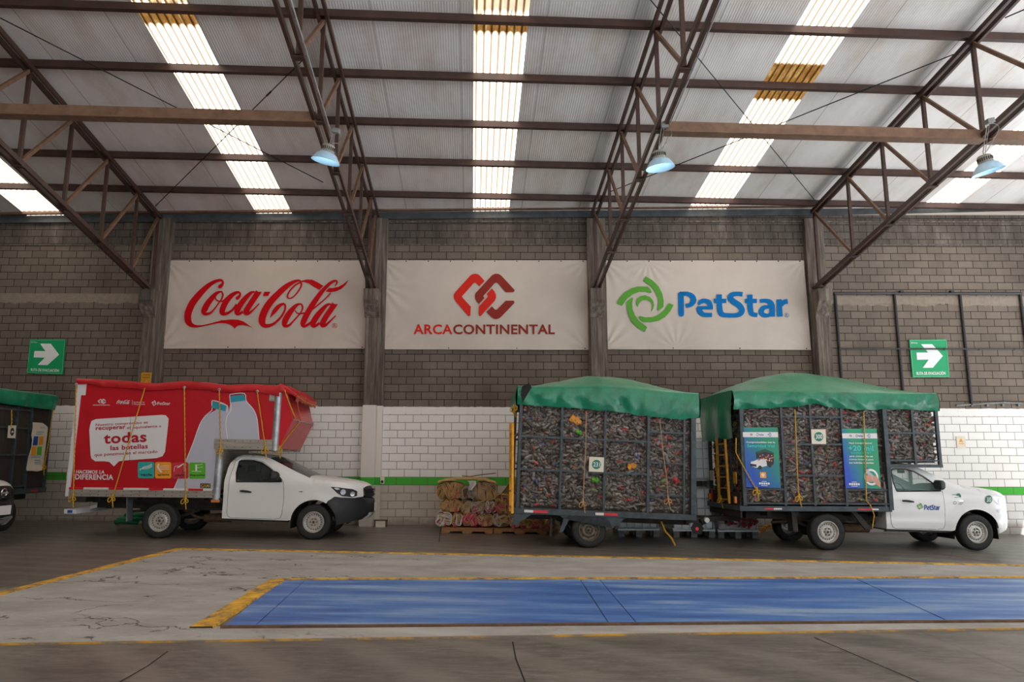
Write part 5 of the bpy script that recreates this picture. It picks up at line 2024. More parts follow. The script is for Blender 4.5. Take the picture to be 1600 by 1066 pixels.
# ropes crossing the nose
P = lambda x, y, z: LM @ Vector((x, y, z))
rope([P(2.40, -0.06, 3.12), P(2.50, 0.0, 2.85), P(2.625, 0.12, 2.52)], 'yellow rope on the near edge of folded red nose', knot=False)
rope([P(2.62, 0.05, 3.0), P(2.57, 0.40, 2.9), P(2.625, 0.55, 2.50), P(2.48, 0.30, 2.2), P(2.345, 0.05, 1.88)], 'yellow rope crossing the front face of the red nose', knot=True)
rope([P(2.66, 0.02, 3.0), P(2.675, 0.6, 2.93), P(2.675, 1.2, 2.93), P(2.67, 1.88, 2.95)], 'yellow rope gathering the front hem of the red tarpaulin', knot=False)
# ------------------------------------------------------------------ crushed bottles held in the cages
PET = [mat('crushed clear bottle', S(112, 101, 93), 0.2, 0, **{'Specular IOR Level': 0.8, 'Coat Weight': 0.5}),
       mat('crushed smoky bottle', S(90, 79, 71), 0.22, 0, **{'Specular IOR Level': 0.8}),
       mat('crushed dark bottle', S(70, 61, 54), 0.25, 0, **{'Specular IOR Level': 0.7}),
       mat('crushed pale bottle', S(146, 138, 132), 0.25, 0, **{'Specular IOR Level': 0.8}),
       mat('red label', S(186, 60, 54), 0.4), mat('orange label', S(200, 108, 60), 0.4), mat('blue label', S(66, 84, 140), 0.4), mat('green bottle', S(118, 146, 70), 0.3), mat('inner bottles', S(58, 50, 45), 0.9)]


def crushed(mb, c, ln, wd, th, R, rr):
    """one flattened crumpled bottle: neck, shoulder, dented barrel and base"""
    prof = [(-0.5, .30), (-0.47, .95), (-0.28, 1.0), (-0.1, .8), (0.08, 1.0), (0.25, .85), (0.38, .5), (0.44, .24), (0.5, .22)]
    n = 7
    vs = []
    for (a, r) in prof:
        j = rr.uniform(-0.12, 0.12)
        for k in range(n):
            q = 2 * pi * k / n
            d = 1 + rr.uniform(-0.22, 0.22)
            vs.append(c + R @ Vector((a * ln, (cos(q) * r * d + j) * wd / 2, sin(q) * r * d * th / 2 + rr.uniform(-.2, .2) * th)))
    fs = [tuple(range(n))] + [(i * n + k, i * n + (k + 1) % n, (i + 1) * n + (k + 1) % n, (i + 1) * n + k) for i in range(len(prof) - 1) for k in range(n)]
    fs.append(tuple((len(prof) - 1) * n + k for k in range(n)))
    mb.add(vs, fs)


def cargo(name, FRM, boxes, faces, lab, seed, n_per_m2=430):
    """boxes = dark cores; faces = (origin, u vector, v vector, outward normal) rectangles covered with bottles"""
    rr = random.Random(seed)
    mb = MB()
    mb.cur = 8
    for a, b in boxes:
        mb.box2(a, b)
    for (o, u, v, nrm) in faces:
        o, u, v, nrm = Vector(o), Vector(u), Vector(v), Vector(nrm)
        N_ = int(u.length * v.length * n_per_m2)
        un, vn = u.normalized(), v.normalized()
        for k in range(N_):
            a, b = rr.random(), rr.random()
            c = o + u * (0.02 + .96 * a) + v * (0.02 + .96 * b) - nrm * rr.uniform(0.0, 0.06)
            ang = rr.gauss(0.0, 0.55) if rr.random() < .7 else rr.uniform(0, pi)
            X = (un * cos(ang) + vn * sin(ang) + nrm * rr.uniform(-.35, .35)).normalized()
            Zv = (nrm + un * rr.uniform(-.5, .5) + vn * rr.uniform(-.5, .5)).normalized()
            Y = Zv.cross(X).normalized()
            Zv = X.cross(Y)
            R = Matrix((X, Y, Zv)).transposed()
            w = rr.random()
            mb.cur = 0 if w < .30 else 1 if w < .60 else 2 if w < .82 else 3 if w < .86 else 4 if w < .935 else 5 if w < .948 else 6 if w < .965 else 7 if w < .98 else 1
            small = mb.cur >= 4 and mb.cur <= 7
            s = rr.uniform(0.4, 0.8) if small else rr.uniform(0.6, 1.0)
            crushed(mb, c, 0.20 * s, 0.085 * s, 0.045 * s, R, rr)
    o = mb.build(name, PET, None, True, 75)
    o.location = FRM.loc
    o.rotation_euler = FRM.rot
    tag(o, lab, 'crushed bottles', None, 'stuff')
    return o


def tarp_over(name, FRM, x0, x1, y0, y1, top, crown, skirt_near, skirt_back, lab, x_back_low=None, seed=0, hole=False):
    """green sheet: crown(x, t) height over the top edge, skirts hang down at the near side and at the rear"""
    mb = MB()
    sx = 0.045

    def edge_z(u):
        return top(x0 + (x1 - x0) * u)

    def surf(u, v):
        x = x0 + (x1 - x0) * u
        z0 = edge_z(u)
        w1 = noise.noise(Vector((x * 1.7, v * 3, seed)))
        if v < 0.25:
            t = v / .25                                     # 0 bottom .. 1 edge
            zb = skirt_near(x)
            crease = abs(noise.noise(Vector((x * 2.2 + t * 0.8, 0.4 * t, seed + 11)))) + 0.5 * abs(noise.noise(Vector((x * 5.1 - t * 1.5, 0.6 * t, seed + 17))))
            fold = -0.09 * (0.45 - crease) * (0.35 + sin(pi * min(1, t * 1.15))) + 0.03 * sin(x * 7 + 2 * noise.noise(Vector((x * 1.2, 0, seed))) * 3) * (1 - t) ** 0.8
            return (x, y0 - 0.03 - 0.035 * sin(pi * t) + fold * 0.8 + 0.02 * w1, zb + (z0 - zb) * t + 0.012 * (1 - t) * noise.noise(Vector((x * 5, 1, seed))))
        if v > 0.85:
            t = (1 - v) / .15
            zb = skirt_near(x)
            return (x, y1 + 0.03, zb + (z0 - zb) * t)
        t = (v - .25) / .6
        prof = sin(pi * min(1, t * 1.0)) ** 0.85
        z = z0 + crown(x) * prof
        wr = -0.03 * abs(noise.noise(Vector((x * 1.6 + t * 3, t * 1.5, seed + 23)))) + 0.012 * noise.noise(Vector((x * 2.0 + t * 4, t * 2, seed + 3))) + 0.008 * noise.noise(Vector((x * 6, t * 5, seed)))
        return (x, y0 + (y1 - y0) * t, z + wr * min(1, prof * 1.5))
    nu = int((x1 - x0) / 0.05)
    mb.grid(nu, 60, surf)
    # rear and front end skirts
    for xe, sg, zb0 in ((x0, -1, skirt_back), (x1, 1, None)):
        def end(u, v):
            y = y0 - 0.03 + (y1 - y0 + .06) * u
            t = max(0, min(1, u))
            uu = 0 if sg < 0 else 1
            zt = edge_z(uu) + crown(xe) * sin(pi * t)
            zb = (zb0 if zb0 is not None else skirt_near(x1)) + (0.06 * noise.noise(Vector((y * 2, seed, 0))))
            f = 0.03 * sin(y * 8 + seed) * v
            return (xe + sg * (0.03 * sin(pi * v) + 0.0) + f * sg, y, zt + (zb - zt) * v)
        mb.grid(30, 16, end)
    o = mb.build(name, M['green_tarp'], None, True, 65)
    o.location = FRM.loc
    o.rotation_euler = FRM.rot
    tag(o, lab, 'tarpaulin', 'green tarpaulins')
    return o


def interp(P, ease=True):
    def f(x):
        if x <= P[0][0]:
            return P[0][1]
        for i in range(len(P) - 1):
            if x <= P[i + 1][0]:
                t = (x - P[i][0]) / (P[i + 1][0] - P[i][0])
                t = t * t * (3 - 2 * t) if ease else t
                return P[i][1] + (P[i + 1][1] - P[i][1]) * t
        return P[-1][1]
    return f


# ------------------------------------------------------------------ caged truck on the right
RO = at(1297, 860, 14.1)
FR = Frame((RO.x, RO.y, floor_z(RO.x, RO.y)), AL, 0.008)
RT = empty('caged_truck', 'white cab truck with two blue green posters on its bottle cage', 'truck', FR.loc, FR.rot)
pickup(RT, True, True)
CW = 1.90
CX0, CX1, CXO = -1.72, 1.35, 2.47
CZ0, CZ1, CZT = 0.88, 1.72, 3.12


def tube_part(name, p0, p1, w, m='cage', parent=RT, h=None):
    mb = MB()
    mb.bar(p0, p1, w, h or w)
    return mb.build(name, M[m], parent)


for y in (0.0, CW):
    for x, z0, z1, w in ((CX0 + .02, CZ0, CZT, .07), (-0.86, CZ0, CZT, .045), (-0.25, CZ0, CZT, .04), (0.41, CZ0, CZT, .045), (1.32, 0.80, CZT, .085), (1.92, CZ1, CZT, .045), (CXO - .03, CZ1, CZT, .06)):
        tube_part('cage_post', (x, y, z0), (x, y, z1), w)
    for x0, x1, zs in ((CX0, 1.30, (0.92,)), (-0.86, 0.41, (1.48, 2.11, 2.67)), (CX0, -0.86, (1.20,)), (0.41, 1.30, (1.20,)), (1.32, CXO, (1.80, 2.36))):
        for z in zs:
            tube_part('cage_rail', (x0, y, z), (x1, y, z), .034)
    tube_part('cage_rail', (CX0, y, CZT), (CXO, y, CZT), .05)
for z in (0.95, 1.5, 2.1, 2.7):
    tube_part('cage_rail', (CX0, 0, z), (CX0, CW, z), .035)
    tube_part('cage_rail', (CXO, 0, max(z, 1.8)), (CXO, CW, max(z, 1.8)), .035)
for y in (0.6, 1.25):
    tube_part('cage_post', (CX0, y, CZ0), (CX0, y, CZT), .04)
mb = MB()
mb.box2((CX0 - .09, -0.02, 0.765), (1.34, CW + .02, 0.87))
mb.build('flat_bed', M['cage'], RT, bevel=0.008)
mb = MB()
mb.box2((1.30, -0.02, 1.66), (CXO + .02, CW + .02, 1.725))
mb.box2((1.30, -0.015, 0.80), (1.345, CW + .015, 1.70))
mb.build('overcab_deck', M['cage'], RT, bevel=0.006)
mb = MB()
for x in (-1.2, -0.62, 0.55, 1.1):
    mb.box2((x, 0.1, 0.66), (x + .07, CW - .1, 0.77))
mb.build('subframe', M['chassis'], RT)
mb = MB()
mb.prism([(-0.72, 0.77), (-0.62, 0.77), (-0.60, 0.36), (-0.70, 0.36)], 0.06, 0.30)
mb.build('mud_flap', M['chassis'], RT)
mb = MB()
mb.prism([(0.52, 0.77), (0.62, 0.77), (0.95, 0.42), (0.80, 0.40)], 0.06, 0.10)
mb.build('bed_brace', M['chassis'], RT)
for (a, b, m) in ((-1.30, -1.12, 'refl_red'), (-1.12, -0.95, 'refl_white'), (0.62, 0.90, 'refl_red'), (0.90, 1.05, 'refl_white')):
    mb = MB()
    mb.box2((a, -0.026, 0.80), (b, -0.018, 0.83))
    mb.build('reflective_strip', M[m], RT)
for y in (0.18, CW - .18):
    mb = MB()
    mb.box((CX0 - .10, y, 0.98), (0.04, 0.08, 0.13))
    mb.build('tail_lamp', M['amber'], RT)
mb = MB()
mb.box((CX0 - .06, CW - .25, 0.98), (0.03, 0.06, 0.35))
mb.build('tail_reflector', M['refl_red'], RT)
mb = MB()
mb.box((CX0 - .06, CW - .28, 1.45), (0.02, 0.24, 0.22))
mb.build('rear_plate', M['cream'], RT)
mb = MB()
mb.box((CX0 - .06, 0.25, 1.42), (0.02, 0.15, 0.24))
mb.build('yellow_plate', M['yellow_paint'], RT)
mb = MB()
mb.box((CX0 - .04, CW / 2, 0.88), (0.03, CW * .96, 0.5))
mb.build('tail_board', M['net_dark'], RT)


def gradient_print(name, top, bot, side):
    m = mat(name, top, 0.35)
    nt = m.node_tree
    tc = nt.nodes.new('ShaderNodeTexCoord')
    sp = nt.nodes.new('ShaderNodeSeparateXYZ')
    nt.links.new(tc.outputs['Generated'], sp.inputs[0])
    k = math_n(nt, 'ADD', math_n(nt, 'MULTIPLY', sp.outputs[0], side), math_n(nt, 'MULTIPLY', sp.outputs[2], 0.55))
    n = noise_n(nt, coords(nt), 5, 5)
    k = math_n(nt, 'ADD', k, math_n(nt, 'MULTIPLY', math_n(nt, 'SUBTRACT', n, 0.5), 0.3))
    c = ramp(nt, k, [(0.25, bot), (0.75, top)])
    nt.links.new(c, nt.nodes['Principled BSDF'].inputs['Base Color'])
    return m


POST = [((1160, 668), (1215, 668), (1221, 763), (1163.5, 761.5)), ((1315, 670), (1369.5, 670), (1378, 764), (1321.5, 763))]
hand = mat('skin tone print', S(214, 150, 130), 0.5)
for k, cs in enumerate(POST):
    c = [FR.L(*p, -0.035) for p in cs]
    c[3].x = c[0].x
    c[2].x = c[1].x

    def T(u, v, y=0.0, c=c):
        return c[0].lerp(c[1], u).lerp(c[3].lerp(c[2], u), v) + Vector((0, y, 0))
    mb = MB()
    mb.add([T(0, 0), T(1, 0), T(1, 1), T(0, 1), T(0, 0, .008), T(1, 0, .008), T(1, 1, .008), T(0, 1, .008)], [(0, 1, 2, 3), (7, 6, 5, 4), (0, 4, 5, 1), (1, 5, 6, 2), (2, 6, 7, 3), (3, 7, 4, 0)])
    mm = gradient_print('blue to green print', S(14, 140, 104), S(10, 74, 176), 0.5) if k == 0 else gradient_print('blue over green print', S(16, 148, 104), S(12, 70, 190), 1.0)
    if k == 1:
        pass
    po = mb.build('poster', mm, RT)
    F = lambda lay: (lambda x, y: T(x, y, -0.004 - 0.0025 * lay))
    mb = MB()
    poly_fill(mb, [(0, 0.08), (1, 0.08), (1, 0.165), (0, 0.165)], F(0))
    mb.build('white_band', M['white_print'], po)
    mb = MB()
    for p in DIAMOND_A:
        poly_fill(mb, [(0.19 + x / 1300 * .09, 0.10 + y / 1000 * 0.04) for x, y in p], F(1))
    mb.build('red_emblem', M['logo_red2'], po)
    mb = MB()
    for p in DIAMOND_B:
        poly_fill(mb, [(0.19 + x / 1300 * .09, 0.10 + y / 1000 * 0.04) for x, y in p], F(1))
    text(mb, 'PetStar', (0.45, 0.105, 0.60, 0.14), F(1), 0.02)
    ring(mb, 0.41, 0.122, 0.025, 0.008, F(1))
    ring(mb, 0.77, 0.122, 0.035, 0.01, F(1))
    text(mb, 'PET', (0.70, 0.11, 0.79, 0.135), F(1))
    mb.build('small_emblem', M['deep_blue'], po)
    w, tl, mb3 = MB(), MB(), MB()
    if k == 0:
        text(w, 'Comprometidos con la', (0.09, 0.235, 0.90, 0.27), F(1), 0.03)
        text(tl, 'Seguridad Vial', (0.11, 0.285, 0.88, 0.35), F(1), 0.02)
        # little truck picture
        tr = MB()
        poly_fill(tr, [(0.18, 0.62), (0.19, 0.575), (0.30, 0.56), (0.40, 0.53), (0.62, 0.53), (0.64, 0.64), (0.50, 0.66), (0.32, 0.675), (0.18, 0.64)], F(1))
        tr.build('truck_picture', M['white_print'], po)
        tr = MB()
        poly_fill(tr, [(0.36, 0.42), (0.62, 0.38), (0.84, 0.43), (0.84, 0.57), (0.82, 0.62), (0.66, 0.64), (0.63, 0.525), (0.36, 0.52)], F(2))
        for cx_, cy_ in ((0.44, 0.67), (0.72, 0.63)):
            poly_fill(tr, [(cx_ + 0.05 * cos(q * pi / 8), cy_ + 0.033 * sin(q * pi / 8)) for q in range(16)], F(2))
        poly_fill(tr, [(0.18, 0.61), (0.34, 0.62), (0.34, 0.66), (0.18, 0.645)], F(2))
        tr.build('cage_picture', M['black_print'], po)
        tr = MB()
        poly_fill(tr, [(0.35, 0.415), (0.60, 0.36), (0.85, 0.42), (0.85, 0.44), (0.6, 0.41), (0.36, 0.44)], F(3))
        tr.build('tarpaulin_picture', mat('dark green print', S(30, 84, 64), .5), po)
        rr = random.Random(3)
        for m_ in ('logo_red2', 'white_print', 'orange_print', 'deep_blue'):
            tr = MB()
            for q in range(9):
                a, b = rr.uniform(.38, .82), rr.uniform(.45, .55)
                poly_fill(tr, [(a, b), (a + .03, b), (a + .03, b + .018), (a, b + .018)], F(3 + q * .1))
            tr.build('bottle_speck', M[m_], po)
        text(w, 'ffPolm', (0.5, 0.5, 0.5001, 0.5001), F(1)) if False else None
        mb3 = MB()
        poly_fill(mb3, [(0.43, 0.745), (0.60, 0.745), (0.60, 0.84), (0.43, 0.84)], F(1))
        mb3.build('orange_square', M['orange_print'], po)
        stroke(w, [(0.47, 0.79, .02), (0.56, 0.79, .02)], F(2))
        stroke(w, [(0.515, 0.76, .03), (0.515, 0.825, .03)], F(2))
        xs = [0.39 + 0.062 * q for q in range(5)]
        yy = 0.915
    else:
        text(w, 'Aquí transportamos', (0.17, 0.23, 0.83, 0.262), F(1), 0.03)
        text(tl, '+20 mil', (0.15, 0.285, 0.86, 0.375), F(1), 0.03)
        text(tl, 'botellas de PET', (0.22, 0.39, 0.80, 0.425), F(1), 0.01)
        text(w, 'para convertirlas en', (0.17, 0.452, 0.83, 0.485), F(1), 0.02)
        text(w, 'nuevas botellas para', (0.15, 0.505, 0.84, 0.538), F(1), 0.02)
        text(w, 'tus bebidas favoritas', (0.14, 0.558, 0.84, 0.588), F(1), 0.02)
        ring(w, 0.745, 0.81, 0.20, 0.05, lambda x, y: F(1)(x, 0.81 + (y - .81) * 0.68))
        tr = MB()
        poly_fill(tr, [(0.60, 0.68), (0.66, 0.67), (0.70, 0.72), (0.84, 0.80), (0.88, 0.88), (0.80, 0.90), (0.66, 0.80)], F(2))
        tr.build('bottle_picture', M['bottle_print'], po)
        tr = MB()
        poly_fill(tr, [(0.585, 0.665), (0.645, 0.645), (0.665, 0.672), (0.605, 0.69)], F(3))
        tr.build('bottle_cap_picture', M['deep_blue'], po)
        tr = MB()
        for q in range(4):
            stroke(tr, [(0.60, 0.80 + q * .026, .03), (0.68, 0.79 + q * .026, .03), (0.74, 0.81 + q * .024, .028)], F(3), 3, True)
        poly_fill(tr, [(0.80, 0.78), (0.90, 0.80), (0.985, 0.90), (0.985, 0.985), (0.86, 0.93), (0.78, 0.86)], F(3))
        tr.build('hand_picture', hand, po)
        xs = [0.10 + 0.062 * q for q in range(5)]
        yy = 0.915
    for x in xs:
        poly_fill(w, rrect(x, yy, x + 0.05, yy + 0.032, 0.008, 2), F(1))
    stroke(w, [(xs[0] + .08, yy - .018, .008), (xs[-1] - .03, yy - .018, .008)], F(1))
    stroke(w, [(xs[0] + .06, yy + .05, .008), (xs[-1] - .01, yy + .05, .008)], F(1))
    w.build('poster_lettering', M['sign_white'], po)
    tl.build('teal_lettering', mat('turquoise lettering', S(70, 200, 200), .5), po)


def number_plate(root, FRM, cs, body, name='number_board'):
    c = [FRM.L(*p, -0.035) for p in cs]

    def T(u, v, y=0.0):
        return c[0].lerp(c[1], u).lerp(c[3].lerp(c[2], u), v) + Vector((0, y, 0))
    mb = MB()
    mb.add([T(0, 0), T(1, 0), T(1, 1), T(0, 1), T(0, 0, .01), T(1, 0, .01), T(1, 1, .01), T(0, 1, .01)], [(0, 1, 2, 3), (7, 6, 5, 4), (0, 4, 5, 1), (1, 5, 6, 2), (2, 6, 7, 3), (3, 7, 4, 0)])
    b = mb.build(name, M['cream'], root)
    mb = MB()
    poly_fill(mb, [(0.5 + .31 * cos(q * pi / 12), .5 + .32 * sin(q * pi / 12)) for q in range(24)], lambda x, y: T(x, y, -.004))
    mb.build('green_disc', M['tag_green'], b)
    mb = MB()
    text(mb, body, (0.28, 0.35, 0.74, 0.65), lambda x, y: T(x, y, -.008), 0.01)
    mb.build('number', M['sign_white'], b)


number_plate(RT, FR, ((1267.5, 671), (1290, 671), (1291, 694), (1268.5, 694)), '300')
# door emblem, fender stickers
FD = lambda x, y, o=0.012: (lambda p: body_map(p.x, p.z, o))(FR.L(x, y, 0.06))
mb = MB()
for p in SWIRL:
    mb.panel([(1430.5 + x * 0.0112, 785 + y * 0.0118) for x, y in p], (), 20, FD)
mb.build('door_emblem', M['logo_green'], RT)
mb = MB()
star_word(mb, lambda x, y: FD(1443.5 + (x - 1059) * 0.141, 789 + (y - 456) * 0.205))
mb.build('door_lettering', M['deep_blue'], RT)
mb = MB()
mb.panel([(1544 + 5.6 * cos(q * pi / 9), 780.5 + 6.4 * sin(q * pi / 9)) for q in range(18)], (), 3, FD)
mb.build('green_sticker', M['tag_green'], RT)
mb = MB()
text(mb, '300', (1540.6, 777, 1547.6, 784.5), lambda x, y: FD(x, y, .016), 0.01)
mb.build('sticker_number', M['sign_white'], RT)
mb = MB()
mb.panel([(1493, 774.5), (1494, 771.5), (1498, 771), (1500.5, 774), (1500.5, 777.5), (1498, 777), (1497.5, 774.5)], (), 2, FD)
mb.build('leaf_sticker', M['tag_green'], RT)
mb = MB()
for (a, b, c_) in ((1486, 773, 1492), (1490, 777.5, 1496), (1497, 786, 1504), (1496, 788, 1502)):
    stroke(mb, [(a, b, .8), (c_, b, .8)], FD)
ring(mb, 1491.2, 785.8, 2.6, .7, FD)
mb.build('grey_sticker', M['tote_foot'], RT)

for (x0, x1, z0, z1) in ((CX0 + .04, 1.30, CZ0 + .04, CZT - .02), (1.36, CXO - .05, CZ1 + .02, CZT - .02)):
    mb = MB()
    mb.box2((x0, -0.004, z0), (x1, -0.001, z1))
    mb.build('wire_mesh', M['net'], RT)
cargo('crushed_bottle_load', FR, [((-1.62, 0.10, 0.90), (1.27, 1.80, 3.10)), ((1.38, 0.10, 1.76), (2.40, 1.80, 3.08))],
      [((-1.66, 0.06, 0.92), (2.94, 0, 0), (0, 0, 2.2), (0, -1, 0)), ((1.36, 0.06, 1.78), (1.07, 0, 0), (0, 0, 1.32), (0, -1, 0)),
       ((-1.66, 0.05, 0.95), (0, 1.8, 0), (0, 0, 2.1), (-1, 0, 0))], 'mass of crushed bottles filling the cage with the two posters', 11)
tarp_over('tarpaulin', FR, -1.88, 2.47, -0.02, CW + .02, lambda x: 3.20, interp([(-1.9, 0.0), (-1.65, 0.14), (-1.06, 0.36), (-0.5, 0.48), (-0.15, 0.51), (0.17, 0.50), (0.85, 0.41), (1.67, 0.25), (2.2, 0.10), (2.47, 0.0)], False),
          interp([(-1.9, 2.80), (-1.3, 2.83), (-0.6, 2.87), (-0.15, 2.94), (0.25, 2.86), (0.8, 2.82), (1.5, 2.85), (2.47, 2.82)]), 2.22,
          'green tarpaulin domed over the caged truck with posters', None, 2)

# yellow ladder hooked on the rear of the caged truck
LADX = CX0 - 0.13


def ladder(FRM, pts, lab, rungs, w=0.045):
    mb = MB()
    (a0, a1), (b0, b1) = pts
    mb.bar(a0, a1, w, w)
    mb.bar(b0, b1, w, w)
    o = mb.build('ladder', M['yellow_paint'])
    for k in range(rungs):
        t = (k + .35) / rungs
        mb = MB()
        mb.bar(Vector(a0).lerp(Vector(a1), t), Vector(b0).lerp(Vector(b1), t), 0.03, 0.03)
        mb.build('rung', M['yellow_paint'], o)
    o.location = FRM.loc
    o.rotation_euler = FRM.rot
    return tag(o, lab, 'ladder', 'yellow ladders')


def rear_y(px, py, FRM, X):
    o = FRM.inv @ CAMP
    d = FRM.inv.to_3x3() @ raydir(px, py)
    t = (X - o.x) / d.x
    return o + d * t


q = [rear_y(a, b, FR, LADX) for a, b in ((1124, 786), (1119.5, 684), (1139.5, 787), (1132.5, 682))]
ladder(FR, ((tuple(q[0]), tuple(q[1])), (tuple(q[2]), tuple(q[3]))), 'yellow ladder leaning on the tail of the caged truck with posters', 6)

RM = FR.M
rp = lambda px, py, y=-0.07: RM @ FR.L(px, py, y)
rope([RM @ Vector((-1.84, -0.05, 2.22)), rp(1150, 708), rp(1166, 738), rp(1182, 766)], 'yellow rope slanting over the poster with a picture of a truck')
rope([rp(1242, 640), rp(1244, 690), rp(1246, 740), rp(1248, 776)], 'yellow rope hanging beside the square 300 board')
rope([rp(1349.5, 643), rp(1351, 690), rp(1353, 740), rp(1353.5, 782)], 'yellow rope hanging down over the +20 mil poster', knot=False)
rope([rp(1353.5, 768, -.08), rp(1354, 783, -.09), rp(1360, 790, -.1), rp(1366, 805, -.1), rp(1363, 825, -.1)], 'loose yellow rope end curling below the +20 mil poster', knot=False)
rope([RM @ Vector((CX0 - .12, 1.35, 2.15)), RM @ Vector((CX0 - .16, 1.05, 1.5)), RM @ Vector((CX0 - .16, 0.85, 0.98))], 'thin yellow rope across the tail of caged truck, behind ladder', knot=True, r=0.008)

# ------------------------------------------------------------------ caged trailer
tl_ = at(920, 857, 13.95)
FT = Frame((tl_.x, tl_.y, floor_z(tl_.x, tl_.y)), AL, 0.042)
TT = empty('caged_trailer', 'cage trailer full of crushed bottles with square 231 board', 'trailer', FT.loc, FT.rot)
V = lambda px, py, y=0.0: FT.L(px, py, y)
a0, a1 = V(812, 640), V(806, 795)
r0, r1 = V(1086, 660), V(1087, 812)
TX0, TX1 = (a0.x + a1.x) / 2, (r0.x + r1.x) / 2
TZ0, TZT = V(870, 799).z + .04, V(880, 632).z + 0.05


def cp(n, p0, p1, w, h=None):
    return tube_part(n, p0, p1, w, 'cage', TT, h)


xs = [TX0 + .03] + [(V(a, b).x + V(c_, d).x) / 2 for (a, b, c_, d) in ((878, 638, 875, 795), (946, 643, 943, 798), (1013, 650, 1012, 800), (1068, 656, 1069, 802))] + [TX1 - .05]
for y in (0.0, CW):
    for k, x in enumerate(xs):
        cp('cage_post', (x, y, TZ0), (x, y, TZT), (.06, .045, .045, .05, .035, .10)[k])
    for z in ((V(878, 684).z + V(810, 682).z) / 2, (V(875, 736).z + V(810, 733).z) / 2):
        cp('cage_rail', (xs[0], y, z), (xs[3], y, z), .036)
    for z in (V(1040, 676).z, V(1040, 724).z, V(1040, 774).z):
        cp('cage_rail', (xs[3], y, z), (xs[4], y, z), .034)
    cp('cage_rail', (TX0, y, TZT), (TX1, y, TZT), .05)
for z in (1.0, 1.6, 2.2):
    cp('cage_rail', (TX0, 0, z), (TX0, CW, z), .04)
    cp('cage_rail', (TX1, 0, z), (TX1, CW, z), .04)
mb = MB()
mb.box2((TX0 - .05, -0.02, TZ0 - .12), (TX1 + .02, CW + .02, TZ0))
mb.build('flat_bed', M['cage'], TT, bevel=0.008)
mb = MB()
mb.prism([(TX0 - .02, TZ0 - .1), (TX0 + 0.35, TZ0 - .1), (TX0 + .02, TZ0 - .33), (TX0 - .05, TZ0 - .33)], -0.01, 0.04)
mb.build('corner_gusset', M['cage'], TT)
mb = MB()
mb.prism([(-0.62, TZ0 - .1), (0.75, TZ0 - .1), (0.46, 0.40), (0.36, 0.64), (-0.36, 0.64), (-0.52, 0.30), (-0.60, 0.28), (-0.52, 0.55)], -0.01, 0.03)
mb.build('mudguard', M['cage'], TT)
mb = MB()
mb.prism([(-0.62, TZ0 - .1), (0.75, TZ0 - .1), (0.46, 0.40), (0.36, 0.64), (-0.36, 0.64), (-0.52, 0.30), (-0.60, 0.28), (-0.52, 0.55)], CW - .03, CW + .01)
mb.build('mudguard', M['cage'], TT)
mb = MB()
for y in (0.45, 1.45):
    mb.bar((TX0, y, TZ0 - .18), (TX1, y, TZ0 - .18), 0.07, 0.12)
    mb.tube(smooth_path([(-0.6, y, .5), (-.2, y, .38), (.2, y, .38), (.6, y, .5)], 4), 0.03, 6)
mb.tube([(0, 0.1, 0.36), (0, 1.8, 0.36)], 0.045, 8)
mb.bar((-.75, 0.15, .55), (-.75, 0.15, .18), 0.05, 0.05)
mb.build('trailer_chassis', M['chassis'], TT)
mb = MB()
zd = TZ0 - .16
mb.bar((TX1 - .1, 0.4, zd), (TX1 + 1.0, 0.95, zd + .06), 0.08, 0.1)
mb.bar((TX1 - .1, 1.5, zd), (TX1 + 1.0, 0.95, zd + .06), 0.08, 0.1)
mb.bar((TX1 + .4, 0.95, zd + 0.02), (TX1 + 1.35, 0.95, zd + .08), 0.08, 0.1)
mb.build('drawbar', M['chassis'], TT)
mb = MB()
p = V(1094, 826, -.03)
mb.lathe([(0, -.02), (0.13, -.02), (0.13, 0.02), (0, .02)], (p.x - .06, -.03, p.z), 'y', 6)
mb.tube([(p.x + .02, 0.0, p.z + .12), (p.x + .18, 0.02, p.z + .2)], 0.07, 12)
mb.build('jockey_wheel', M['dark'], TT)
mb = MB()
mb.disc((p.x - .07, -.055, p.z - .01), 0.035, 'y', 16)
mb.build('red_reflector', M['refl_red'], TT)
mb = MB()
mb.lathe([(0, -.05), (0.05, -.05), (0.06, 0.02)], (p.x + .12, -.05, p.z + .17), 'y', 12)
mb.build('hub_cap', M['rim'], TT)
for (pa, pb, pm) in ((819, 833, 'refl_white'), (833.5, 856, 'refl_red'), (930, 943, 'refl_white'), (944, 965, 'refl_red')):
    A, B = V(pa, 798 if pa < 900 else 803), V(pb, 798 if pa < 900 else 803)
    mb = MB()
    mb.box2((A.x, -.03, TZ0 - .085), (B.x, -.021, TZ0 - .035))
    mb.build('reflective_strip', M[pm], TT)
wheel(TT, 0.0, 0.13, False, M['rim_dirty'], 0.345, True)
wheel(TT, 0.0, CW - .13, True, M['rim_dirty'], 0.345, True)
number_plate(TT, FT, ((921, 714), (944, 715), (943, 738), (920, 737)), '231')
mb = MB()
mb.box2((TX0 + .06, -0.004, TZ0 + .02), (TX1 - .08, -0.001, TZT - .02))
mb.build('wire_mesh', M['net'], TT)
cargo('crushed_bottle_load', FT, [((TX0 + .1, 0.1, TZ0), (TX1 - .08, 1.8, TZT))],
      [((TX0 + .06, 0.06, TZ0 + .02), (TX1 - TX0 - .1, 0, 0), (0, 0, TZT - TZ0 - .04), (0, -1, 0))], 'mass of crushed bottles filling the cage trailer with 231 board', 23)
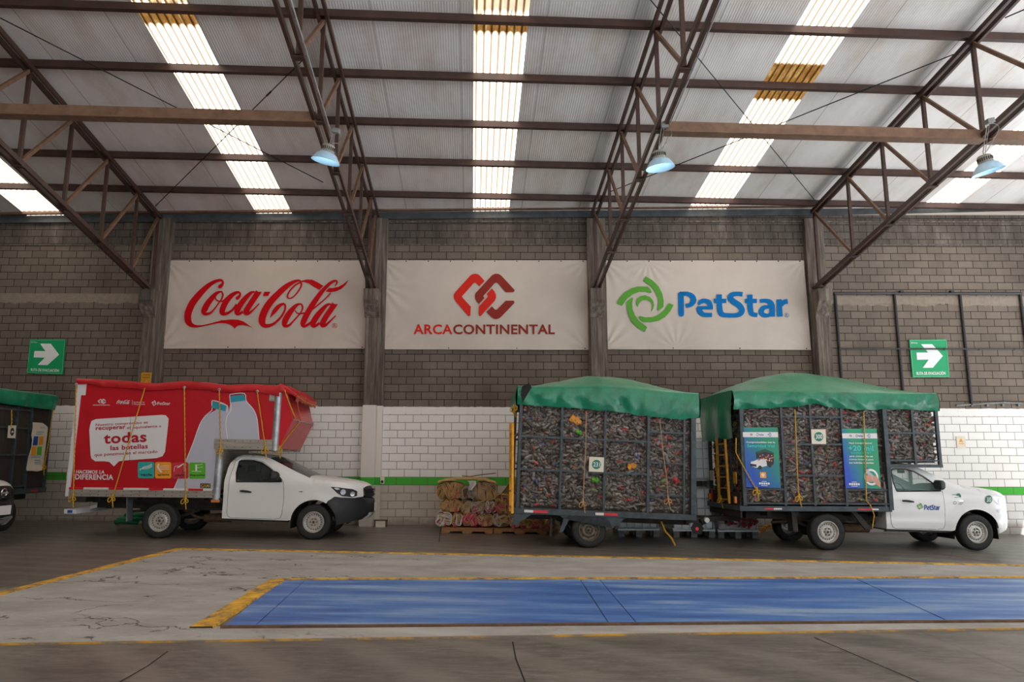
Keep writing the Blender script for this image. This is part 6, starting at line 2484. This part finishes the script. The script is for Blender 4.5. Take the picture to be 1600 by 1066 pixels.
for (px, py, m_, an, sz, lab) in ((900, 657, 'orange_print', .6, .26, 'orange crushed pack high in the trailer cage'), (988, 729, 'orange_print', -.3, .20, 'orange crushed pack right of the square 231 board'),
                              (905, 676, 'lime_print', .4, .15, 'yellow green crushed bottle below the high orange pack'), (931, 750, 'lime_print', .1, .17, 'green crushed bottle just below the 231 board'),
                              (1057, 751, 'rose_print', .5, .16, 'red crushed pack near the front end of trailer cage')):
    p = FT.L(px, py, 0.02)
    rr = random.Random(px)
    mb = MB()
    crushed(mb, Vector((0, 0, 0)), sz, sz * .62, .06, Euler((pi / 2, 0, 0)).to_matrix(), rr)
    o = mb.build('crushed_pack', worn('crumpled ' + m_, M[m_].diffuse_color, [c * .6 for c in M[m_].diffuse_color[:3]] + [1], 14, .5), None)
    o.location = FT.M @ p
    o.rotation_euler = (0, an, AL)
    tag(o, lab, 'crushed pack', 'coloured packs in the trailer cage')
ze = V(930, 600).z
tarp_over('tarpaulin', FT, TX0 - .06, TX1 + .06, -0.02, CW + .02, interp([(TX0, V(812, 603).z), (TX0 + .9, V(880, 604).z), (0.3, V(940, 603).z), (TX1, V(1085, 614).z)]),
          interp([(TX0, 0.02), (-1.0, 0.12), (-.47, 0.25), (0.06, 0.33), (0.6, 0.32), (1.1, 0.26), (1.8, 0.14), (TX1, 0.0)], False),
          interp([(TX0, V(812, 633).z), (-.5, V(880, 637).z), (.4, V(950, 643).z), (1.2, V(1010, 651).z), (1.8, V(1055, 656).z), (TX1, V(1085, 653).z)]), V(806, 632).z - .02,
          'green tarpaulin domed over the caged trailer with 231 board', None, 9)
# dark patch on the sheet, stands in for shade inside its open rear corner
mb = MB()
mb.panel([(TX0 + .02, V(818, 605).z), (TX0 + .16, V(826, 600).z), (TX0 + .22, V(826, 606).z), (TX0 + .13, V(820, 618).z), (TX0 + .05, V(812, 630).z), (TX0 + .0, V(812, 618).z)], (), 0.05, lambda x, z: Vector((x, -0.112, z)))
o = mb.build('opening_shade', M['dark'], TT)
TMx = FT.M
tp = lambda px, py, y=-0.06: TMx @ FT.L(px, py, y)
rope([tp(916, 643), tp(915, 700), tp(912, 760), tp(911, 785)], 'pale rope hanging beside the square 231 board', knot=True, r=0.008, m='sack_tan', group='pale trailer ropes')
rope([tp(1031, 656), tp(1036, 705), tp(1042, 750), tp(1044, 780)], 'pale rope slanting down near front end of the trailer cage', knot=True, r=0.008, m='sack_tan', group='pale trailer ropes')
q = [rear_y(a, b, FT, TX0 - .12) for a, b in ((797.5, 800), (797.5, 662), (800.5, 803), (801.5, 662))]
ladder(FT, ((tuple(q[0]), tuple(q[1])), (tuple(q[2]), tuple(q[3]))), 'yellow ladder seen edge on at the tail of the trailer', 6)
rope([TMx @ Vector((TX0 - .05, -.05, 2.72)), TMx @ Vector((TX0 - .12, 0.1, 2.6)), TMx @ Vector((TX0 - .1, .25, 2.75))], 'yellow rope bundle under the rear corner of the trailer tarpaulin', knot=True)

# yellow strap hanging under the trailer
sA = tp(1033, 815, .3)
o = rope([sA, sA + Vector((0.08, 0, -.2)), sA + Vector((0.2, 0, -.33)), Vector((sA.x + .27, sA.y, floor_z(sA.x + .27, sA.y) + .03))], 'yellow strap end touching the floor under the trailer', knot=False, r=0.02)

# ------------------------------------------------------------------ bundles of folded sacks on pallets
PZ = 0.14


def pallet(px0, px1, py, Y, lab, dep=1.05):
    A, B = at(px0, py, Y), at(px1, py, Y)
    x0, x1 = A.x, B.x
    z = floor_z((x0 + x1) / 2, Y)
    t = empty('pallet', lab, 'pallet', ((x0 + x1) / 2, Y, z), (0, 0.0137, 0), 'wooden pallets under the sacks')
    L = (x1 - x0)
    for y in (0.02, dep / 2, dep - .02):
        mb = MB()
        h = L / 2
        pr = [(-h, 0), (-h, .105), (h, .105), (h, 0), (h * .72, 0), (h * .66, .045), (h * .22, .045), (h * .16, 0), (-h * .16, 0), (-h * .22, .045), (-h * .66, .045), (-h * .72, 0)]
        mb.prism(pr, y - .02, y + .02)
        mb.build('stringer', M['wood'], t)
    for k in range(7):
        mb = MB()
        mb.box((0, 0.05 + k * (dep - .1) / 6, 0.118), (L, 0.11, 0.022))
        mb.build('deck_board', M['wood'], t)
    return t


PY = 16.25
pallet(690, 770, 829, PY, 'wooden pallet under the near pile of folded sacks')
pallet(771.5, 853, 830.5, PY + .05, 'wooden pallet partly hidden by the rear of the trailer')
pallet(852, 872, 832, PY + .15, 'end of a wooden pallet peeking out behind the trailer wheel')


def bale(cx, cz, w, h, Y, colors, lab, seed, dep=0.75, tilt=0.0, vert=False):
    """tied bundle of folded sacks: lumpy wrap with the sack folds showing as nested loops on its end"""
    rr = random.Random(seed)
    c = Vector((cx, Y, cz))
    t = empty('sack_bundle', lab, 'bundle', c, (0, tilt, 0), 'bundles of folded sacks')

    def sup(q, k, ph=0.0):
        e = 0.62
        x = math.copysign(abs(cos(q)) ** e, cos(q))
        z = math.copysign(abs(sin(q)) ** e, sin(q))
        n1 = 1 + 0.09 * noise.noise(Vector((cos(q) * 2, sin(q) * 2, seed * 3.1 + ph)))
        return Vector((x * w / 2 * k * n1, 0, z * h / 2 * k * n1))
    n = 48
    vs, fs = [], []
    rows = [(0.0, 0.90), (0.03, 0.99), (0.12, 1.0), (dep * .5, 1.02), (dep - .05, .98), (dep, .8)]
    for (y, k) in rows:
        for i in range(n):
            q = 2 * pi * i / n
            p = sup(q, k, y)
            vs.append(p + Vector((0, y + 0.02 * noise.noise(Vector((p.x * 9, p.z * 9, seed))), 0)))
    for j in range(len(rows) - 1):
        for i in range(n):
            fs.append((j * n + i, j * n + (i + 1) % n, (j + 1) * n + (i + 1) % n, (j + 1) * n + i))
    fs.append(tuple(range(n)))
    fs.append(tuple((len(rows) - 1) * n + i for i in range(n)))
    mb = MB()
    mb.add(vs, fs)
    mb.build('sack_wrap', M[colors[0]], t, True, 60)
    # dark face behind the loops, shade between the folds put into its colour
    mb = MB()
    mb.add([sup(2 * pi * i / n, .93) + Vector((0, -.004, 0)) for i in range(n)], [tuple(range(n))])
    mb.build('fold_shade', M['sack_dark'], t)
    # folded edges: lobes of nested hairpin loops
    by = {}
    # bunches of sacks doubled over: nested hairpins leaning different ways
    lob = max(2, int(round(w / h * 1.9)) + rr.choice((0, 1)))
    for L_ in range(lob):
        lx = (L_ + .5) / lob * 2 - 1
        lx += rr.uniform(-.12, .12)
        la = rr.uniform(-.5, .5) + (rr.choice((-.9, .9)) if rr.random() < .3 else 0)      # lean
        a_ = w / lob * rr.uniform(.55, .85)                                              # half width of the bunch
        b_ = h * rr.uniform(.40, .52)
        zo = rr.uniform(-.06, .06) * h
        nl = max(4, int(a_ / 0.019))
        up = rr.choice((1, -1))
        for j in range(nl):
            k = 1 - (j + .2) / nl * 0.95
            col = rr.choice(colors) if rr.random() < .8 else 'sack_tan'
            m_ = by.setdefault(col, MB())
            ring_, m = [], 22
            leg = rr.uniform(.75, 1.1)
            for i in range(m + 1):
                t_ = i / m * 2 - 1
                if abs(t_) < .45:                                                         # the turn of the fold
                    q = t_ / .45 * pi / 2
                    x = sin(q) * a_ * k
                    z = up * (b_ * k * .35 + cos(q) * b_ * k * .6)
                else:                                                                     # its two legs
                    u_ = (abs(t_) - .45) / .55
                    x = math.copysign(a_ * k * (1 - .25 * u_), t_)
                    z = up * (b_ * k * .35 - u_ * leg * b_ * 1.25)
                nx_ = noise.noise(Vector((x * 7 + L_ * 5, z * 7, seed + j * .22)))
                nz_ = noise.noise(Vector((x * 7 + 3 + L_ * 5, z * 7, seed + 9 + j * .22)))
                x += .045 * nx_
                z += .04 * nz_
                xx = x * cos(la) - z * sin(la) + lx * w * .5 * .86
                zz = x * sin(la) + z * cos(la) + zo
                # keep inside the bundle
                e = (abs(xx) / (w * .49)) ** 2.6 + (abs(zz) / (h * .49)) ** 2.6
                if e > 1:
                    f_ = e ** (-1 / 2.6)
                    xx, zz = xx * f_, zz * f_
                ring_.append((xx, zz))
            hh = 0.012 + rr.uniform(0, .010)
            v2 = []
            dpt = rr.uniform(-.075, -.012)
            for i, (x, z) in enumerate(ring_):
                a, b = ring_[max(i - 1, 0)], ring_[min(i + 1, m)]
                dx, dz = b[0] - a[0], b[1] - a[1]
                l = math.hypot(dx, dz) or 1
                nx, nz = -dz / l * hh / 2, dx / l * hh / 2
                yo = dpt + 0.02 * noise.noise(Vector((x * 14, z * 14, seed + j)))
                v2 += [(x + nx, yo, z + nz), (x - nx, yo, z - nz), (x - nx, 0.03, z - nz), (x + nx, .03, z + nz)]
            f2 = []
            for i in range(m):
                for e in range(4):
                    f2.append((4 * i + e, 4 * i + (e + 1) % 4, 4 * i + 4 + (e + 1) % 4, 4 * i + 4 + e))
            m_.add(v2, f2)
    for col, m_ in by.items():
        m_.build('folded_sack', M[col], t)
    if rr.random() < .75:
        mb = MB()
        a = rr.uniform(-w * .3, w * .3)
        for j in range(3):
            b = a + rr.uniform(-.1, .1)
            zc = rr.uniform(-h * .3, h * .1)
            mb.tube(smooth_path([(b, -.05, zc), (b + rr.uniform(-.06, .06), -.065, zc - .05), (b + rr.uniform(-.05, .05), -.06, zc - .11)], 4), 0.009, 5)
        mb.build('pink_string', M['sack_pink'], t)
    return t


TNG = ['sack_tan', 'sack_grey', 'sack_tan', 'sack_tan']
BAL = [(696, 727, 780, 806, TNG[0:1] + ['sack_white'], 'bottom row sack bundle with white folded end at the pile corner'), (721, 739, 790, 823, TNG, 'small bottom row sack bundle, second from the pile corner'),
       (723, 752, 797, 823, ['sack_tan', 'sack_tan', 'sack_grey'], ''), (0,) * 6]
S_ = [  # (x0, x1, y0, y1, colours, label)
    (681, 706, 799, 823, ['sack_white', 'sack_tan', 'sack_white'], 'sack bundle with white folds at the outer bottom corner of pile'),
    (706, 723, 800, 823, ['sack_tan', 'sack_grey', 'sack_white'], 'narrow bottom row sack bundle beside the white cornered one'),
    (723, 746, 800, 823, ['sack_tan', 'sack_tan', 'sack_pink'], 'bottom row sack bundle with pink strings'),
    (746, 770, 802, 823, ['sack_grey', 'sack_tan', 'sack_tan'], 'bottom row sack bundle below the grey striped one'),
    (770, 797, 801, 824, ['sack_tan', 'sack_tan', 'sack_grey'], 'bottom row sack bundle next to the trailer ladder'),
    (797, 812, 810, 825, ['sack_grey', 'sack_white', 'sack_pink'], 'crumpled grey sack bundle at the trailer rear corner'),
    (812, 832, 806, 826, ['sack_tan', 'sack_tan', 'sack_tan'], 'low sack bundle seen below the trailer bed'),
    (832, 850, 807, 826, ['sack_tan', 'sack_tan', 'sack_pink'], 'low sack bundle seen just before the trailer wheel'),
    (852, 870, 812, 828, ['sack_tan', 'sack_grey'], 'pale sack bundle peeking behind the trailer wheel'),
    (688, 720, 779, 801, ['sack_tan', 'sack_tan', 'sack_tan'], 'middle row sack bundle at the outer side of pile'),
    (719, 738, 781, 803, ['sack_grey', 'sack_grey', 'sack_tan'], 'middle row grey sack bundle, narrow'),
    (737, 758, 778, 805, ['sack_grey', 'sack_grey', 'sack_tan'], 'middle row sack bundle with looped grey folds'),
    (758, 773, 781, 802, ['sack_tan', 'sack_grey', 'sack_white'], 'middle row upright sack bundle with white grey centre'),
    (774, 797, 772, 803, ['sack_tan', 'sack_pink', 'sack_tan'], 'middle row sack bundle with pink folds behind the ladder'),
    (682, 724, 753, 781, ['sack_tan', 'sack_tan', 'sack_tan'], 'big round sack bundle on top of the pile, outer side'),
    (722, 742, 760, 779, ['sack_grey', 'sack_grey', 'sack_dark'], 'grey sack bundle between two tan ones on top of pile'),
    (740, 777, 753, 783, ['sack_tan', 'sack_tan', 'sack_grey'], 'big tan sack bundle with grey end on top of the pile'),
]
# drop the piles exactly on each other: bottoms given by the row they stand on
for k, (x0, x1, y0, y1, cols, lab) in enumerate(S_):
    Yb = PY + 0.05 if k < 9 else PY + 0.03
    A, B = at(x0, y0, Yb), at(x1, y1, Yb)
    bale((A.x + B.x) / 2, (A.z + B.z) / 2, (B.x - A.x), (A.z - B.z), Yb, cols, lab, 31 + k, 0.8, 0.0)
# loose leaning stack of flat tan sacks behind the ladder and a few sheets on top
c0, c1 = at(777, 780, PY + .1), at(800, 748, PY + .1)
mb = MB()
for k in range(9):
    o_ = Vector((0.0 + k * 0.035, 0, -k * 0.045))
    mb.grid(6, 6, lambda u, v: c0 + (c1 - c0) * v + o_ * 0.6 + Vector((0.07 * u * 1.0, 0.5 * u, 0.05 * u + .015 * noise.noise(Vector((u * 3, v * 4, k))))))
o = mb.build('leaning_sacks', M['sack_tan'], None, True)
md = o.modifiers.new('thickness', 'SOLIDIFY')
md.thickness = 0.012
tag(o, 'stack of flat tan sacks leaning up behind the trailer ladder', 'sacks')
mb = MB()
tA, tB = at(684, 754.5, PY + .02), at(776, 758, PY + .02)
mb.grid(40, 10, lambda u, v: Vector((tA.x + (tB.x - tA.x) * u, PY - .07 + 0.7 * v, at(684 + 92 * u, 752 - 5.5 * sin(pi * u) ** .7 + 3.0 * max(0, u - .8) * 5, PY).z + 0.025 * noise.noise(Vector((u * 9, v * 4, 2))) - 0.03 * (v < .1))))
o = mb.build('sack_cover', M['sack_tan'], None, True)
md = o.modifiers.new('thickness', 'SOLIDIFY')
md.thickness = 0.02
tag(o, 'crumpled tan sack sheet spread over the top of the bundle pile', 'sack sheet')
c = at(737, 759, PY - .1)
mb = MB()
mb.grid(8, 10, lambda u, v: c + Vector((0.16 * (u - .5) * (1.1 - .5 * v) + .03 * sin(v * 5), -.03 - .03 * sin(u * 5 + v * 3), 0.11 - .22 * v)))
o = mb.build('white_rag', M['sack_white'], None, True)
md = o.modifiers.new('thickness', 'SOLIDIFY')
md.thickness = 0.008
tag(o, 'white rag hanging over the top of the sack pile', 'rag')
c = at(755, 743, PY + .2)
mb = MB()
mb.tube([at(722, 744, PY + .25), at(735, 745, PY + .2), at(752, 742, PY + .2), at(775, 739.5, PY + .25)], 0.012, 6)
tag(mb.build('stick', M['rust'], None, True), 'thin dry stick lying on top of the sack pile', 'stick')

# ------------------------------------------------------------------ plastic totes behind the vehicles
def tote(px0, px1, py, Y, zb, lab, h=0.92, cut=False):
    A, B = at(px0, py, Y), at(px1, py, Y)
    x, w = (A.x + B.x) / 2, B.x - A.x
    z = floor_z(x, Y) if zb is None else zb
    d = 0.95
    t = empty('tote', lab, 'tote', (x, Y, z), (0, 0, 0), 'caged plastic totes behind the vehicles')
    for sx in (-1, 0, 1):
        for y in (0.08, d / 2, d - .08):
            mb = MB()
            mb.box((sx * (w / 2 - .075), y, 0.075), (0.14, 0.14, 0.15))
            mb.build('pallet_foot', M['tote_foot'], t, bevel=0.01)
    mb = MB()
    mb.box((0, d / 2, 0.165), (w, d, 0.035))
    mb.build('pallet_deck', M['galv'], t)
    mb = MB()
    mb.box((0, d / 2, 0.19 + h / 2), (w - .07, d - .07, h))
    mb.build('tank', M['tote'] if not cut else M['sack_white'], t, bevel=0.05)
    for k in range(6):
        mb = MB()
        xx = -w / 2 + .03 + k * (w - .06) / 5
        mb.tube([(xx, 0.012, 0.18), (xx, 0.012, 0.2 + h)], 0.012, 6)
        mb.build('cage_bar', M['tote_cage'], t)
    for k in range(5):
        mb = MB()
        zz = 0.2 + k * h / 4
        mb.tube([(-w / 2, 0.0, zz), (w / 2, 0.0, zz), (w / 2, d, zz), (-w / 2, d, zz), (-w / 2, 0, zz)], 0.012, 6)
        mb.build('cage_bar', M['tote_cage'], t)
    return t, x, z, w


TY = 16.0
tote(966, 1031, 834, TY, None, 'caged tote whose base shows under the trailer bed')
t1 = tote(1052, 1118, 836, TY, None, 'lower caged tote of the stack between trailer and truck')
tote(1053, 1118, 836, TY + .03, t1[2] + 0.19 + .92 + .02, 'upper caged tote of the stack between trailer and truck')
t2 = tote(1122, 1186, 837, TY, None, 'open caged tote holding red and white scraps below truck tail', 0.55, True)
rr = random.Random(5)
mb = MB()
mb.cur = 0
tx, tz, tw = t2[1], t2[2], t2[3]
for k in range(70):
    c = Vector((tx + rr.uniform(-.4, .4) * tw, TY + rr.uniform(.1, .8), tz + 0.78 + rr.uniform(0, .1)))
    R = Euler((rr.uniform(0, 3), rr.uniform(0, 3), rr.uniform(0, 3))).to_matrix()
    mb.cur = rr.choice((0, 0, 1, 2))
    crushed(mb, c, .22, .16, .05, R, rr)
for k in range(50):
    c = Vector((tx + rr.uniform(-.45, .45) * tw, TY - .03, tz + 0.28 + rr.uniform(0, .25)))
    R = Euler((rr.uniform(0, 3), rr.uniform(0, 3), rr.uniform(0, 3))).to_matrix()
    mb.cur = rr.choice((1, 1, 2))
    crushed(mb, c, .14, .10, .04, R, rr)
o = mb.build('film_scraps', [M['sack_white'], mat('red film scrap', S(190, 30, 50), .4), M['tote_foot']], None)
tag(o, 'heap of red and white film scraps in the open tote', 'scraps', None, 'stuff')
gx = ground(1200, 834)
mb = MB()
for k in range(10):
    c = Vector((gx.x - .25 + k * .06, gx.y + rr.uniform(-.1, .1), floor_z(gx.x, gx.y) + .12 + rr.uniform(-.05, .05)))
    mb.tube(smooth_path([tuple(c), tuple(c + Vector((.06, -.05, .06))), tuple(c + Vector((.12, 0, 0))), tuple(c + Vector((.05, .04, -.06)))], 4), 0.018, 6)
o = mb.build('yellow_strap_heap', M['yellow_paint'], None, True)
o['label'] = 'small heap of yellow straps on the floor beside the open tote'
o['category'] = 'straps'

# green hose bundle on the floor behind the red box truck
mb = MB()
for k, (px, py, l) in enumerate(((185, 812, .5), (180, 819, .55), (196, 806, .6), (205, 811, .5), (212, 806, .4))):
    c = at(px, py, 17.2)
    z = max(c.z, floor_z(c.x, 17.2) + .05)
    mb.tube(smooth_path([(c.x, 17.2, z), (c.x + l * .4, 17.15, z + .02), (c.x + l, 17.25, z - .01)], 5), 0.055, 8)
tag(mb.build('hose_bundle', M['hose_green'], None, True), 'green rolled hose bundle on the floor behind the red box truck', 'hose')

# ------------------------------------------------------------------ dark cage truck by the wall at the far left
lf = at(66, 768, 16.35)
FK = Frame((lf.x, lf.y, floor_z(lf.x, lf.y)), radians(86), -0.012)
KT = empty('cage_trailer', 'dark mesh cage with a curling pale poster, standing end to the wall', 'trailer', FK.loc, FK.rot)
K = lambda px, py, y=0.0: FK.L(px, py, y)
KX1 = (K(85, 640).x + K(66, 765).x) / 2 + .0
KX0 = KX1 - 2.1
KZ0, KZT = K(60, 762).z, K(84, 640).z


def kp(n, p0, p1, w, h=None):
    return tube_part(n, p0, p1, w, 'cage', KT, h)


kx = [KX1 - .03] + [(K(a, 640).x + K(b, 762).x) / 2 for a, b in ((51, 36), (28, 15))] + [KX0 + .03]
for y in (0.0, CW):
    for x in kx:
        kp('cage_post', (x, y, KZ0), (x, y, KZT + .05), .05)
    for z in (KZ0 + .05, KZ0 + .75, KZ0 + 1.35, KZT - .08):
        kp('cage_rail', (KX0, y, z), (kx[1], y, z), .035)
for z in (KZ0 + .05, KZ0 + .75, KZ0 + 1.35, KZT - .02):
    kp('cage_rail', (KX1, 0, z), (KX1, CW, z), .035)
mb = MB()
mb.box2((KX0, -.02, KZ0 - .12), (KX1 + .03, CW + .02, KZ0))
mb.build('flat_bed', M['cage'], KT)
mb = MB()
mb.box2((KX0 + .05, 0.03, KZ0), (KX1 - .05, CW - .03, KZT))
mb.build('side_mesh', M['net_dark'], KT)
mb = MB()
for y in (.5, 1.4):
    mb.bar((KX0, y, KZ0 - .2), (KX1, y, KZ0 - .2), .08, .14)
mb.tube([(KX1 - 1.05, 0.1, .36), (KX1 - 1.05, 1.8, .36)], .05, 8)
mb.build('chassis', M['chassis'], KT)
wheel(KT, KX1 - 1.05, .16, False, M['rim'])
wheel(KT, KX1 - 1.05, CW - .16, True, M['rim'])
A, B = K(36, 796), K(50, 796)
mb = MB()
mb.box2((KX1 - .45, -.03, KZ0 - .085), (KX1 - .25, -.022, KZ0 - .045))
mb.build('reflective_strip', M['refl_red'], KT)
# number board and curled poster
c = [K(13.5, 665, -.04), K(25.5, 665, -.04), K(24, 685, -.04), K(12, 684.5, -.04)]
TK = lambda u, v, y=0.0: c[0].lerp(c[1], u).lerp(c[3].lerp(c[2], u), v) + Vector((0, y, 0))
mb = MB()
mb.add([TK(0, 0), TK(1, 0), TK(1, 1), TK(0, 1), TK(0, 0, .01), TK(1, 0, .01), TK(1, 1, .01), TK(0, 1, .01)], [(0, 1, 2, 3), (7, 6, 5, 4), (0, 4, 5, 1), (1, 5, 6, 2), (2, 6, 7, 3), (3, 7, 4, 0)])
nb = mb.build('number_board', M['cream'], KT)
mb = MB()
poly_fill(mb, [(0.5 + .26 * cos(q * pi / 12), .5 + .32 * sin(q * pi / 12)) for q in range(24)], lambda x, y: TK(x, y, -.004))
mb.build('green_disc', M['black_print'], nb)
mb = MB()
poly_fill(mb, [(0.5 + .16 * cos(q * pi / 12), .5 + .08 * sin(q * pi / 12)) for q in range(24)], lambda x, y: TK(x, y, -.008))
mb.build('number', M['cream'], nb)
mb = MB()
OUTL = [(51, 660), (66, 661), (71, 664), (75, 668), (74, 680), (71, 700), (68.5, 722), (66, 735), (58, 737), (50, 736), (42, 736), (41, 733), (44, 715), (48.5, 700), (50, 688), (49, 680), (51, 668)]
pf = lambda lay: (lambda x, y: K(x, y, -.05 - .012 * sin(y * .25) - .003 * lay))
mb.panel(OUTL, (), 3, pf(0))
ps = mb.build('poster', M['cream'], KT, True)
for (pts, m_) in (([(53, 682), (60, 682), (58.5, 696), (51, 696)], 'deep_blue'), ([(61, 682), (68.5, 682), (67, 695), (60, 695.5)], 'orange_print'), ([(49.5, 698), (57.5, 698), (56, 712), (48, 712)], 'orange_print'), ([(58.5, 698), (66, 698), (64.5, 711.5), (57, 711.5)], 'lime_print')):
    mb = MB()
    mb.panel(pts, (), 3, pf(2))
    mb.build('colour_square', M[m_], ps)
mb = MB()
for (a, b, c_, d) in ((57, 675.5, 69, 675), (56, 678.5, 66, 678.5), (48.5, 714.5, 63, 714.5), (54, 719.5, 63, 719.5), (54, 722.5, 63, 722), (54, 725, 63, 725)):
    stroke(mb, [(a, b, 1.0), (c_, d, 1.0)], pf(2))
text(mb, 'PetStar', (64, 667, 71.5, 669.5), pf(2))
mb.build('poster_lettering', M['teal_print'], ps)
KM = FK.M
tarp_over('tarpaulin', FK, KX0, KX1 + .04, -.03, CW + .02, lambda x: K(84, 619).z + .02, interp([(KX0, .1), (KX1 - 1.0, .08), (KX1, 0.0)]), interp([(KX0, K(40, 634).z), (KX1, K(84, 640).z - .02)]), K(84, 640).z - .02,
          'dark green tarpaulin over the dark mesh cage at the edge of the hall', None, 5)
rope([KM @ K(18, 641, -.08), KM @ K(18.5, 660, -.08), KM @ K(17, 668, -.08)], 'short yellow rope above the oval number board', knot=False)
rope([KM @ K(83, 640, -.08), KM @ K(76, 690, -.08), KM @ K(69, 728, -.08)], 'yellow rope down the end post beside the curling poster')

# white pickup whose nose just enters the picture
NP = at(-262, 858, 12.1)
NF = Frame((NP.x, NP.y, floor_z(NP.x, NP.y)), AL, PIT)
# slide it so that the nose stops where the photograph cuts it
tipx = NF.inv @ at(-9, 800, 13.0)
sh = tipx.x - 4.22
NF = Frame(NF.M @ Vector((sh, 0, 0)), AL, PIT)
NF = Frame((NF.loc.x, NF.loc.y, floor_z(NF.loc.x, NF.loc.y)), AL, PIT)
NT = empty('pickup_truck', 'white pickup with black bumper, only its nose inside the picture', 'truck', NF.loc, NF.rot)
pickup(NT, False, False)
mb = MB()
mb.box2((-1.6, 0.02, .62), (1.2, 1.88, .70))
mb.build('flat_bed', M['cage'], NT)
